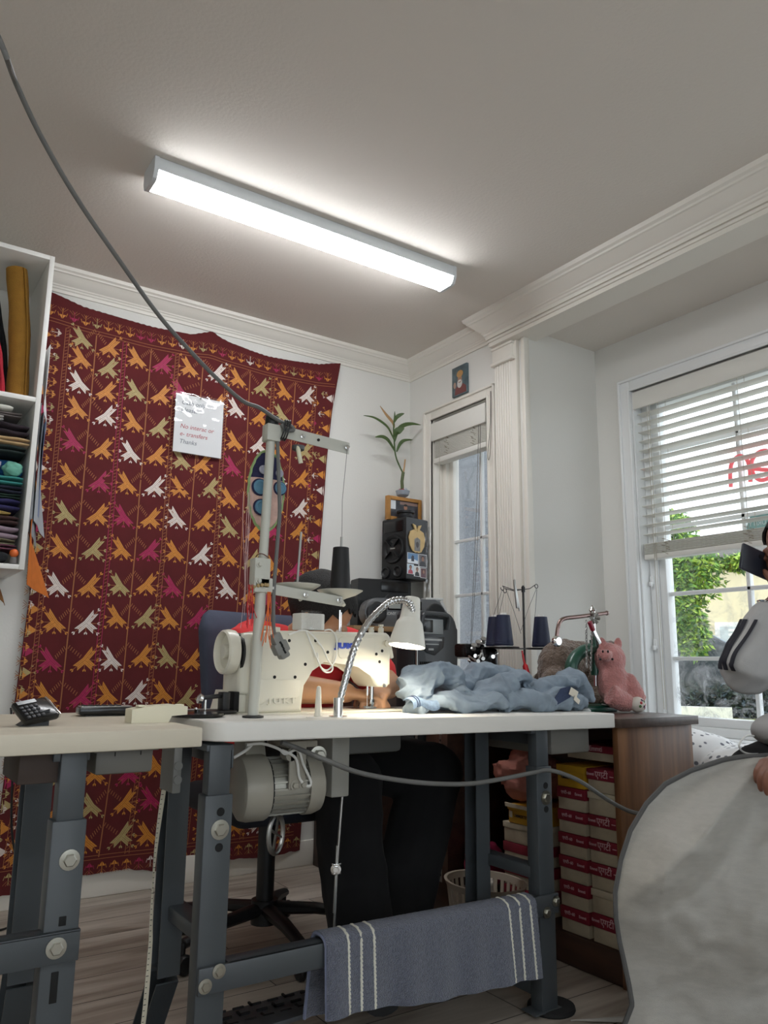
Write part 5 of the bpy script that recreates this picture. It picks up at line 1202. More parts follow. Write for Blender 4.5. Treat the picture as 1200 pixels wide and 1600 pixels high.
for x in (-.135, -.055):
    b = MB(); b.T = m2; b.lathe([(.014, .0), (.024, .008), (.028, .006), (.030, -.002)], (x, 0, hh * .13), (0, -1, 0), 28); b.lathe([(0, .001), (.016, .001)], (x, 0, hh * .13), (0, -1, 0), 20); part('bass_port', b, M_black, S2)
b = MB(); b.T = m2; b.lathe([(.028, .0), (.040, 0), (.042, .012), (.034, .016), (.034, .028), (.044, .030), (.044, .040), (0, .040)], (-.065, .06, hh - .001), (0, 0, 1), 28); part('top_knob', b, M_black, S2)
# photographs on its side: side face is x=0 plane, u along depth
def sidephoto(name, label, u0, u1, v0, v1, paint, k=0):
    u0, u1 = .002 + (u0 - .008) * 1.32, .002 + (u1 - .008) * 1.32
    t = thing(name, m2 @ V((.001, (u0 + u1) / 2, v0)), label, 'photo', 'photos stuck on the upper speaker')
    o = m2 @ V((.0006 + .0008 * k, 0, 0)); U = (m2.to_3x3() @ V((0, 1, 0))); N = (m2.to_3x3() @ V((1, 0, 0)))
    b = MB(); b.prism([(u0, v0), (u1, v0), (u1, v1), (u0, v1)], o, U, (0, 0, 1), .0006); part('photo_paper', b, M_paper, t)
    for i, (nm, pts, rgb) in enumerate(paint):
        pp = [o + N * (.0008 + .00022 * i) + U * (u0 + (u1 - u0) * a) + V((0, 0, v0 + (v1 - v0) * c)) for a, c in pts]
        part(nm, MB().poly(pp), mat('photo_%d_%d_%d' % rgb, rgb, .4), t, smooth=0)
def e2(cx, cy, rx, ry, n=14): return [(cx + rx * math.cos(2 * PI * i / n), cy + ry * math.sin(2 * PI * i / n)) for i in range(n)]
rect = lambda a, c, d, e: [(a, c), (d, c), (d, e), (a, e)]
def person_pic(bg_, top, skin=(150, 108, 88), hair=(28, 24, 24)): return [('backdrop', rect(.05, .04, .95, .96), bg_), ('shoulders', [(.12, .04), (.88, .04), (.80, .34), (.60, .46), (.40, .46), (.20, .34)], top), ('hair', e2(.5, .70, .20, .20), hair), ('face', e2(.5, .63, .155, .19), skin)]
sidephoto('snapshot', 'snapshot of people on a bright snowy slope, left below the wooden apple', .012, .068, .078, .128, [('backdrop', rect(.03, .03, .97, .97), (96, 136, 176)), ('snow', [(.03, .03), (.97, .03), (.97, .3), (.5, .45), (.03, .35)], (226, 232, 238)), ('figures', [(.35, .2), (.62, .2), (.6, .72), (.45, .8), (.35, .6)], (40, 44, 60))])
sidephoto('snapshot', 'portrait snapshot of a man in a dark shirt, right below the wooden apple', .070, .115, .066, .128, person_pic((96, 92, 96), (44, 46, 52)))
sidephoto('snapshot', 'passport snapshot of a person in a red top, bottom left of the speaker photos', .010, .045, .026, .074, person_pic((196, 214, 226), (176, 70, 84)), 1)
sidephoto('snapshot', 'snapshot of a man in sunglasses, bottom middle of the speaker photos', .046, .078, .018, .068, person_pic((216, 212, 208), (28, 28, 30)), 1)
sidephoto('snapshot', 'dark red snapshot of a person, bottom right of the speaker photos', .080, .112, .014, .062, person_pic((92, 40, 44), (96, 60, 70)), 1)
AP = thing('apple_frame', m2 @ V((.002, .06, .14)), 'flat wooden apple shaped photo frame on the upper speaker', 'photo frame')
U = m2.to_3x3() @ V((0, 1, 0)); N = m2.to_3x3() @ V((1, 0, 0)); oa = m2 @ V((.0008, .070, .184))
app = [(0, .048), (-.018, .058), (-.040, .048), (-.050, .018), (-.044, -.018), (-.026, -.046), (-.008, -.052), (0, -.048), (.008, -.052), (.026, -.046), (.044, -.018), (.050, .018), (.040, .048), (.018, .058)]
Mw = mat('apple_wood', (206, 176, 122), .6, var=.06, scale=30)
part('apple_board', MB().prism([(u * 1.12, v * 1.02) for u, v in app], oa, U, (0, 0, 1), .005), Mw, AP)
for sg_ in (-1, 1): part('leaf', MB().prism([(0, .050), (sg_ * .014, .056), (sg_ * .030, .085), (sg_ * .010, .080)], oa, U, (0, 0, 1), .006), Mw, AP)
part('inset_photo', MB().poly([oa + N * .0056 + U * a + V((0, 0, c)) for a, c in ((-.020, -.045), (.020, -.045), (.020, .012), (.0, .022), (-.020, .012))]), mat('photo_bw', (120, 118, 116), .5, var=.3, scale=60), AP, smooth=0)
part('inset_face', MB().poly([oa + N * .0060 + U * (a * .038 - .019) + V((0, 0, c * .05 - .045)) for a, c in e2(.5, .62, .26, .30)]), mat('photo_bwface', (70, 66, 64), .5), AP, smooth=0)
def wrap(u, v):
    a = u; return m2 @ V((.006 + .012 * abs(nz((u * 7, v * 7, 1))), -.015 + .16 * a, hh * (.02 + 1.05 * v) + .01 * nz((u * 5, v * 9, 2))))
# loose plastic film at the speaker edges
def film(x0):
    def f(u, v): return m2 @ V((x0[0] + x0[2] * u + .010 * nz((u * 6, v * 8, x0[0] * 50)), x0[1] + .012 * u + .010 * nz((u * 5, v * 6, 7)), -.05 + hh * 1.1 * v))
    return f
one('plastic_film', MB().sheet(film((.012, .118, .030)), 8, 26), M_sleeve, 'clear crinkled plastic film hanging at the right side of the upper speaker', 'plastic film')
one('plastic_film', MB().sheet(film((-.205, .03, .032)), 8, 26), M_sleeve, 'clear crinkled plastic film hanging at the left side of the upper speaker', 'plastic film')
# framed photo behind the knob
FR = thing('picture_frame', (2.12, 3.13, zs3), 'oak framed landscape photo standing on top of the upper speaker', 'photo frame')
yfr = 3.105; q0, q1 = at(606, 800, 'y', yfr), at(659, 778, 'y', yfr)
fx0, fx1, fz1 = q0.x, q1.x, at(630, 777, 'y', yfr).z; fz0 = zs3 + .0005
b = MB()
for lo, hi in (((fx0, fz0), (fx0 + .018, fz1)), ((fx1 - .018, fz0), (fx1, fz1)), ((fx0 + .018, fz0), (fx1 - .018, fz0 + .018)), ((fx0 + .018, fz1 - .018), (fx1 - .018, fz1))): b.bb((lo[0], yfr, lo[1]), (hi[0], yfr + .026, hi[1]), .002)
part('frame', b, mat('frame_oak', (176, 126, 66), .5, var=.1, scale=40), FR)
part('photo', MB().bb((fx0 + .018, yfr + .008, fz0 + .018), (fx1 - .018, yfr + .012, fz1 - .018)), mat('photo_dark', (64, 66, 72), .35, var=.5, scale=30), FR)
w_, h2 = fx1 - fx0 - .036, fz1 - fz0 - .036
def fpic(nm, pts, rgb, k): part(nm, MB().poly([V((fx0 + .018 + w_ * a, yfr + .0076 - .0002 * k, fz0 + .018 + h2 * c)) for a, c in pts]), mat('photo_%d_%d_%d' % rgb, rgb, .4), FR, smooth=0)
fpic('photo_window', rect(.02, .45, .20, .98), (226, 232, 236), 0); fpic('photo_shelves', rect(.35, .78, .98, .96), (146, 120, 112), 0)
fpic('photo_shirt', [(.38, .0), (.72, .0), (.68, .38), (.6, .46), (.5, .46), (.42, .36)], (58, 62, 72), 1); fpic('photo_face', e2(.55, .62, .065, .15), (176, 128, 104), 2); fpic('photo_hair', e2(.55, .76, .066, .07), (28, 26, 26), 3)
# lucky bamboo in a glass bowl on the frame
PL = thing('potted_bamboo', (2.13, 3.13, fz1), 'thin bamboo plant with long leaves in a small glass bowl on the photo frame', 'plant')
pc = at(627, 772, 'y', 3.13); pc = V((pc.x, 3.118, fz1 + .0005))
b = MB(); b.lathe([(0, .0), (.012, .0), (.030, .012), (.036, .034), (.034, .034), (.028, .012), (.0, .004)], pc, (0, 0, 1), 24); part('bowl', b, mat('bowl_glass', (150, 158, 168), .15), PL)
for i in range(9):
    a = i * 2.4; b = MB(); b.ball(pc + V((.016 * math.cos(a), .016 * math.sin(a), .030 + .005 * (i % 3))), .009, 10); part('pebble', b, mat(('pebble_blue', 'pebble_red', 'pebble_clear')[i % 3], ((58, 84, 150), (150, 62, 70), (190, 196, 202))[i % 3], .2), PL)
def pp_(px, py, y=3.12): return at(px, py, 'y', y)
M_leaf = mat('bamboo_leaf', (70, 92, 46), .5, var=.15, scale=30); M_dry = mat('leaf_dry', (176, 140, 98), .7)
b = MB(); s0 = pp_(627, 768); b.tube([pc + V((0, 0, .02)), pp_(628, 752), pp_(630, 738)], .008, 10); part('cane', b, mat('bamboo_cane', (74, 86, 44), .5), PL)
b = MB(); b.tube(smoothpts([pp_(630, 740), pp_(626, 732), pp_(620, 718), pp_(617, 705), pp_(616, 688), pp_(615, 672), pp_(616, 655)]), .0038, 8); part('stem', b, M_leaf, PL)
b = MB(); b.tube([pp_(630, 740), pp_(632, 728), pp_(633, 718)], .004, 8); part('dry_shoot', b, M_dry, PL)
def leaf(pts, w, m):
    P = smoothpts([pp_(x, y, yy) for x, y, yy in pts], 5); n = len(P)
    def f(u, v):
        i = min(int(u * (n - 1)), n - 2); t = u * (n - 1) - i; p = P[i].lerp(P[i + 1], t); d = (P[i + 1] - P[i]).normalized(); s = d.cross(V((0, -1, .25))).normalized()
        return p + s * (w * (v - .5) * math.sin(PI * min(1, u * .93 + .07)) ** .8) + V((0, .004 * abs(v - .5), 0))
    part('leaf', MB().sheet(f, 16, 4, .0006), m, PL)
leaf([(617, 690, 3.12), (608, 670, 3.11), (598, 660, 3.10), (584, 652, 3.09), (568, 649, 3.08)], .016, M_leaf)
leaf([(617, 690, 3.12), (622, 672, 3.11), (632, 664, 3.10), (645, 662, 3.09), (658, 664, 3.08)], .022, M_leaf)
leaf([(616, 684, 3.12), (620, 675, 3.10), (626, 671, 3.09), (632, 669, 3.08)], .036, M_leaf)
leaf([(616, 668, 3.12), (614, 660, 3.13), (604, 648, 3.13), (594, 634, 3.13)], .020, M_dry)
leaf([(616, 660, 3.12), (620, 652, 3.12), (626, 648, 3.11), (632, 646, 3.10)], .020, M_leaf)
leaf([(618, 706, 3.12), (610, 692, 3.11), (604, 685, 3.10), (596, 682, 3.09), (586, 683, 3.08)], .024, M_leaf)
leaf([(620, 706, 3.12), (625, 694, 3.11), (632, 688, 3.10), (645, 687, 3.09)], .018, M_leaf)
leaf([(616, 662, 3.12), (617, 652, 3.12), (617, 643, 3.12)], .010, M_leaf)
# ------------------------------------------------------------------ heap of pale jeans
M_den = mat('denim_pale', (138, 152, 165), .9, var=.12, scale=26, bump=.4, bscale=900); M_denin = mat('denim_inside', (52, 64, 92), .9, var=.15, scale=200)
JN = thing('jeans', (1.60, 1.80, .738), 'crumpled pale blue jeans heaped on the white table beside the needle', 'jeans')
b = MB()
def tb_(pts, rs, n=14): b.tube(smoothpts(pts, 5), [(interp([(i / (len(rs) - 1), r[0]) for i, r in enumerate(rs)], t), interp([(i / (len(rs) - 1), r[1]) for i, r in enumerate(rs)], t)) for t in [k / (5 * (len(pts) - 1)) for k in range(5 * (len(pts) - 1) + 1)]], n, up=(0, 0, 1))
tb_([(1.275, 1.74, .766), (1.30, 1.76, .80), (1.335, 1.79, .835), (1.40, 1.81, .845), (1.45, 1.80, .825), (1.475, 1.77, .785), (1.455, 1.72, .768)], [(.020, .035), (.028, .05), (.030, .055), (.030, .055), (.034, .05), (.028, .045), (.024, .04)])
tb_([(1.25, 1.72, .752), (1.33, 1.72, .762), (1.42, 1.70, .768), (1.53, 1.70, .766)], [(.016, .04), (.022, .045), (.026, .045), (.022, .045)])
tb_([(1.42, 1.86, .775), (1.52, 1.86, .80), (1.60, 1.87, .835), (1.68, 1.87, .838), (1.77, 1.85, .815), (1.84, 1.80, .78)], [(.028, .06), (.034, .06), (.032, .055), (.030, .05), (.032, .055), (.03, .05)])
tb_([(1.50, 1.76, .775), (1.56, 1.74, .80), (1.63, 1.75, .815), (1.70, 1.78, .825)], [(.03, .05), (.030, .05), (.028, .045), (.022, .04)])
tb_([(1.56, 1.70, .763), (1.66, 1.685, .772), (1.78, 1.69, .772), (1.885, 1.72, .765)], [(.022, .035), (.030, .035), (.032, .036), (.022, .034)])
tb_([(1.70, 1.74, .785), (1.80, 1.74, .805), (1.87, 1.74, .83), (1.915, 1.76, .83), (1.935, 1.76, .785), (1.93, 1.74, .755)], [(.024, .04), (.024, .045), (.020, .045), (.020, .05), (.026, .045), (.018, .04)])
tb_([(1.45, 1.93, .765), (1.65, 1.94, .775), (1.85, 1.92, .77)], [(.02, .05), (.028, .05), (.022, .05)])
def rg(x, y, z): return (1 - abs(nz((x, y, z))) * 2.6)
def jd(p):
    w1 = .05 * nz(p * 7); q = p + V((w1, w1 * .6, -w1))
    return .016 * rg(q.x * 11 + q.z * 12, q.y * 9 - q.x * 4, q.z * 12) ** 1 + .0042 * rg(q.x * 26 - q.z * 30, q.y * 22 + q.x * 8, q.z * 24 + q.x * 12) + .0012 * rg(p.x * 70, p.y * 60 + p.x * 30, p.z * 70) - .006
me = fuse(b, 'denim_cloth', .0036, 3, jd)
for v in me.vertices: v.co.z = max(v.co.z, .7395 if v.co.x < 1.862 else .7238)
part('denim_cloth', me, M_den, JN, smooth=60)
b = MB(); b.tube(smoothpts([(1.235, 1.70, .775), (1.222, 1.70, .760), (1.235, 1.685, .747), (1.29, 1.668, .745), (1.325, 1.665, .750)]), .0045, 8)
def cuff(u, v): a = -.3 + 2.6 * v; return V((1.228 + .085 * u, 1.705 - .030 * math.cos(a), .762 + .020 * math.sin(a) + .006 * math.sin(u * 6)))
part('leg_cuff', MB().sheet(cuff, 12, 12, .003), mat('denim_cuff', (112, 132, 156), .9, var=.25, scale=120), JN)
for du in (.012, .022): part('stitching', MB().tube([cuff(.05 + du * 8, k / 10) + V((0, -.0012, .0008)) for k in range(11)], .0012, 5), mat('stitch_navy', (40, 52, 82), .8), JN)
b = MB(); b.prism([(-.052, -.012), (.045, -.010), (.040, .018), (0, .024), (-.045, .006)], (1.755, 1.652, .782), (.95, .1, .28), (-.25, .30, .92), .004); part('turned_out_waist', b, M_denin, JN)
b = MB(); b.box((1.790, 1.645, .792), (.040, .003, .022), .001, rot=(.2, .35, .2)); b.box((1.80, 1.643, .772), (.030, .003, .014), .001, rot=(.1, .5, .2)); part('care_label', b, mat('label_white', (222, 214, 198), .8), JN)

# ------------------------------------------------------------------ overlocker behind the jeans
DT = DZ
TOV = Matrix.Translation((-.045, .06, 0))
OV = thing('overlock_machine', (1.955, 2.16, DT), 'black overlock machine with a jumble of metal levers behind the jeans', 'overlock machine')
b = MB(); b.T = TOV; b.bb((1.92, 2.10, DT), (2.03, 2.24, DT + .085), .012); b.bb((1.965, 2.12, DT + .08), (2.03, 2.22, DT + .21), .014); b.bb((1.905, 2.16, DT + .175), (2.0, 2.23, DT + .225), .010); part('body', b, M_blackgloss, OV)
b = MB(); b.T = TOV; b.bb((1.895, 2.085, DT + .115), (1.945, 2.12, DT + .155), .003); part('rear_guard', b, mat('guard_maroon', (106, 62, 58), .4), OV)
rr = random.Random(11)
for i in range(14):
    p = V((1.90 + rr.uniform(-.01, .11), 2.09 + rr.uniform(0, .04), DT + .05 + rr.uniform(0, .13))); d = V((rr.uniform(-1, 1), rr.uniform(-.4, .4), rr.uniform(-.3, 1))).normalized()
    b = MB(); b.T = TOV; b.bar(p, p + d * rr.uniform(.025, .06), .008, .006, .001); b.lathe([(0, 0), (.007, 0), (.007, .006), (0, .006)], p, (-.5, -1, .1), 12); part('lever', b, (M_steel, M_black, M_chrome)[i % 3], OV)
for i, x in enumerate((1.915, 1.935, 1.96)):
    b = MB(); b.T = TOV; b.lathe([(0, 0), (.010, 0), (.010, .004), (.004, .006), (.004, .014), (.010, .016), (.010, .020), (0, .020)], (x, 2.13, DT + .205 + .012 * i), (-.3, -.6, .7), 16); part('tension_disc', b, M_steel, OV)
b = MB(); b.T = TOV; b.bar((1.93, 2.07, DT + .030), (1.965, 2.085, DT + .105), .016, .010, .003); part('brass_lever', b, mat('brass_dull', (126, 94, 50), .4, .7), OV)
one('snips', MB().tube(smoothpts([(2.000, 2.075, DT + .20), (2.006, 2.07, DT + .155), (2.016, 2.062, DT + .10), (2.022, 2.06, DT + .045)]), [.003] * 3 + [.004] * 4 + [.010] * 6 + [.011] * 5 + [.007], 10), mat('handle_red', (206, 34, 44), .35), 'red handled tool leaning on the overlock machine', 'tool')
one('chrome_ring', MB().tube([V((2.075 + .045 * math.cos(a), 2.06, DT + .068 + .045 * math.sin(a))) for a in [2 * PI * i / 40 for i in range(40)]], [(.005, .012)] * 40, 12, closed=True, up=(0, 1, 0)), M_chrome, 'chrome embroidery hoop propped behind the jeans', 'hoop')
# its thread stand with three navy cones
OS = thing('cone_stand', (2.085, 2.15, DT), 'thin wire thread stand with black trays behind the jeans', 'thread stand')
sxx, syy = 2.085, 2.150
zt0, zt1 = at(817, 1012, 'y', syy).z, at(817, 915, 'y', syy).z
b = MB(); b.cyl((sxx, syy, DT), (sxx, syy, zt1), .0042, n=10); b.lathe([(0, 0), (.03, 0), (.03, .006), (0, .006)], (sxx, syy, DT), (0, 0, 1), 20); part('rod', b, mat('rod_dark', (52, 50, 50), .4, .6), OS)
b = MB()
for px, py, yy in ((774, 1010, 2.20), (787, 1012, 2.13), (845, 1010, 2.15)):
    q = at(px, py, 'y', yy); b.lathe([(0, 0), (.055, 0), (.057, .003), (.055, .005), (0, .005)], (q.x, q.y, zt0 - .004), (0, 0, 1), 28); b.bar((sxx, syy, zt0 - .004), (q.x, q.y, zt0 - .004), .016, .004)
part('tray', b, M_black, OS)
M_navy = mat('thread_navy', (30, 38, 66), .6, var=.08, scale=60)
for (px, py, yy, h, lb) in ((774, 1009, 2.20, .112, 'navy thread cone half hidden behind another cone, leftmost on the wire stand'), (787, 1010, 2.13, .115, 'navy thread cone with white tip on the left tray of the wire stand'), (846, 1008, 2.15, .118, 'navy thread cone alone on the right tray of the wire stand')):
    q = at(px, py, 'y', yy); c = cone('thread_cone', V((q.x, q.y, zt0 + .001)), .036, .0245, h, M_navy, lb, 'navy thread cones on the wire stand')
    b = MB(); b.lathe([(0, 0), (.033, 0), (.033, .010), (0, .010)], (q.x, q.y, zt0 + .001), (0, 0, 1), 24); b.lathe([(0, h - .002), (.014, h - .002), (.012, h + .006), (0, h + .006)], (q.x, q.y, zt0 + .001), (0, 0, 1), 18); part('core', b, M_white, c)
zc_ = at(817, 921, 'y', syy).z
def curl(c, r): return [V((c[0] + r * math.cos(a), c[1], c[2] + r * math.sin(a))) for a in [PI / 2 - 2 * PI * i / 10 for i in range(9)]]
for px, py in ((785, 919), (789, 923), (838, 916)):
    q = at(px, py, 'y', syy); b = MB(); b.tube([V((sxx, syy, zc_))] + [V((sxx, syy, zc_)).lerp(q, .5) + V((0, 0, -.003))] + curl((q.x, syy, q.z), .008), .0016, 6); part('guide_arm', b, MATS['rod_dark'], OS)
b = MB(); b.lathe([(0, -.010), (.007, -.010), (.007, .010), (0, .010)], (sxx, syy, zc_), (0, 0, 1), 14); part('collar', b, M_black, OS)
tw = at(800, 906, 'y', syy); tw2 = at(806, 955, 'y', syy)
one('tweezers', MB().bar(tw + V((0, -.012, 0)), tw2 + V((-.004, -.012, .01)), .006, .010, .002).bar(tw + V((0, -.012, 0)), tw2 + V((.008, -.012, 0)), .004, .008, .002), M_steel, 'steel tweezers hooked on the arm of the wire thread stand', 'tweezers')
M_thin = mat('thread_darkblue', (44, 46, 58), .7)
for k, pts in enumerate((((785, 921), (770, 965), (762, 1000)), ((792, 925), (803, 955), (814, 990)), ((838, 920), (826, 950), (814, 985)), ((839, 921), (836, 960), (833, 1000)), ((788, 925), (780, 960), (776, 975)))):
    one('loose_thread', MB().tube([at(x, y, 'y', syy - .004 - .002 * k) for x, y in pts], .0008, 5), M_thin, 'fine dark thread strung between the cones and the wire stand arms', 'thread', 'threads strung on the wire stand')

# ------------------------------------------------------------------ green hand press
HP = thing('hand_press', (2.07, 1.84, DT), 'green iron hand press with a chrome crank and hanging chain on the wooden desk', 'hand press')
M_grn = mat('press_green', (28, 78, 62), .35, coat=.3, var=.08, scale=20); M_crank = mat('crank_steel', (150, 128, 124), .22, 1.0)
hy = 1.84
def hp(px, py, y=hy): return at(px, py, 'y', y)
b = MB(); q0, q1 = hp(896, 1107), hp(945, 1107)
b.bb((q0.x - .02, hy - .045, DT), (q1.x + .02, hy + .045, DT + .022), .008); part('base', b, M_grn, HP)
P = smoothpts([hp(903, 1098), hp(896, 1080), hp(892, 1060), hp(893, 1040), hp(900, 1026), hp(912, 1017), hp(924, 1014)], 6)
b = MB(); b.tube(P, [(.024, .020)] * len(P), 14, up=(0, 1, 0)); part('c_frame', b, M_grn, HP)
b = MB(); a0, a1 = hp(931, 1055), hp(929, 1000); b.cyl(a0, a1, .017, n=20); b.cyl(hp(931, 1030), hp(931, 1025), .023, n=20); b.cyl(hp(930, 1012), hp(930, 1006), .021, n=20); b.cyl(a1, hp(928, 992), .012, n=18); part('ram_housing', b, M_grn, HP)
b = MB(); b.cyl(hp(928, 996), hp(926, 962), .0075, n=14); b.lathe([(0, 0), (.011, 0), (.009, .014), (.013, .018), (.002, .036), (0, .037)], hp(926, 962), (0, 0, 1), 16); part('ram_spindle', b, M_chrome, HP); part('punch', MB().cyl(hp(931, 1055), hp(931, 1072), .008, n=12), M_chrome, HP)
P = smoothpts([hp(947, 958, hy - .02), hp(925, 961, hy - .02), hp(900, 964, hy - .02), hp(884, 966, hy - .02), hp(876, 970, hy - .02), hp(872, 980, hy - .02), hp(870, 995, hy - .02)], 6)
b = MB(); b.tube(P, .0068, 12); b.ball(hp(948, 958, hy - .02), .0085, 12); part('crank_arm', b, M_crank, HP)
b = MB(); e = hp(870, 1002, hy - .02); b.lathe([(0, -.010), (.013, -.010), (.0185, -.004), (.0185, .004), (.013, .010), (0, .010)], e, (0, 1, 0), 20); part('crank_knob', b, M_chrome, HP)
b = MB()
for i in range(6):
    a = i * PI / 3; c = hp(926, 966, hy - .02) + V((.014 * math.cos(a), -.008, .012 * math.sin(a))); b.lathe([(0, -.008), (.006, -.008), (.006, .008), (0, .008)], c, (math.cos(a), -.5, math.sin(a)), 8)
part('lock_nut', b, M_steel, HP)
CHN = thing('hanging_chain', hp(920, 1045, hy - .05), 'steel chain draped from the crank of the green press', 'chain')
k = 0
for (xa, ya), (xb, yb) in (((916, 972), (917, 1040)), ((925, 990), (923, 1045))):
    for i in range(16):
        t = i / 15; c = hp(xa + (xb - xa) * t, ya + (yb - ya) * t, hy - .048)
        ring = [V((c.x + .0042 * math.cos(a) * (1 if i % 2 else .25), c.y + .0042 * math.cos(a) * (.25 if i % 2 else 1), c.z + .0068 * math.sin(a))) for a in [2 * PI * j / 12 for j in range(12)]]
        part('chain_link', MB().tube(ring, .0013, 6, closed=True), M_steel, CHN)
rk = thing('red_pocket_tool', hp(926, 985, hy - .07), 'red and silver pocket tool dangling from the green press', 'tool')
part('red_grip', MB().bar(hp(921, 971, hy - .075), hp(927, 985, hy - .075), .012, .014, .003), mat('grip_crimson', (140, 26, 48), .35), rk); part('steel_shank', MB().bar(hp(927, 985, hy - .075), hp(937, 1006, hy - .075), .008, .014, .002), M_chrome, rk)
one('bag_clasp', crumple('bag_clasp', 'x', 'x', mat('clasp_beige', (168, 146, 130), .5), hp(921, 1062, hy - .06), (.022, .018, .030), 4.2, .4, 20).data, [], 'dull beige metal clasp hanging at the end of the press chain', 'clasp') if False else None

# ------------------------------------------------------------------ plush toys on the desk
M_bear = mat('plush_brown', (116, 100, 88), .95, var=.22, scale=60, bump=.8, bscale=140, sheen=.5); M_pig = mat('plush_pink', (204, 140, 136), .95, var=.10, scale=50, bump=.7, bscale=160, sheen=.5)
BR = thing('teddy_bear', (2.17, 2.0, DT), 'slumped brown plush bear behind the green press', 'plush toy')
def hb(px, py, y): return at(px, py, 'y', y)
b = MB()
b.ball(hb(880, 1045, 2.02), (.105, .08, .105), 24); b.ball(hb(868, 1075, 1.98), (.06, .05, .075), 20); b.ball(hb(905, 1025, 2.0), (.075, .06, .055), 20)
b.tube(smoothpts([hb(915, 1060, 1.96), hb(935, 1072, 1.93), hb(955, 1082, 1.90)]), [.045] * 5 + [.05] * 5 + [.042] * 3, 14)
b.tube(smoothpts([hb(908, 1085, 1.95), hb(932, 1092, 1.91), hb(955, 1094, 1.88)]), [.03] * 5 + [.035] * 5 + [.033] * 3, 14)
b.ball(hb(940, 1020, 1.97), (.05, .045, .045), 18); b.ball(hb(955, 1012, 1.96), (.028, .02, .028), 14)
def fur(p): return .006 * nz(p * 26) + .0035 * nz(p * 90)
me = fuse(b, 'bear_body', .006, 4, fur)
for v in me.vertices: v.co.z = max(v.co.z, DT + .001)
part('bear_body', me, M_bear, BR)
part('muzzle_tag', MB().ball(hb(962, 1018, 1.93), (.012, .008, .012), 12), mat('button_sand', (150, 136, 116), .5), BR)
PG = thing('plush_pig', (2.19, 1.80, DT), 'pink plush pig sitting at the right end of the wooden desk', 'plush toy')
b = MB()
b.ball(hb(953, 1030, 1.80), (.056, .048, .056), 22); b.ball(hb(941, 1006, 1.80), (.016, .012, .022), 14); b.ball(hb(966, 1006, 1.80), (.016, .012, .022), 14); b.ball(hb(958, 1068, 1.79), (.055, .05, .075), 20)
b.ball(hb(945, 1024, 1.77), (.028, .022, .020), 16)
b.tube(smoothpts([hb(962, 1055, 1.78), hb(978, 1068, 1.77), hb(990, 1086, 1.76), hb(999, 1096, 1.755)]), [.030] * 5 + [.038] * 5 + [.036] * 5 + [.030] * 4, 14)
b.tube(smoothpts([hb(952, 1085, 1.76), hb(968, 1094, 1.75), hb(985, 1100, 1.74)]), [.034] * 5 + [.032] * 5 + [.028] * 3, 14)
me = fuse(b, 'pig_body', .005, 4, lambda p: .003 * nz(p * 30) + .002 * nz(p * 100))
for v in me.vertices: v.co.z = max(v.co.z, DT + .001)
part('pig_body', me, M_pig, PG)
for px in (942, 950): part('nostril', MB().ball(hb(px, 1018, 1.752), (.0035, .003, .0045), 8), M_dark, PG)
for px in (938, 957): part('eye', MB().ball(hb(px, 1030, 1.752), .004, 8), M_black, PG)
bl = thing('floral_ball', hb(995, 1100, 1.72), 'small white ball printed with flowers beside the pink plush pig', 'ball')
fc = hb(996, 1101, 1.715); fc.z = max(fc.z, DT + .026); part('ball_cover', MB().ball(fc, .0255, 20), mat('floral_white', (228, 222, 212), .8), bl)
for i, (a, c) in enumerate(((-.4, .3), (.3, .5), (.1, -.2), (.6, .0), (-.6, -.2), (-.1, .75), (.5, -.55))):
    d = V((a, -1, c)).normalized(); part('flower_print', MB().lathe([(0, .0004), (.004, .0003), (.005, -.0003)], fc + d * .0256, d, 7), mat(('flower_red', 'flower_green', 'flower_plum')[i % 3], ((190, 60, 70), (86, 120, 70), (96, 60, 90))[i % 3], .8), bl)
one('white_lead', MB().tube(smoothpts([hb(940, 1100, 1.80), hb(955, 1103, 1.78), hb(975, 1110, 1.74)]), .0016, 6), M_cable, 'thin white lead on the desk below the plush toys', 'cable')
cup = one('clear_cap', MB().lathe([(0, .0), (.016, 0), (.018, .012), (.012, .018), (0, .018)], hb(914, 1098, 1.72) * 1 + V((0, 0, DT - hb(914, 1098, 1.72).z + .001)), (0, 0, 1), 18), mat('cap_clear', (206, 212, 210), .2), 'small clear cap at the foot of the green press', 'cap')

# ------------------------------------------------------------------ towel over the stretcher
TW = thing('striped_towel', (1.215, 1.56, .12), 'blue grey towel with white stripes hung over the table stretcher', 'towel')
def twf(u, v):
    """v: 0 back hem .. .42 over the bar .. 1 front hem"""
    x0, x1 = .908, 1.520
    x = x0 + (x1 - x0) * u; zt = .300 - .010 * u; zf = .148 - .044 * u + .004 * math.sin(u * 9); zbk = .125
    ripple = .004 * math.sin(u * 17 + 1) + .003 * math.sin(u * 41)
    if v < .40: t = v / .40; return V((x - .010 * (1 - t), 1.606 + .006 * (1 - t) + ripple, zbk + (zt - .014 - zbk) * t))
    if v < .52: t = (v - .40) / .12; a = PI * t; return V((x, 1.578 + .028 * math.cos(a), zt - .014 + .014 * math.sin(a)))
    t = (v - .52) / .48; return V((x + .012 * t * (u - .2), 1.550 - .010 * t - ripple * (.4 + t), zt - .014 + (zf - zt + .014) * t))
M_tw = mat('terry_blue', (100, 106, 126), 1.0, var=.22, scale=160, bump=1.0, bscale=420, sheen=.4)
me = MB().sheet(twf, 90, 70, .006).mesh('terry_cloth')
for v in me.vertices: v.co += V((0, .0016 * nz(v.co * 210), .0012 * nz(v.co * 190 + V((5, 0, 0)))))
part('terry_cloth', me, M_tw, TW, smooth=70)
M_str = mat('stripe_white', (226, 224, 212), .9, bump=.5, bscale=300)
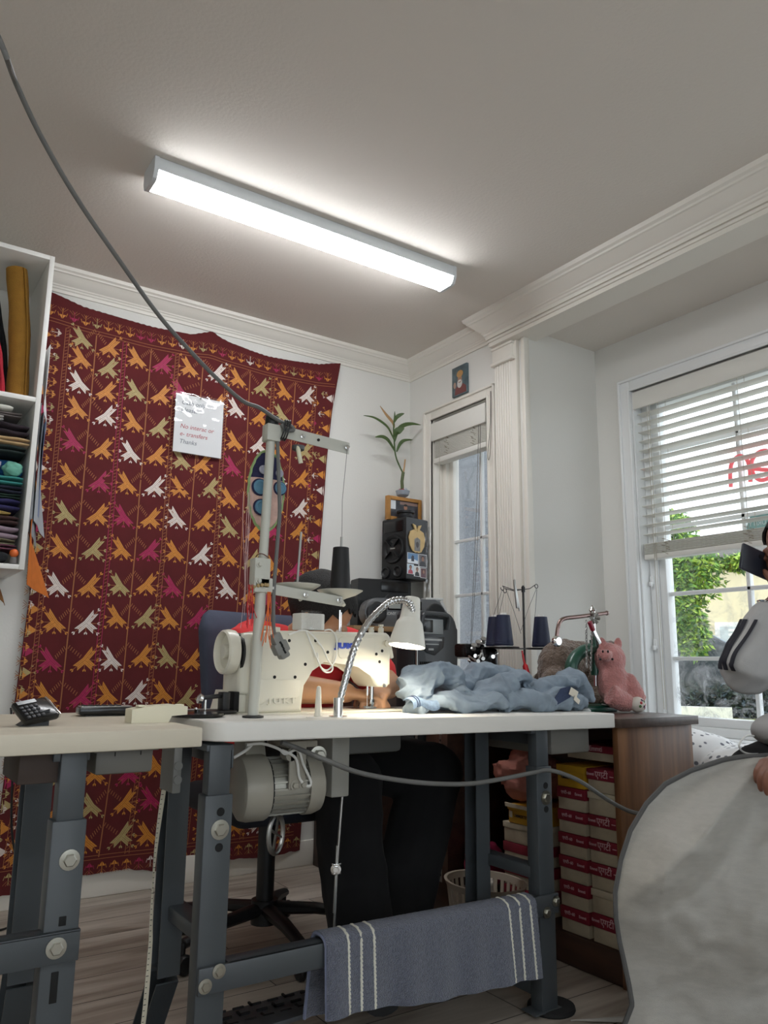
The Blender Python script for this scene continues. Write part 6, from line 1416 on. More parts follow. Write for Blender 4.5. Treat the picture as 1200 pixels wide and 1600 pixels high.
for X_ in (.961, .994, 1.027, 1.425, 1.462, 1.497):
    u = (X_ - .908) / .612; P = [twf(u, .44 + .555 * k / 60) for k in range(61)]
    part('woven_stripe', MB().tube([p + V((.0008 * math.sin(k * 2.1), -.0045 if k > 8 else -.002, .0045 if k <= 8 else 0)) for k, p in enumerate(P)], [.0036 + .0006 * math.sin(k * 2.1) for k in range(61)], 8), M_str, TW)
for u in (.0, 1.0): part('selvedge', MB().tube([twf(u, k / 60) for k in range(61)], .0038, 6), mat('terry_edge', (116, 122, 146), .9), TW)
part('hem', MB().tube([twf(k / 60, .995) for k in range(61)], .0042, 6), mat('terry_edge', (116, 122, 146), .9), TW)

# ------------------------------------------------------------------ bench in the bay with a dotted cover
one('bay_bench', MB().bb((2.36, 1.28, .001), (2.775, 2.10, .44), .006), M_white, 'low white bench under the bay window', 'bench')
DC2 = thing('dotted_cushion', (2.57, 1.75, .441), 'white cushion with grey dots lying on the bench under the bay window', 'cushion')
b = MB(); b.ball((2.58, 1.80, .545), (.17, .16, .10), 24); b.ball((2.56, 1.58, .525), (.16, .15, .085), 24); b.ball((2.62, 1.40, .515), (.13, .14, .075), 20)
me = fuse(b, 'cushion_cover', .008, 6, lambda p: .010 * (1 - 2 * abs(nz(p * 9))))
for v in me.vertices: v.co.z = max(v.co.z, .4415)
def dots():
    m = bpy.data.materials.new('dotted_cotton'); m.use_nodes = True; nt = m.node_tree; p = nt.nodes['Principled BSDF']
    tc = nt.nodes.new('ShaderNodeTexCoord'); vo = nt.nodes.new('ShaderNodeTexVoronoi'); vo.inputs['Scale'].default_value = 34; vo.inputs['Randomness'].default_value = .25
    nt.links.new(tc.outputs['Object'], vo.inputs['Vector']); r = nt.nodes.new('ShaderNodeValToRGB'); r.color_ramp.elements[0].color = lin((110, 112, 120)); r.color_ramp.elements[1].color = lin((232, 232, 232)); r.color_ramp.elements[0].position = .24; r.color_ramp.elements[1].position = .30
    nt.links.new(vo.outputs['Distance'], r.inputs['Fac']); nt.links.new(r.outputs['Color'], p.inputs['Base Color']); p.inputs['Roughness'].default_value = .9; return m
part('cushion_cover', me, dots(), DC2)
# ------------------------------------------------------------------ people
M_skin = mat('skin_brown', (188, 142, 108), .5, var=.06, scale=12); M_hair = mat('hair_black', (14, 12, 11), .7, var=.3, scale=90, bump=.6, bscale=260)
M_trs = mat('trousers_black', (9, 9, 11), 1.0); M_red = mat('polo_red', (222, 58, 60), .85, bump=.15, bscale=500)
def limb(mb, pts, rs, n=14): 
    P = smoothpts(pts, 5); m = len(P) - 1; R_ = [(i / (len(rs) - 1), r) for i, r in enumerate(rs)]
    mb.tube(P, [interp(R_, k / m) for k in range(m + 1)], n)
    mb.ball(pts[0], rs[0], 12); mb.ball(pts[-1], rs[-1], 12)
def hand(mb, W, d, n, side=1, curl=(.5, .6, .6, .7), s=1.0, thumb=.6):
    W = V(W); d = V(d).normalized(); n = V(n); n = (n - d * n.dot(d)).normalized(); sd = d.cross(n) * side
    mb.tube([W - d * .02, W + d * .02 * s, W + d * .06 * s, W + d * .092 * s], [(.019 * s, .027 * s), (.016 * s, .033 * s), (.0145 * s, .040 * s), (.0115 * s, .038 * s)], 14, up=tuple(n))
    for i, (o, L) in enumerate(((.029, .070), (.010, .078), (-.010, .073), (-.028, .058))):
        p = W + d * (.086 - .004 * abs(i - 1.2)) * s + sd * o * s; a = 0; P = [p]; c = curl[i]; q = V(p)
        for k, f in enumerate((.44, .32, .24)):
            a += c * (1.0 if k else .7); q = q + (d * math.cos(a) + n * math.sin(a)) * (L * f * s); P.append(V(q))
        mb.tube(smoothpts(P, 3), [.0090 * s] * 3 + [.0083 * s] * 3 + [.0075 * s] * 3 + [.0062 * s], 8); mb.ball(P[-1], .0063 * s, 8)
    p = W + d * .022 * s + sd * .026 * s; P = [p, p + (d * .5 + sd * .75 + n * .25).normalized() * .036 * s]; P.append(P[-1] + (d * .85 + sd * (.35 - thumb * .3) + n * thumb).normalized() * .030 * s); P.append(P[-1] + (d * .85 - sd * .1 * thumb + n * thumb).normalized() * .024 * s)
    mb.tube(smoothpts(P, 3), [.0125 * s] * 3 + [.0105 * s] * 3 + [.009 * s] * 3 + [.007 * s], 8); mb.ball(P[-1], .007 * s, 8)
def head(mb, C, fwd, up, s=1.0):
    """returns a frame whose x is the head's left, y up, z forward"""
    f = V(fwd).normalized(); u = V(up); u = (u - f * u.dot(f)).normalized(); x = u.cross(f)
    M_ = Matrix((x, u, f)).transposed().to_4x4(); M_.translation = V(C); old = mb.T; mb.T = M_ @ Matrix.Scale(s, 4)
    mb.ball((0, .030, -.012), (.076, .088, .096), 24); mb.ball((0, -.02, .028), (.060, .085, .064), 20); mb.ball((0, -.085, .050), (.034, .028, .034), 14)
    mb.ball((0, .012, .084), (.046, .012, .014), 12); mb.tube([(0, .005, .088), (0, -.020, .104), (0, -.034, .110)], [.010, .012, .014], 8); mb.ball((-.012, -.036, .098), (.009, .008, .012), 8); mb.ball((.012, -.036, .098), (.009, .008, .012), 8)
    mb.ball((0, -.060, .088), (.026, .006, .010), 10); mb.ball((0, -.070, .085), (.022, .007, .010), 10)
    for sg in (-1, 1): mb.ball((sg * .071, -.014, -.014), (.007, .026, .016), 10); mb.ball((sg * .040, -.026, .062), (.024, .026, .024), 10)
    mb.T = old; return M_ @ Matrix.Scale(s, 4)
def haircap(M_, cut, thick=1.06, seed=0, amp=.05):
    b = MB(); b.ball((0, .030, -.012), 1, 40); me = b.mesh('hair'); bm = bmesh.new(); bm.from_mesh(me)
    for v in bm.verts:
        q = V((v.co.x, v.co.y - .030, v.co.z + .012)); k = thick + amp * nz(q * 3 + V((seed, 0, 0))) + amp * .6 * abs(nz((q.x * 14, q.y * 3, q.z * 9 + seed)))
        v.co = V((q.x * .078 * k, .030 + q.y * .090 * k, -.012 + q.z * .098 * k))
    bmesh.ops.delete(bm, geom=[v for v in bm.verts if cut(v.co)], context='VERTS'); bmesh.ops.transform(bm, matrix=M_, verts=bm.verts)
    bm.normal_update(); bmesh.ops.solidify(bm, geom=bm.faces[:], thickness=.006); bm.to_mesh(me); bm.free(); return me
def eyes(M_, root):
    for sg in (-1, 1):
        c = M_ @ V((sg * .031, -.004, .078)); b = MB(); b.ball(c, .011, 12); part('eye', b, mat('eye_white', (222, 216, 208), .3), root)
        f = (M_.to_3x3() @ V((0, 0, 1))).normalized(); b = MB(); b.ball(c + f * .0068, .0055, 10); part('iris', b, mat('eye_dark', (40, 26, 20), .2), root)

# office chair
OC = thing('office_chair', (1.17, 2.40, 0), 'slate blue office chair with a black star base behind the sewing machine', 'chair')
M_slate = mat('chair_slate', (72, 78, 96), .9, var=.06, scale=40, bump=.2, bscale=500)
def back(u, v):
    a = 2 * PI * v; ex = .45; c, s = math.cos(a), math.sin(a)
    w_ = .235 * (1 - .10 * (1 - u)); 
    z = .60 + .435 * u; k = min(1, min(u, 1 - u) * 7) ** .5; th = .045 * (.35 + .65 * k)
    x = w_ * math.copysign(abs(c) ** ex, c) * (.80 + .20 * k); y = th * math.copysign(abs(s) ** .7, s) + .05 * (abs(x) / .235) ** 2 * -1
    q = Matrix.Rotation(math.radians(14), 3, 'Z') @ V((x, y + .05 * (u - .3), 0)); return V((1.135 + q.x, 2.46 + q.y, z))
b = MB(); b.sheet(back, 30, 40); 
for u in (0, 1): b.poly([back(u, j / 40) for j in range(40)])
part('backrest', b, M_slate, OC, smooth=60)
b = MB(); b.box((1.17, 2.32, .455), (.46, .44, .085), .035, seg=4); part('seat', b, mat('seat_dark', (30, 33, 42), .9), OC)
b = MB(); b.bar((1.13, 2.50, .42), (1.12, 2.52, .70), .06, .02, .006); part('back_support', b, M_black, OC)
hc = V((1.18, 2.40, 0))
b = MB(); b.cyl(hc + V((0, 0, .08)), hc + V((0, 0, .41)), .028, n=18); b.cyl(hc + V((0, 0, .07)), hc + V((0, 0, .14)), .042, n=20); b.bb((1.08, 2.30, .395), (1.28, 2.50, .415), .004); part('gas_column', b, M_black, OC)
for i in range(5):
    a = math.radians(195 + 72 * i); d = V((math.cos(a), math.sin(a), 0)); b = MB(); b.tube([hc + V((0, 0, .115)), hc + d * .16 + V((0, 0, .105)), hc + d * .30 + V((0, 0, .080))], [(.022, .026), (.018, .022), (.014, .018)], 10); lg = part('leg', b, M_black, OC)
    s_ = V((-d.y, d.x, 0)); c = hc + d * .30; b = MB()
    for sg in (-1, 1): b.lathe([(0, -.009), (.024, -.009), (.027, -.004), (.027, .004), (.024, .009), (0, .009)], c + s_ * (.014 * sg) + V((0, 0, .0275)), s_, 20)
    b.cyl(c + V((0, 0, .05)), c + V((0, 0, .085)), .008); part('caster', b, M_black, lg)

# the tailor bent over the machine
PT1 = thing('person', (1.15, 2.25, 0), 'person in a red polo shirt bent over the sewing machine', 'person')
sL, sR = V((1.005, 2.215, .925)), V((1.330, 2.185, .915))
b = MB()
HM = head(b, (1.178, 2.095, 1.018), (.64, -.42, -.65), (.45, -.40, .80), 1.02)
limb(b, [(1.155, 2.20, .925), (1.175, 2.15, .965), (1.195, 2.105, 1.00)], [.062, .056, .056])
b.ball((1.16, 2.24, .84), (.15, .10, .12), 18); b.ball((1.15, 2.29, .62), (.14, .10, .16), 18)
limb(b, [sL, (.975, 2.15, .86), (.955, 2.055, .800)], [.052, .046, .042]); limb(b, [(.955, 2.055, .800), (1.03, 1.985, .800), (1.12, 1.93, .793), (1.165, 1.905, .790)], [.043, .043, .034, .027])
hand(b, (1.160, 1.907, .790), (.93, -.36, -.12), (.1, .1, -1), 1, (.35, .5, .55, .6), 1.0)
limb(b, [sR, (1.375, 2.13, .87), (1.395, 2.04, .805)], [.052, .046, .042]); limb(b, [(1.395, 2.04, .805), (1.35, 1.985, .800), (1.305, 1.935, .795)], [.042, .036, .027])
hand(b, (1.305, 1.935, .793), (-.72, -.66, -.10), (-.1, 0, -1), -1, (.4, .5, .6, .6), .97)
for kx, fx in (((1.20, 1.93, .545), (1.24, 1.92, .12)), ((1.53, 1.99, .535), (1.40, 1.97, .13))):
    limb(b, [(fx[0] * .6 + kx[0] * .4, fx[1] * .6 + kx[1] * .4, .28), (fx[0], fx[1], fx[2])], [.05, .038])
    b.tube([(fx[0], fx[1] + .03, fx[2] - .02), (fx[0] - .02, fx[1] - .06, fx[2] - .045), (fx[0] - .05, fx[1] - .16, fx[2] - .055)], [(.04, .038), (.03, .042), (.018, .04)], 12)
me = fuse(b, 'body', .0045, 3); part('body', me, M_skin, PT1, smooth=60); eyes(HM, PT1)
part('hair', haircap(HM, lambda c: (c.z > .062 and c.y < .062) or (c.y < -.078) or (c.z > .040 and c.y < .03) or (c.z > .022 and c.y < -.02), 1.09, 2), M_hair, PT1, smooth=60)
b = MB()
b.tube(smoothpts([(1.14, 2.34, .56), (1.15, 2.31, .68), (1.16, 2.27, .80), (1.165, 2.235, .885), (1.165, 2.21, .93)], 4), [(.125, .175)] * 4 + [(.125, .178)] * 4 + [(.12, .185)] * 4 + [(.10, .17)] * 4 + [(.06, .09)], 24, up=(0, 1, 0))
limb(b, [(1.10, 2.22, .915), sL, (.985, 2.17, .875), (.968, 2.11, .835)], [.07, .068, .065, .066]); limb(b, [(1.22, 2.21, .91), sR, (1.372, 2.145, .868), (1.385, 2.10, .838)], [.07, .068, .064, .064])
me = fuse(b, 'polo_shirt', .006, 5, lambda p: .005 * (1 - 2 * abs(nz((p.x * 9 + p.z * 6, p.y * 9, p.z * 12)))) + .003)
part('polo_shirt', me, M_red, PT1, smooth=60)
b = MB(); b.tube([V((1.178 + .072 * math.cos(a), 2.165 + .066 * math.sin(a) - .010 * math.cos(a), .955 + .012 * math.cos(a) + .018 * math.sin(a))) for a in [PI * .12 + 2 * PI * i / 26 * .86 + PI * 1.4 for i in range(27)]], [(.022, .007)] * 27, 8, up=(0, 0, 1)); part('collar', b, M_red, PT1)
b = MB()
limb(b, [(1.06, 2.34, .56), (1.13, 2.14, .575), (1.20, 1.94, .550)], [.105, .100, .088]); limb(b, [(1.20, 1.94, .55), (1.215, 1.95, .38), (1.24, 1.93, .17)], [.09, .090, .088])
limb(b, [(1.22, 2.33, .56), (1.37, 2.16, .575), (1.525, 1.99, .540)], [.105, .10, .085]); limb(b, [(1.53, 1.99, .54), (1.48, 2.0, .37), (1.40, 1.975, .175)], [.092, .092, .090])
b.ball((1.14, 2.34, .56), (.17, .13, .11), 18)
part('trousers', fuse(b, 'trousers', .007, 5, lambda p: .006 * (1 - 2 * abs(nz(p * 8)))), M_trs, PT1, smooth=60)
b = MB(); b.tube([(1.25, 1.98, .06), (1.22, 1.88, .045), (1.19, 1.745, .045)], [(.04, .045), (.035, .05), (.022, .042)], 12); part('shoe', b, M_black, PT1)
b = MB(); b.tube([(1.42, 2.01, .055), (1.38, 1.91, .045), (1.34, 1.80, .045)], [(.04, .045), (.035, .05), (.022, .042)], 12); part('shoe', b, M_black, PT1)

# the visitor at the right edge, holding a phone
PT2 = thing('person', (2.22, 1.08, 0), 'person in a grey track top holding up a phone at the right edge', 'person')
M_skin2 = mat('skin_deep', (128, 84, 66), .5, var=.06, scale=12)
el = at(1167, 1044, 'y', 1.20); wr_ = at(1207, 948, 'y', 1.155); hd = at(1250, 862, 'y', 1.10)
b = MB()
HM2 = head(b, hd, (-.95, .22, -.12), (0, 0, 1), 1.0)
limb(b, [hd + V((.03, -.005, -.20)), hd + V((.012, 0, -.08))], [.062, .056])
sh = V((hd.x + .06, hd.y + .16, hd.z - .235)); sh2 = V((hd.x + .06, hd.y - .19, hd.z - .235))
limb(b, [sh, sh.lerp(el, .5), el], [.05, .045, .040]); limb(b, [el, el.lerp(wr_, .5) + V((0, 0, 0)), wr_], [.040, .036, .027])
pd = at(1222, 888, 'y', 1.13); hand(b, wr_, (pd - wr_), (-.6, .75, .1), 1, (.5, .75, .8, .8), 1.0, .8)
hw2 = at(1252, 1182, 'y', .98); el2 = V((sh2.x + .02, sh2.y - .03, .70)); limb(b, [sh2, sh2.lerp(el2, .5), el2], [.05, .045, .04]); limb(b, [el2, el2.lerp(hw2, .6), hw2], [.04, .035, .027])
hand(b, hw2, at(1200, 1196, 'y', 1.00) - hw2, (-.25, .1, -1), 1, (.5, .6, .6, .6), 1.0, .7)
b.ball((2.27, 1.05, .82), (.11, .16, .20), 16); b.ball((2.29, 1.05, .56), (.12, .16, .12), 16)
for ky, fx in ((1.16, (2.04, 1.17)), (.93, (2.04, .90))):
    limb(b, [(1.93, ky, .40), (fx[0] + .02, fx[1], .12)], [.05, .036]); b.tube([(fx[0] + .04, fx[1], .06), (fx[0] - .04, fx[1], .04), (fx[0] - .10, fx[1], .03)], [(.04, .038), (.03, .042), (.018, .038)], 12)
part('body', fuse(b, 'body', .0045, 3), M_skin2, PT2, smooth=60); eyes(HM2, PT2)
part('hair', haircap(HM2, lambda c: (c.z > .060 and c.y < .070) or c.y < -.05 or (c.z > .02 and c.y < .03), 1.08, 5), M_hair, PT2, smooth=60)
part('beard', (lambda m: m)(fuse((lambda q: (setattr(q, 'T', HM2), q.ball((0, -.078, .040), (.056, .040, .050), 18), setattr(q, 'T', Matrix()))[1])(MB()), 'beard', .005, 3, lambda p: .003 * nz(p * 80))), M_hair, PT2)
M_grey = mat('tracktop_grey', (176, 176, 176), .75, bump=.1, bscale=400)
b = MB()
b.tube(smoothpts([(2.29, 1.05, .56), (2.28, 1.05, .70), (2.26, 1.06, .85), (hd.x + .065, 1.07, hd.z - .25), (hd.x + .04, hd.y, hd.z - .17)], 4), [(.13, .19)] * 4 + [(.125, .19)] * 4 + [(.12, .195)] * 4 + [(.095, .18)] * 4 + [(.06, .075)], 24, up=(1, 0, 0))
cuffp = el.lerp(wr_, .80); b.ball((2.045, 1.10, .715), (.145, .12, .05), 18); b.ball((2.17, 1.08, .74), (.12, .14, .09), 16)
limb(b, [sh + V((0, -.06, 0)), sh, sh.lerp(el, .5), el + V((.0, .0, -.004)), el.lerp(wr_, .35), cuffp], [.075, .072, .066, .062, .056, .045])
limb(b, [sh2 + V((0, .06, 0)), sh2, sh2.lerp(el2, .5), el2, el2.lerp(hw2, .7)], [.075, .072, .062, .058, .046])
me = fuse(b, 'track_top', .006, 5, lambda p: .005 * (1 - 2 * abs(nz((p.x * 10, p.y * 10 + p.z * 7, p.z * 10)))) + .002); part('track_top', me, M_grey, PT2, smooth=60)
# three dark stripes down the sleeve, lying on the sleeve's outer side
import mathutils
bvh = mathutils.bvhtree.BVHTree.FromPolygons([v.co + WLOC[PT2] + (PT2.children[-1].location) for v in me.vertices], [p.vertices[:] for p in me.polygons])
out = V((-.9, .42, .0)).normalized()
for k in (-1, 0, 1):
    P = []
    A, B, Cc = sh.lerp(el, .45), el, cuffp
    for i in range(26):
        t = i / 25; base = B.lerp(Cc, t * 1.02 - .04); 
        ax = (Cc - B).normalized(); sdv = ax.cross(out).normalized()
        o = base + sdv * (.027 * k) + out * .25
        hit = bvh.ray_cast(o, -out)
        if hit[0] is not None: P.append(hit[0] + out * .0012)
    if len(P) > 3: part('sleeve_stripe', MB().tube(P, [(.0016, .0108)] * len(P), 8, up=tuple(out)), mat('stripe_navy', (24, 26, 38), .8), PT2, 'dark stripe along the sleeve')
cu0 = el.lerp(wr_, .78); cax = (wr_ - el).normalized()
part('sleeve_cuff', MB().lathe([(.044, -.012), (.047, 0), (.044, .022), (.038, .022), (.038, -.012)], cu0, cax, 24), mat('cuff_white', (226, 226, 224), .8), PT2)
bn = MB(); bn.lathe([(.038, 0), (.041, .003), (.038, .006)], el.lerp(wr_, .98), cax, 28); one('steel_bangle', bn, M_chrome, 'plain steel bangle on the wrist of the person with the phone', 'bangle')
b = MB(); b.ball((2.29, 1.05, .58), (.14, .19, .11), 16)
for ky in (1.16, .93): limb(b, [(2.25, ky * .6 + 1.05 * .4, .565), (2.10, ky, .600), (1.93 + .11 * (ky < 1), ky, .590)], [.105, .098, .090]); limb(b, [(1.93 + .11 * (ky < 1), ky, .590), (1.96 + .06 * (ky < 1), ky, .36), (2.02, ky, .14)], [.08, .07, .06])
part('trousers', fuse(b, 'trousers', .008, 5, lambda p: .005 * (1 - 2 * abs(nz(p * 8)))), M_trs, PT2, smooth=60)
b = MB(); hm_ = V((2.245, 1.06, .60)); b.tube([V((hm_.x + .165 * math.cos(a), hm_.y + .215 * math.sin(a), .605 + .01 * math.sin(3 * a))) for a in [2 * PI * i / 30 for i in range(30)]], [(.035, .008)] * 30, 8, closed=True, up=(0, 0, 1)); part('shirt_hem', b, mat('hem_white', (220, 220, 218), .85), PT2)
for fy in (1.17, .90):
    b = MB(); b.tube([(2.10, fy, .055), (2.01, fy, .045), (1.93, fy, .040)], [(.045, .046), (.038, .05), (.024, .044)], 12); part('shoe', b, mat('shoe_grey', (60, 60, 62), .7), PT2)
st_ = thing('stool', (2.29, 1.05, 0), 'plain stool under the person at the right edge', 'stool')
b = MB(); b.lathe([(0, .40), (.19, .40), (.20, .42), (.19, .448), (0, .448)], (2.29, 1.05, 0), (0, 0, 1), 32); part('seat', b, M_black, st_)
for i in range(4):
    a = PI / 4 + i * PI / 2; part('leg', MB().cyl((2.29 + .19 * math.cos(a), 1.05 + .19 * math.sin(a), 0), (2.29 + .12 * math.cos(a), 1.05 + .12 * math.sin(a), .405), .012), M_greysteel, st_)
PHN = thing('smartphone', pd, 'dark smartphone held up at the right edge of the picture', 'phone')
ph0, ph1, ph2 = at(1158, 868, 'y', 1.165), at(1240, 905, 'y', 1.155), None
x_ = (ph1 - ph0).normalized(); y_ = V((0, 0, 1)) - x_ * x_.z; mph = frame(ph0.lerp(ph1, .5), x_, y_ + V((.25, -.1, 0)))
b = MB(); b.T = mph; b.box((0, 0, 0), ((ph1 - ph0).length, .070, .009), .0035, seg=3); part('phone_body', b, mat('phone_dark', (40, 44, 54), .3), PHN)
b = MB(); b.T = mph; b.lathe([(0, .0), (.006, .0), (.006, .0015), (0, .0015)], (-.045, .018, .0045), (0, 0, 1), 16); b.lathe([(0, .0), (.006, .0), (.006, .0015), (0, .0015)], (-.045, .018, -.0045), (0, 0, -1), 16); part('camera_lens', b, M_black, PHN)
ec = one('earphone_lead', MB().tube(smoothpts([at(*p, 'y', 1.14) for p in ((1178, 1150), (1166, 1150), (1158, 1158), (1155, 1166), (1160, 1174), (1172, 1178), (1190, 1178))]), .0022, 7), M_cable, 'white earphone lead lying on the black trousers', 'cable')

# ------------------------------------------------------------------ grey cloth cover hanging from the lap
GC = thing('cloth_cover', (1.75, 1.10, 0), 'large silver grey cloth cover with dark edge hanging from the visitor\'s lap', 'cloth')
OUT = [(1205, 1180), (1160, 1182), (1130, 1187), (1080, 1204), (1040, 1225), (1010, 1256), (985, 1297), (970, 1343), (961, 1392), (962, 1430), (968, 1470), (975, 1502), (983, 1540), (988, 1570), (976, 1600), (962, 1640)]
PA, PB = V((1.53, 1.275, 0)), V((1.86, .93, 0)); pdir = (PB - PA).normalized(); pn = V((pdir.y, -pdir.x, 0)); 
if pn.dot(V((-1, -1, 0))) < 0: pn = -pn
def onplane(px, py):
    d = at(px, py, 'x', 1.0) - CAM; t = (PA - CAM).dot(pn) / d.dot(pn); return CAM + d * t
LP = [onplane(*p) for p in OUT]
tabz = sorted([(p.z, (p - PA).dot(pdir)) for p in LP])
zmax, zmin = tabz[-1][0], .006
edge_s = [(z, s_) for z, s_ in tabz]
def cov(u, v):
    """v from floor to top; u from the curved free edge to beyond the frame"""
    z = zmin + (zmax - zmin) * (1 - (1 - v) ** 1.35)
    s0 = interp(edge_s, z); s1 = .62
    s_ = s0 + (s1 - s0) * u
    q = PA + pdir * s_; 
    wq = .10 * nz((s_ * 2.2, z * 2.2, 9)); f = .085 * (1 - 2.6 * abs(nz((s_ * 3.4 - z * 3.4 + 4 + wq * 4, z * 1.3 + s_ * 1.5, 1.5)))) + .010 * (1 - 2.6 * abs(nz((s_ * 6 + z * 4 + wq * 9, z * 6 - s_ * 3, 2)))) + .003 * (1 - 2.4 * abs(nz((s_ * 17 - z * 15, z * 13 + 3, 2)))) + .004 * nz((s_ * 25, z * 25, 3))
    f *= min(1, u * 6 + .15) * (.35 + .65 * min(1, (zmax - z) * 5))
    bulge = .05 * math.sin(PI * min(1, max(0, u))) * (1 - z / zmax) 
    back_ = .16 * max(0, (z - (zmax - .10)) / .10) ** 2 * u
    return V((q.x, q.y, z)) + pn * (f + bulge) - V((-.8, .2, 0)).normalized() * back_ * 1.0
M_cov = mat('cover_grey', (168, 166, 160), .42, var=.05, scale=40, bump=.25, bscale=500, sheen=.2, stretch=(1, 1, 3))
part('cover_fabric', MB().sheet(cov, 90, 110, .002), M_cov, GC, smooth=80)
part('edge_binding', MB().tube([cov(0, k / 120) for k in range(121)], .0058, 8), mat('binding_dark', (84, 84, 84), .8), GC)
c1 = at(905, 1590, 'z', .01)
def tail(u, v): p = V((c1.x - .01, c1.y + .01, .004)).lerp(V((c1.x + .22, c1.y - .16, .004)), u); return p + V((.05 * v * u - .01, .05 * v * u, .010 * math.sin(PI * v) * (.2 + u) ))
part('trailing_corner', MB().sheet(tail, 16, 10, .002), M_cov, GC)
# ------------------------------------------------------------------ outside
def gm(*a, **k): return mat(*a, **k)
GZ = -.32
struct('ground_outside', MB().bb((XB + WT + .02, -40, GZ - .1), (90, 60, GZ)), mat('forecourt_grey', (150, 148, 144), .9, var=.12, scale=1.5))
DIR = V((math.sin(math.radians(56.5)), math.cos(math.radians(56.5)), 0)); SID = V((DIR.y, -DIR.x, 0))
def W(d, s, z): return DIR * d + SID * s + V((0, 0, z))
def slab(d0, d1, s0, s1, z0, z1): 
    b = MB(); b.add([W(d, s, z) for z in (z0, z1) for d, s in ((d0, s0), (d1, s0), (d1, s1), (d0, s1))], [(0, 1, 2, 3), (4, 5, 6, 7), (0, 1, 5, 4), (1, 2, 6, 5), (2, 3, 7, 6), (3, 0, 4, 7)]); return b
o = one('lawn_strip', slab(15.5, 22, -25, 25, GZ, GZ + .03), mat('dry_grass', (176, 178, 112), .95, var=.2, scale=3, bump=.5, bscale=40), 'strip of dry yellow green grass beyond the forecourt', 'lawn', kind='stuff')
for s0, s1 in ((-1.6, .35), (1.35, 2.6)):
    one('kerb_wall', slab(19.8, 20.1, s0, s1, GZ + .03, GZ + .30), mat('kerb_white', (214, 212, 206), .8), 'low white wall piece at the foot of the hedge, %s of two' % ('left' if s0 < 0 else 'right'), 'wall')
def leafy(name, label, blobs, n, size, m, cat, seed, trunk=None, inner=None):
    rr = random.Random(seed); t = thing(name, blobs[0][0] * 1 - V((0, 0, blobs[0][0].z - GZ)), label, cat)
    b = MB()
    for i in range(n):
        c, r = blobs[rr.randrange(len(blobs))]; d = V((rr.gauss(0, 1), rr.gauss(0, 1), rr.gauss(0, 1))).normalized() * (rr.random() ** .35)
        p = c + V((d.x * r[0], d.y * r[1], d.z * r[2])); a = V((rr.gauss(0, 1), rr.gauss(0, 1), rr.gauss(0, .6) - .5)).normalized(); s = a.cross(V((rr.gauss(0, 1), rr.gauss(0, 1), rr.gauss(0, 1)))).normalized()
        L = size * rr.uniform(.6, 1.3); w_ = L * .34
        b.add([p, p + a * L * .5 + s * w_ * .5, p + a * L, p + a * L * .5 - s * w_ * .5], [(0, 1, 2, 3)], rr.randrange(len(m)))
    part('foliage', b, m, t, smooth=0)
    if trunk:
        tb2 = MB(); tb2.tube(*trunk); part('trunk', tb2, mat('bark', (92, 82, 74), .9), t)
    return t
LV = [mat('leaf_lime', (176, 206, 84), .6), mat('leaf_fresh', (122, 168, 66), .6), mat('leaf_deep', (78, 122, 58), .6)]  # leaf greens, picked at random for each leaf
d0 = 10.5
leafy('street_tree', 'bright green leafy tree outside the bay window', [(W(d0, -.22, 2.15), (.42, .42, .45)), (W(d0, -.20, 2.0), (.42, .42, .40)), (W(d0, -.34, 1.55), (.32, .32, .34)), (W(d0, -.20, 1.25), (.20, .20, .26)), (W(d0, .40, 2.15), (.22, .22, .10)), (W(d0, -.45, 2.65), (.36, .36, .22)), (W(d0, -.9, 2.1), (.5, .5, .6)), (W(d0, -1.4, 2.6), (.7, .7, .7))], 15000, .085, LV, 'tree', 3, ([W(d0 + .1, -1.5, GZ), W(d0, -1.4, 1.2), W(d0, -1.2, 2.4)], [.16, .13, .07], 12))
HG = [mat('hedge_dark', (36, 48, 42), .8), mat('hedge_blue', (62, 76, 82), .8), mat('hedge_mid', (48, 64, 50), .8)]
leafy('hedge', 'dark clipped hedge across the street, left of the gap', [(W(21, s, .18), (.8, .8, .52)) for s in (-1.2, -.4, .3, .9)], 6000, .16, HG, 'hedge', 5)
leafy('hedge', 'dark clipped hedge across the street, right of the gap', [(W(21, s, .22), (.8, .8, .55)) for s in (1.6, 2.3, 3.0, 3.8, 4.6)], 6000, .16, HG, 'hedge', 6)
leafy('garden_shrub', 'grey green shrub below the shuttered window of the cream house', [(W(25, s, 1.05), (.6, .6, .4)) for s in (.3, .9, 1.4)], 3000, .13, [mat('shrub_grey', (92, 108, 104), .8), HG[2]], 'shrub', 8)
# parked car
CA = thing('parked_car', W(23.2, -.3, GZ), 'dark parked car with a pale windscreen beyond the hedge', 'car')
def carp(pts, s0, s1): return MB().prism(pts, W(23.2, 0, 0) - DIR * 0 + DIR * s0, SID, (0, 0, 1), -(s1 - s0)) if False else None
MCar = mat('car_dark', (44, 50, 56), .25, coat=.5); MGl = mat('car_glass', (168, 182, 196), .15)
c0 = W(23, .30, .26)
b = MB(); rprism(b, [(-2.2, .02), (2.0, .02), (2.05, .55), (1.6, .78), (.55, .92), (-.35, 1.52), (-1.9, 1.55), (-2.2, .95)], c0 + V((0, 0, -.1)) - DIR * .8, SID, (0, 0, 1), 1.6, .08, 3); part('car_body', b, MCar, CA)
b = MB(); b.add([c0 + SID * s + V((0, 0, z - .1)) + DIR * d for s, z in ((.62, .93), (-.30, 1.48)) for d in (-.80, .72)], [(0, 1, 3, 2)]); bm_ = MB(); b2 = MB(); b2.prism([(.62, .94), (-.30, 1.49), (-.27, 1.50), (.66, .95)], c0 + V((0, 0, -.09)) - DIR * .74, SID, (0, 0, 1), 1.48); part('windscreen', b2, MGl, CA)
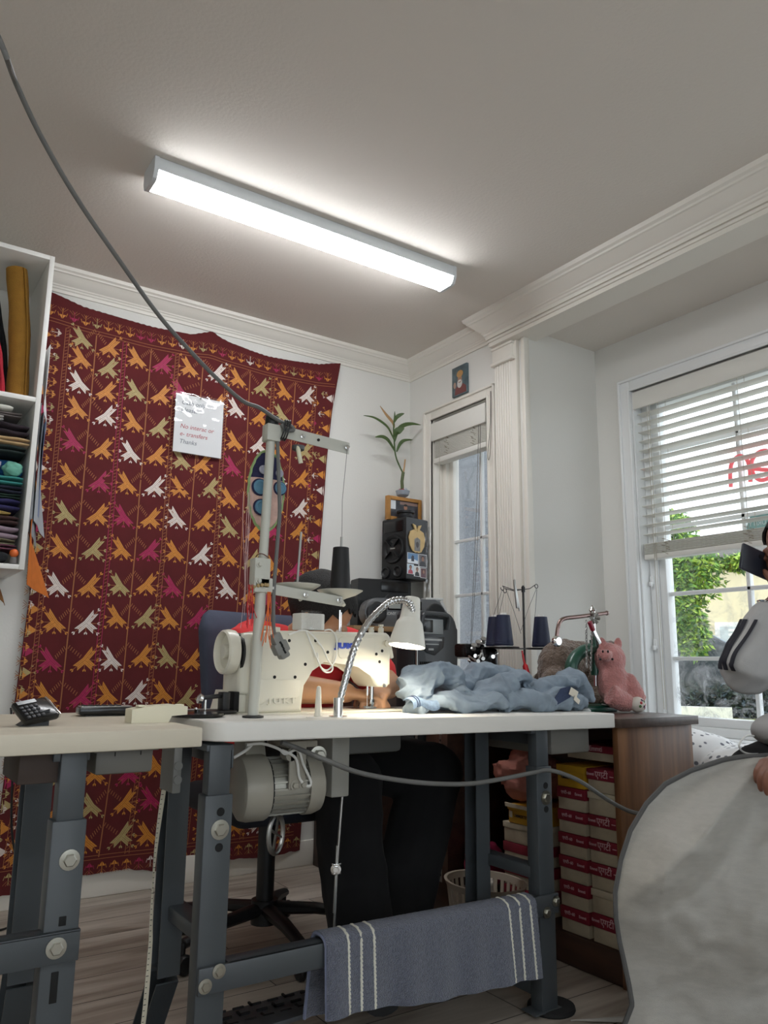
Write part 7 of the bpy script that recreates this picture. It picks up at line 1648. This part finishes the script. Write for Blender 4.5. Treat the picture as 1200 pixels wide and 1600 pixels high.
b = MB(); b.prism([(.42, .95), (-.32, 1.42), (-1.75, 1.44), (-1.9, .98)], c0 + V((0, 0, -.1)) - DIR * .815, SID, (0, 0, 1), .02); part('side_window', b, mat('car_side_glass', (86, 100, 110), .12), CA)
b = MB(); b.prism([(.62, .935), (1.95, .80), (2.02, .70), (.62, .82)], c0 + V((0, 0, -.07)) - DIR * .80, SID, (0, 0, 1), 1.6); part('bonnet', b, mat('bonnet_silver', (186, 192, 198), .3), CA)
for s in (-1.35, 1.35):
    b = MB(); b.lathe([(0, 0), (.32, 0), (.33, .05), (.33, .2), (0, .2)], c0 + SID * s - DIR * .83 + V((0, 0, .0)), DIR, 24); part('wheel', b, M_black, CA)
# cream house with a porch
HS = thing('cream_house', W(28, 1.0, GZ), 'cream house with a porch column and shuttered window across the street', 'house')
Mh = mat('house_cream', (226, 214, 178), .85); Mhw = mat('house_white', (238, 236, 228), .7)
part('house_wall', slab(28.5, 34, -.6, 9, GZ, 4.6), Mh, HS)
part('gable_roof', (lambda m: m.prism([(-1.2, 4.4), (4.2, 6.3), (9.6, 4.4)], W(27.9, 0, 0), SID, (0, 0, 1), -6.5))(MB()), mat('roof_grey', (112, 108, 106), .9), HS)
part('porch_gable', (lambda m: m.prism([(1.9, 3.05), (3.6, 4.05), (5.3, 3.05), (5.3, 2.65), (1.9, 2.65)], W(26.6, 0, 0), SID, (0, 0, 1), -2.0))(MB()), Mhw, HS)
for s in (2.25, 4.95):
    b = slab(26.5, 26.95, s - .21, s + .21, GZ, 2.45); t2 = slab(26.4, 27.05, s - .30, s + .30, 2.45, 2.66); b.add(t2.v, t2.f); part('porch_column', b, Mh, HS)
wf2 = part('window_frame', slab(28.40, 28.5, .15, 1.75, .85, 2.35), Mhw, HS)
part('shutter_panel', slab(28.36, 28.41, .30, 1.60, 1.0, 2.2), mat('shutter_pale', (196, 204, 202), .6), wf2)
for k in range(8): part('shutter_slat', slab(28.32, 28.36, .55, 1.60, 1.06 + k * .14, 1.14 + k * .14), Mhw, wf2)
part('sill_band', slab(28.36, 28.5, -.6, 2.1, .60, .82), Mhw, HS)
dr_ = part('front_door', slab(28.38, 28.5, 2.95, 4.25, GZ, 2.25), mat('door_blue', (66, 82, 100), .5), HS)
b = MB(); b.prism([(-.65, 0)] + [(.65 * math.cos(math.radians(a)), .55 * math.sin(math.radians(a))) for a in range(180, -1, -20)], W(28.42, 3.6, 2.27), SID, (0, 0, 1), -.04); part('fanlight', b, mat('fanlight_glass', (120, 130, 138), .2), dr_)
part('door_panel', slab(28.34, 28.38, 3.15, 3.55, .2, 1.95), mat('door_glass', (150, 164, 178), .2), dr_)
# neighbouring stucco wall right outside the narrow window
struct('neighbour_wall', MB().bb((3.30, 3.1, GZ), (3.45, 7.5, 5.0)), mat('stucco_blue', (108, 110, 112), .95, var=.30, scale=110, bump=.8, bscale=150))
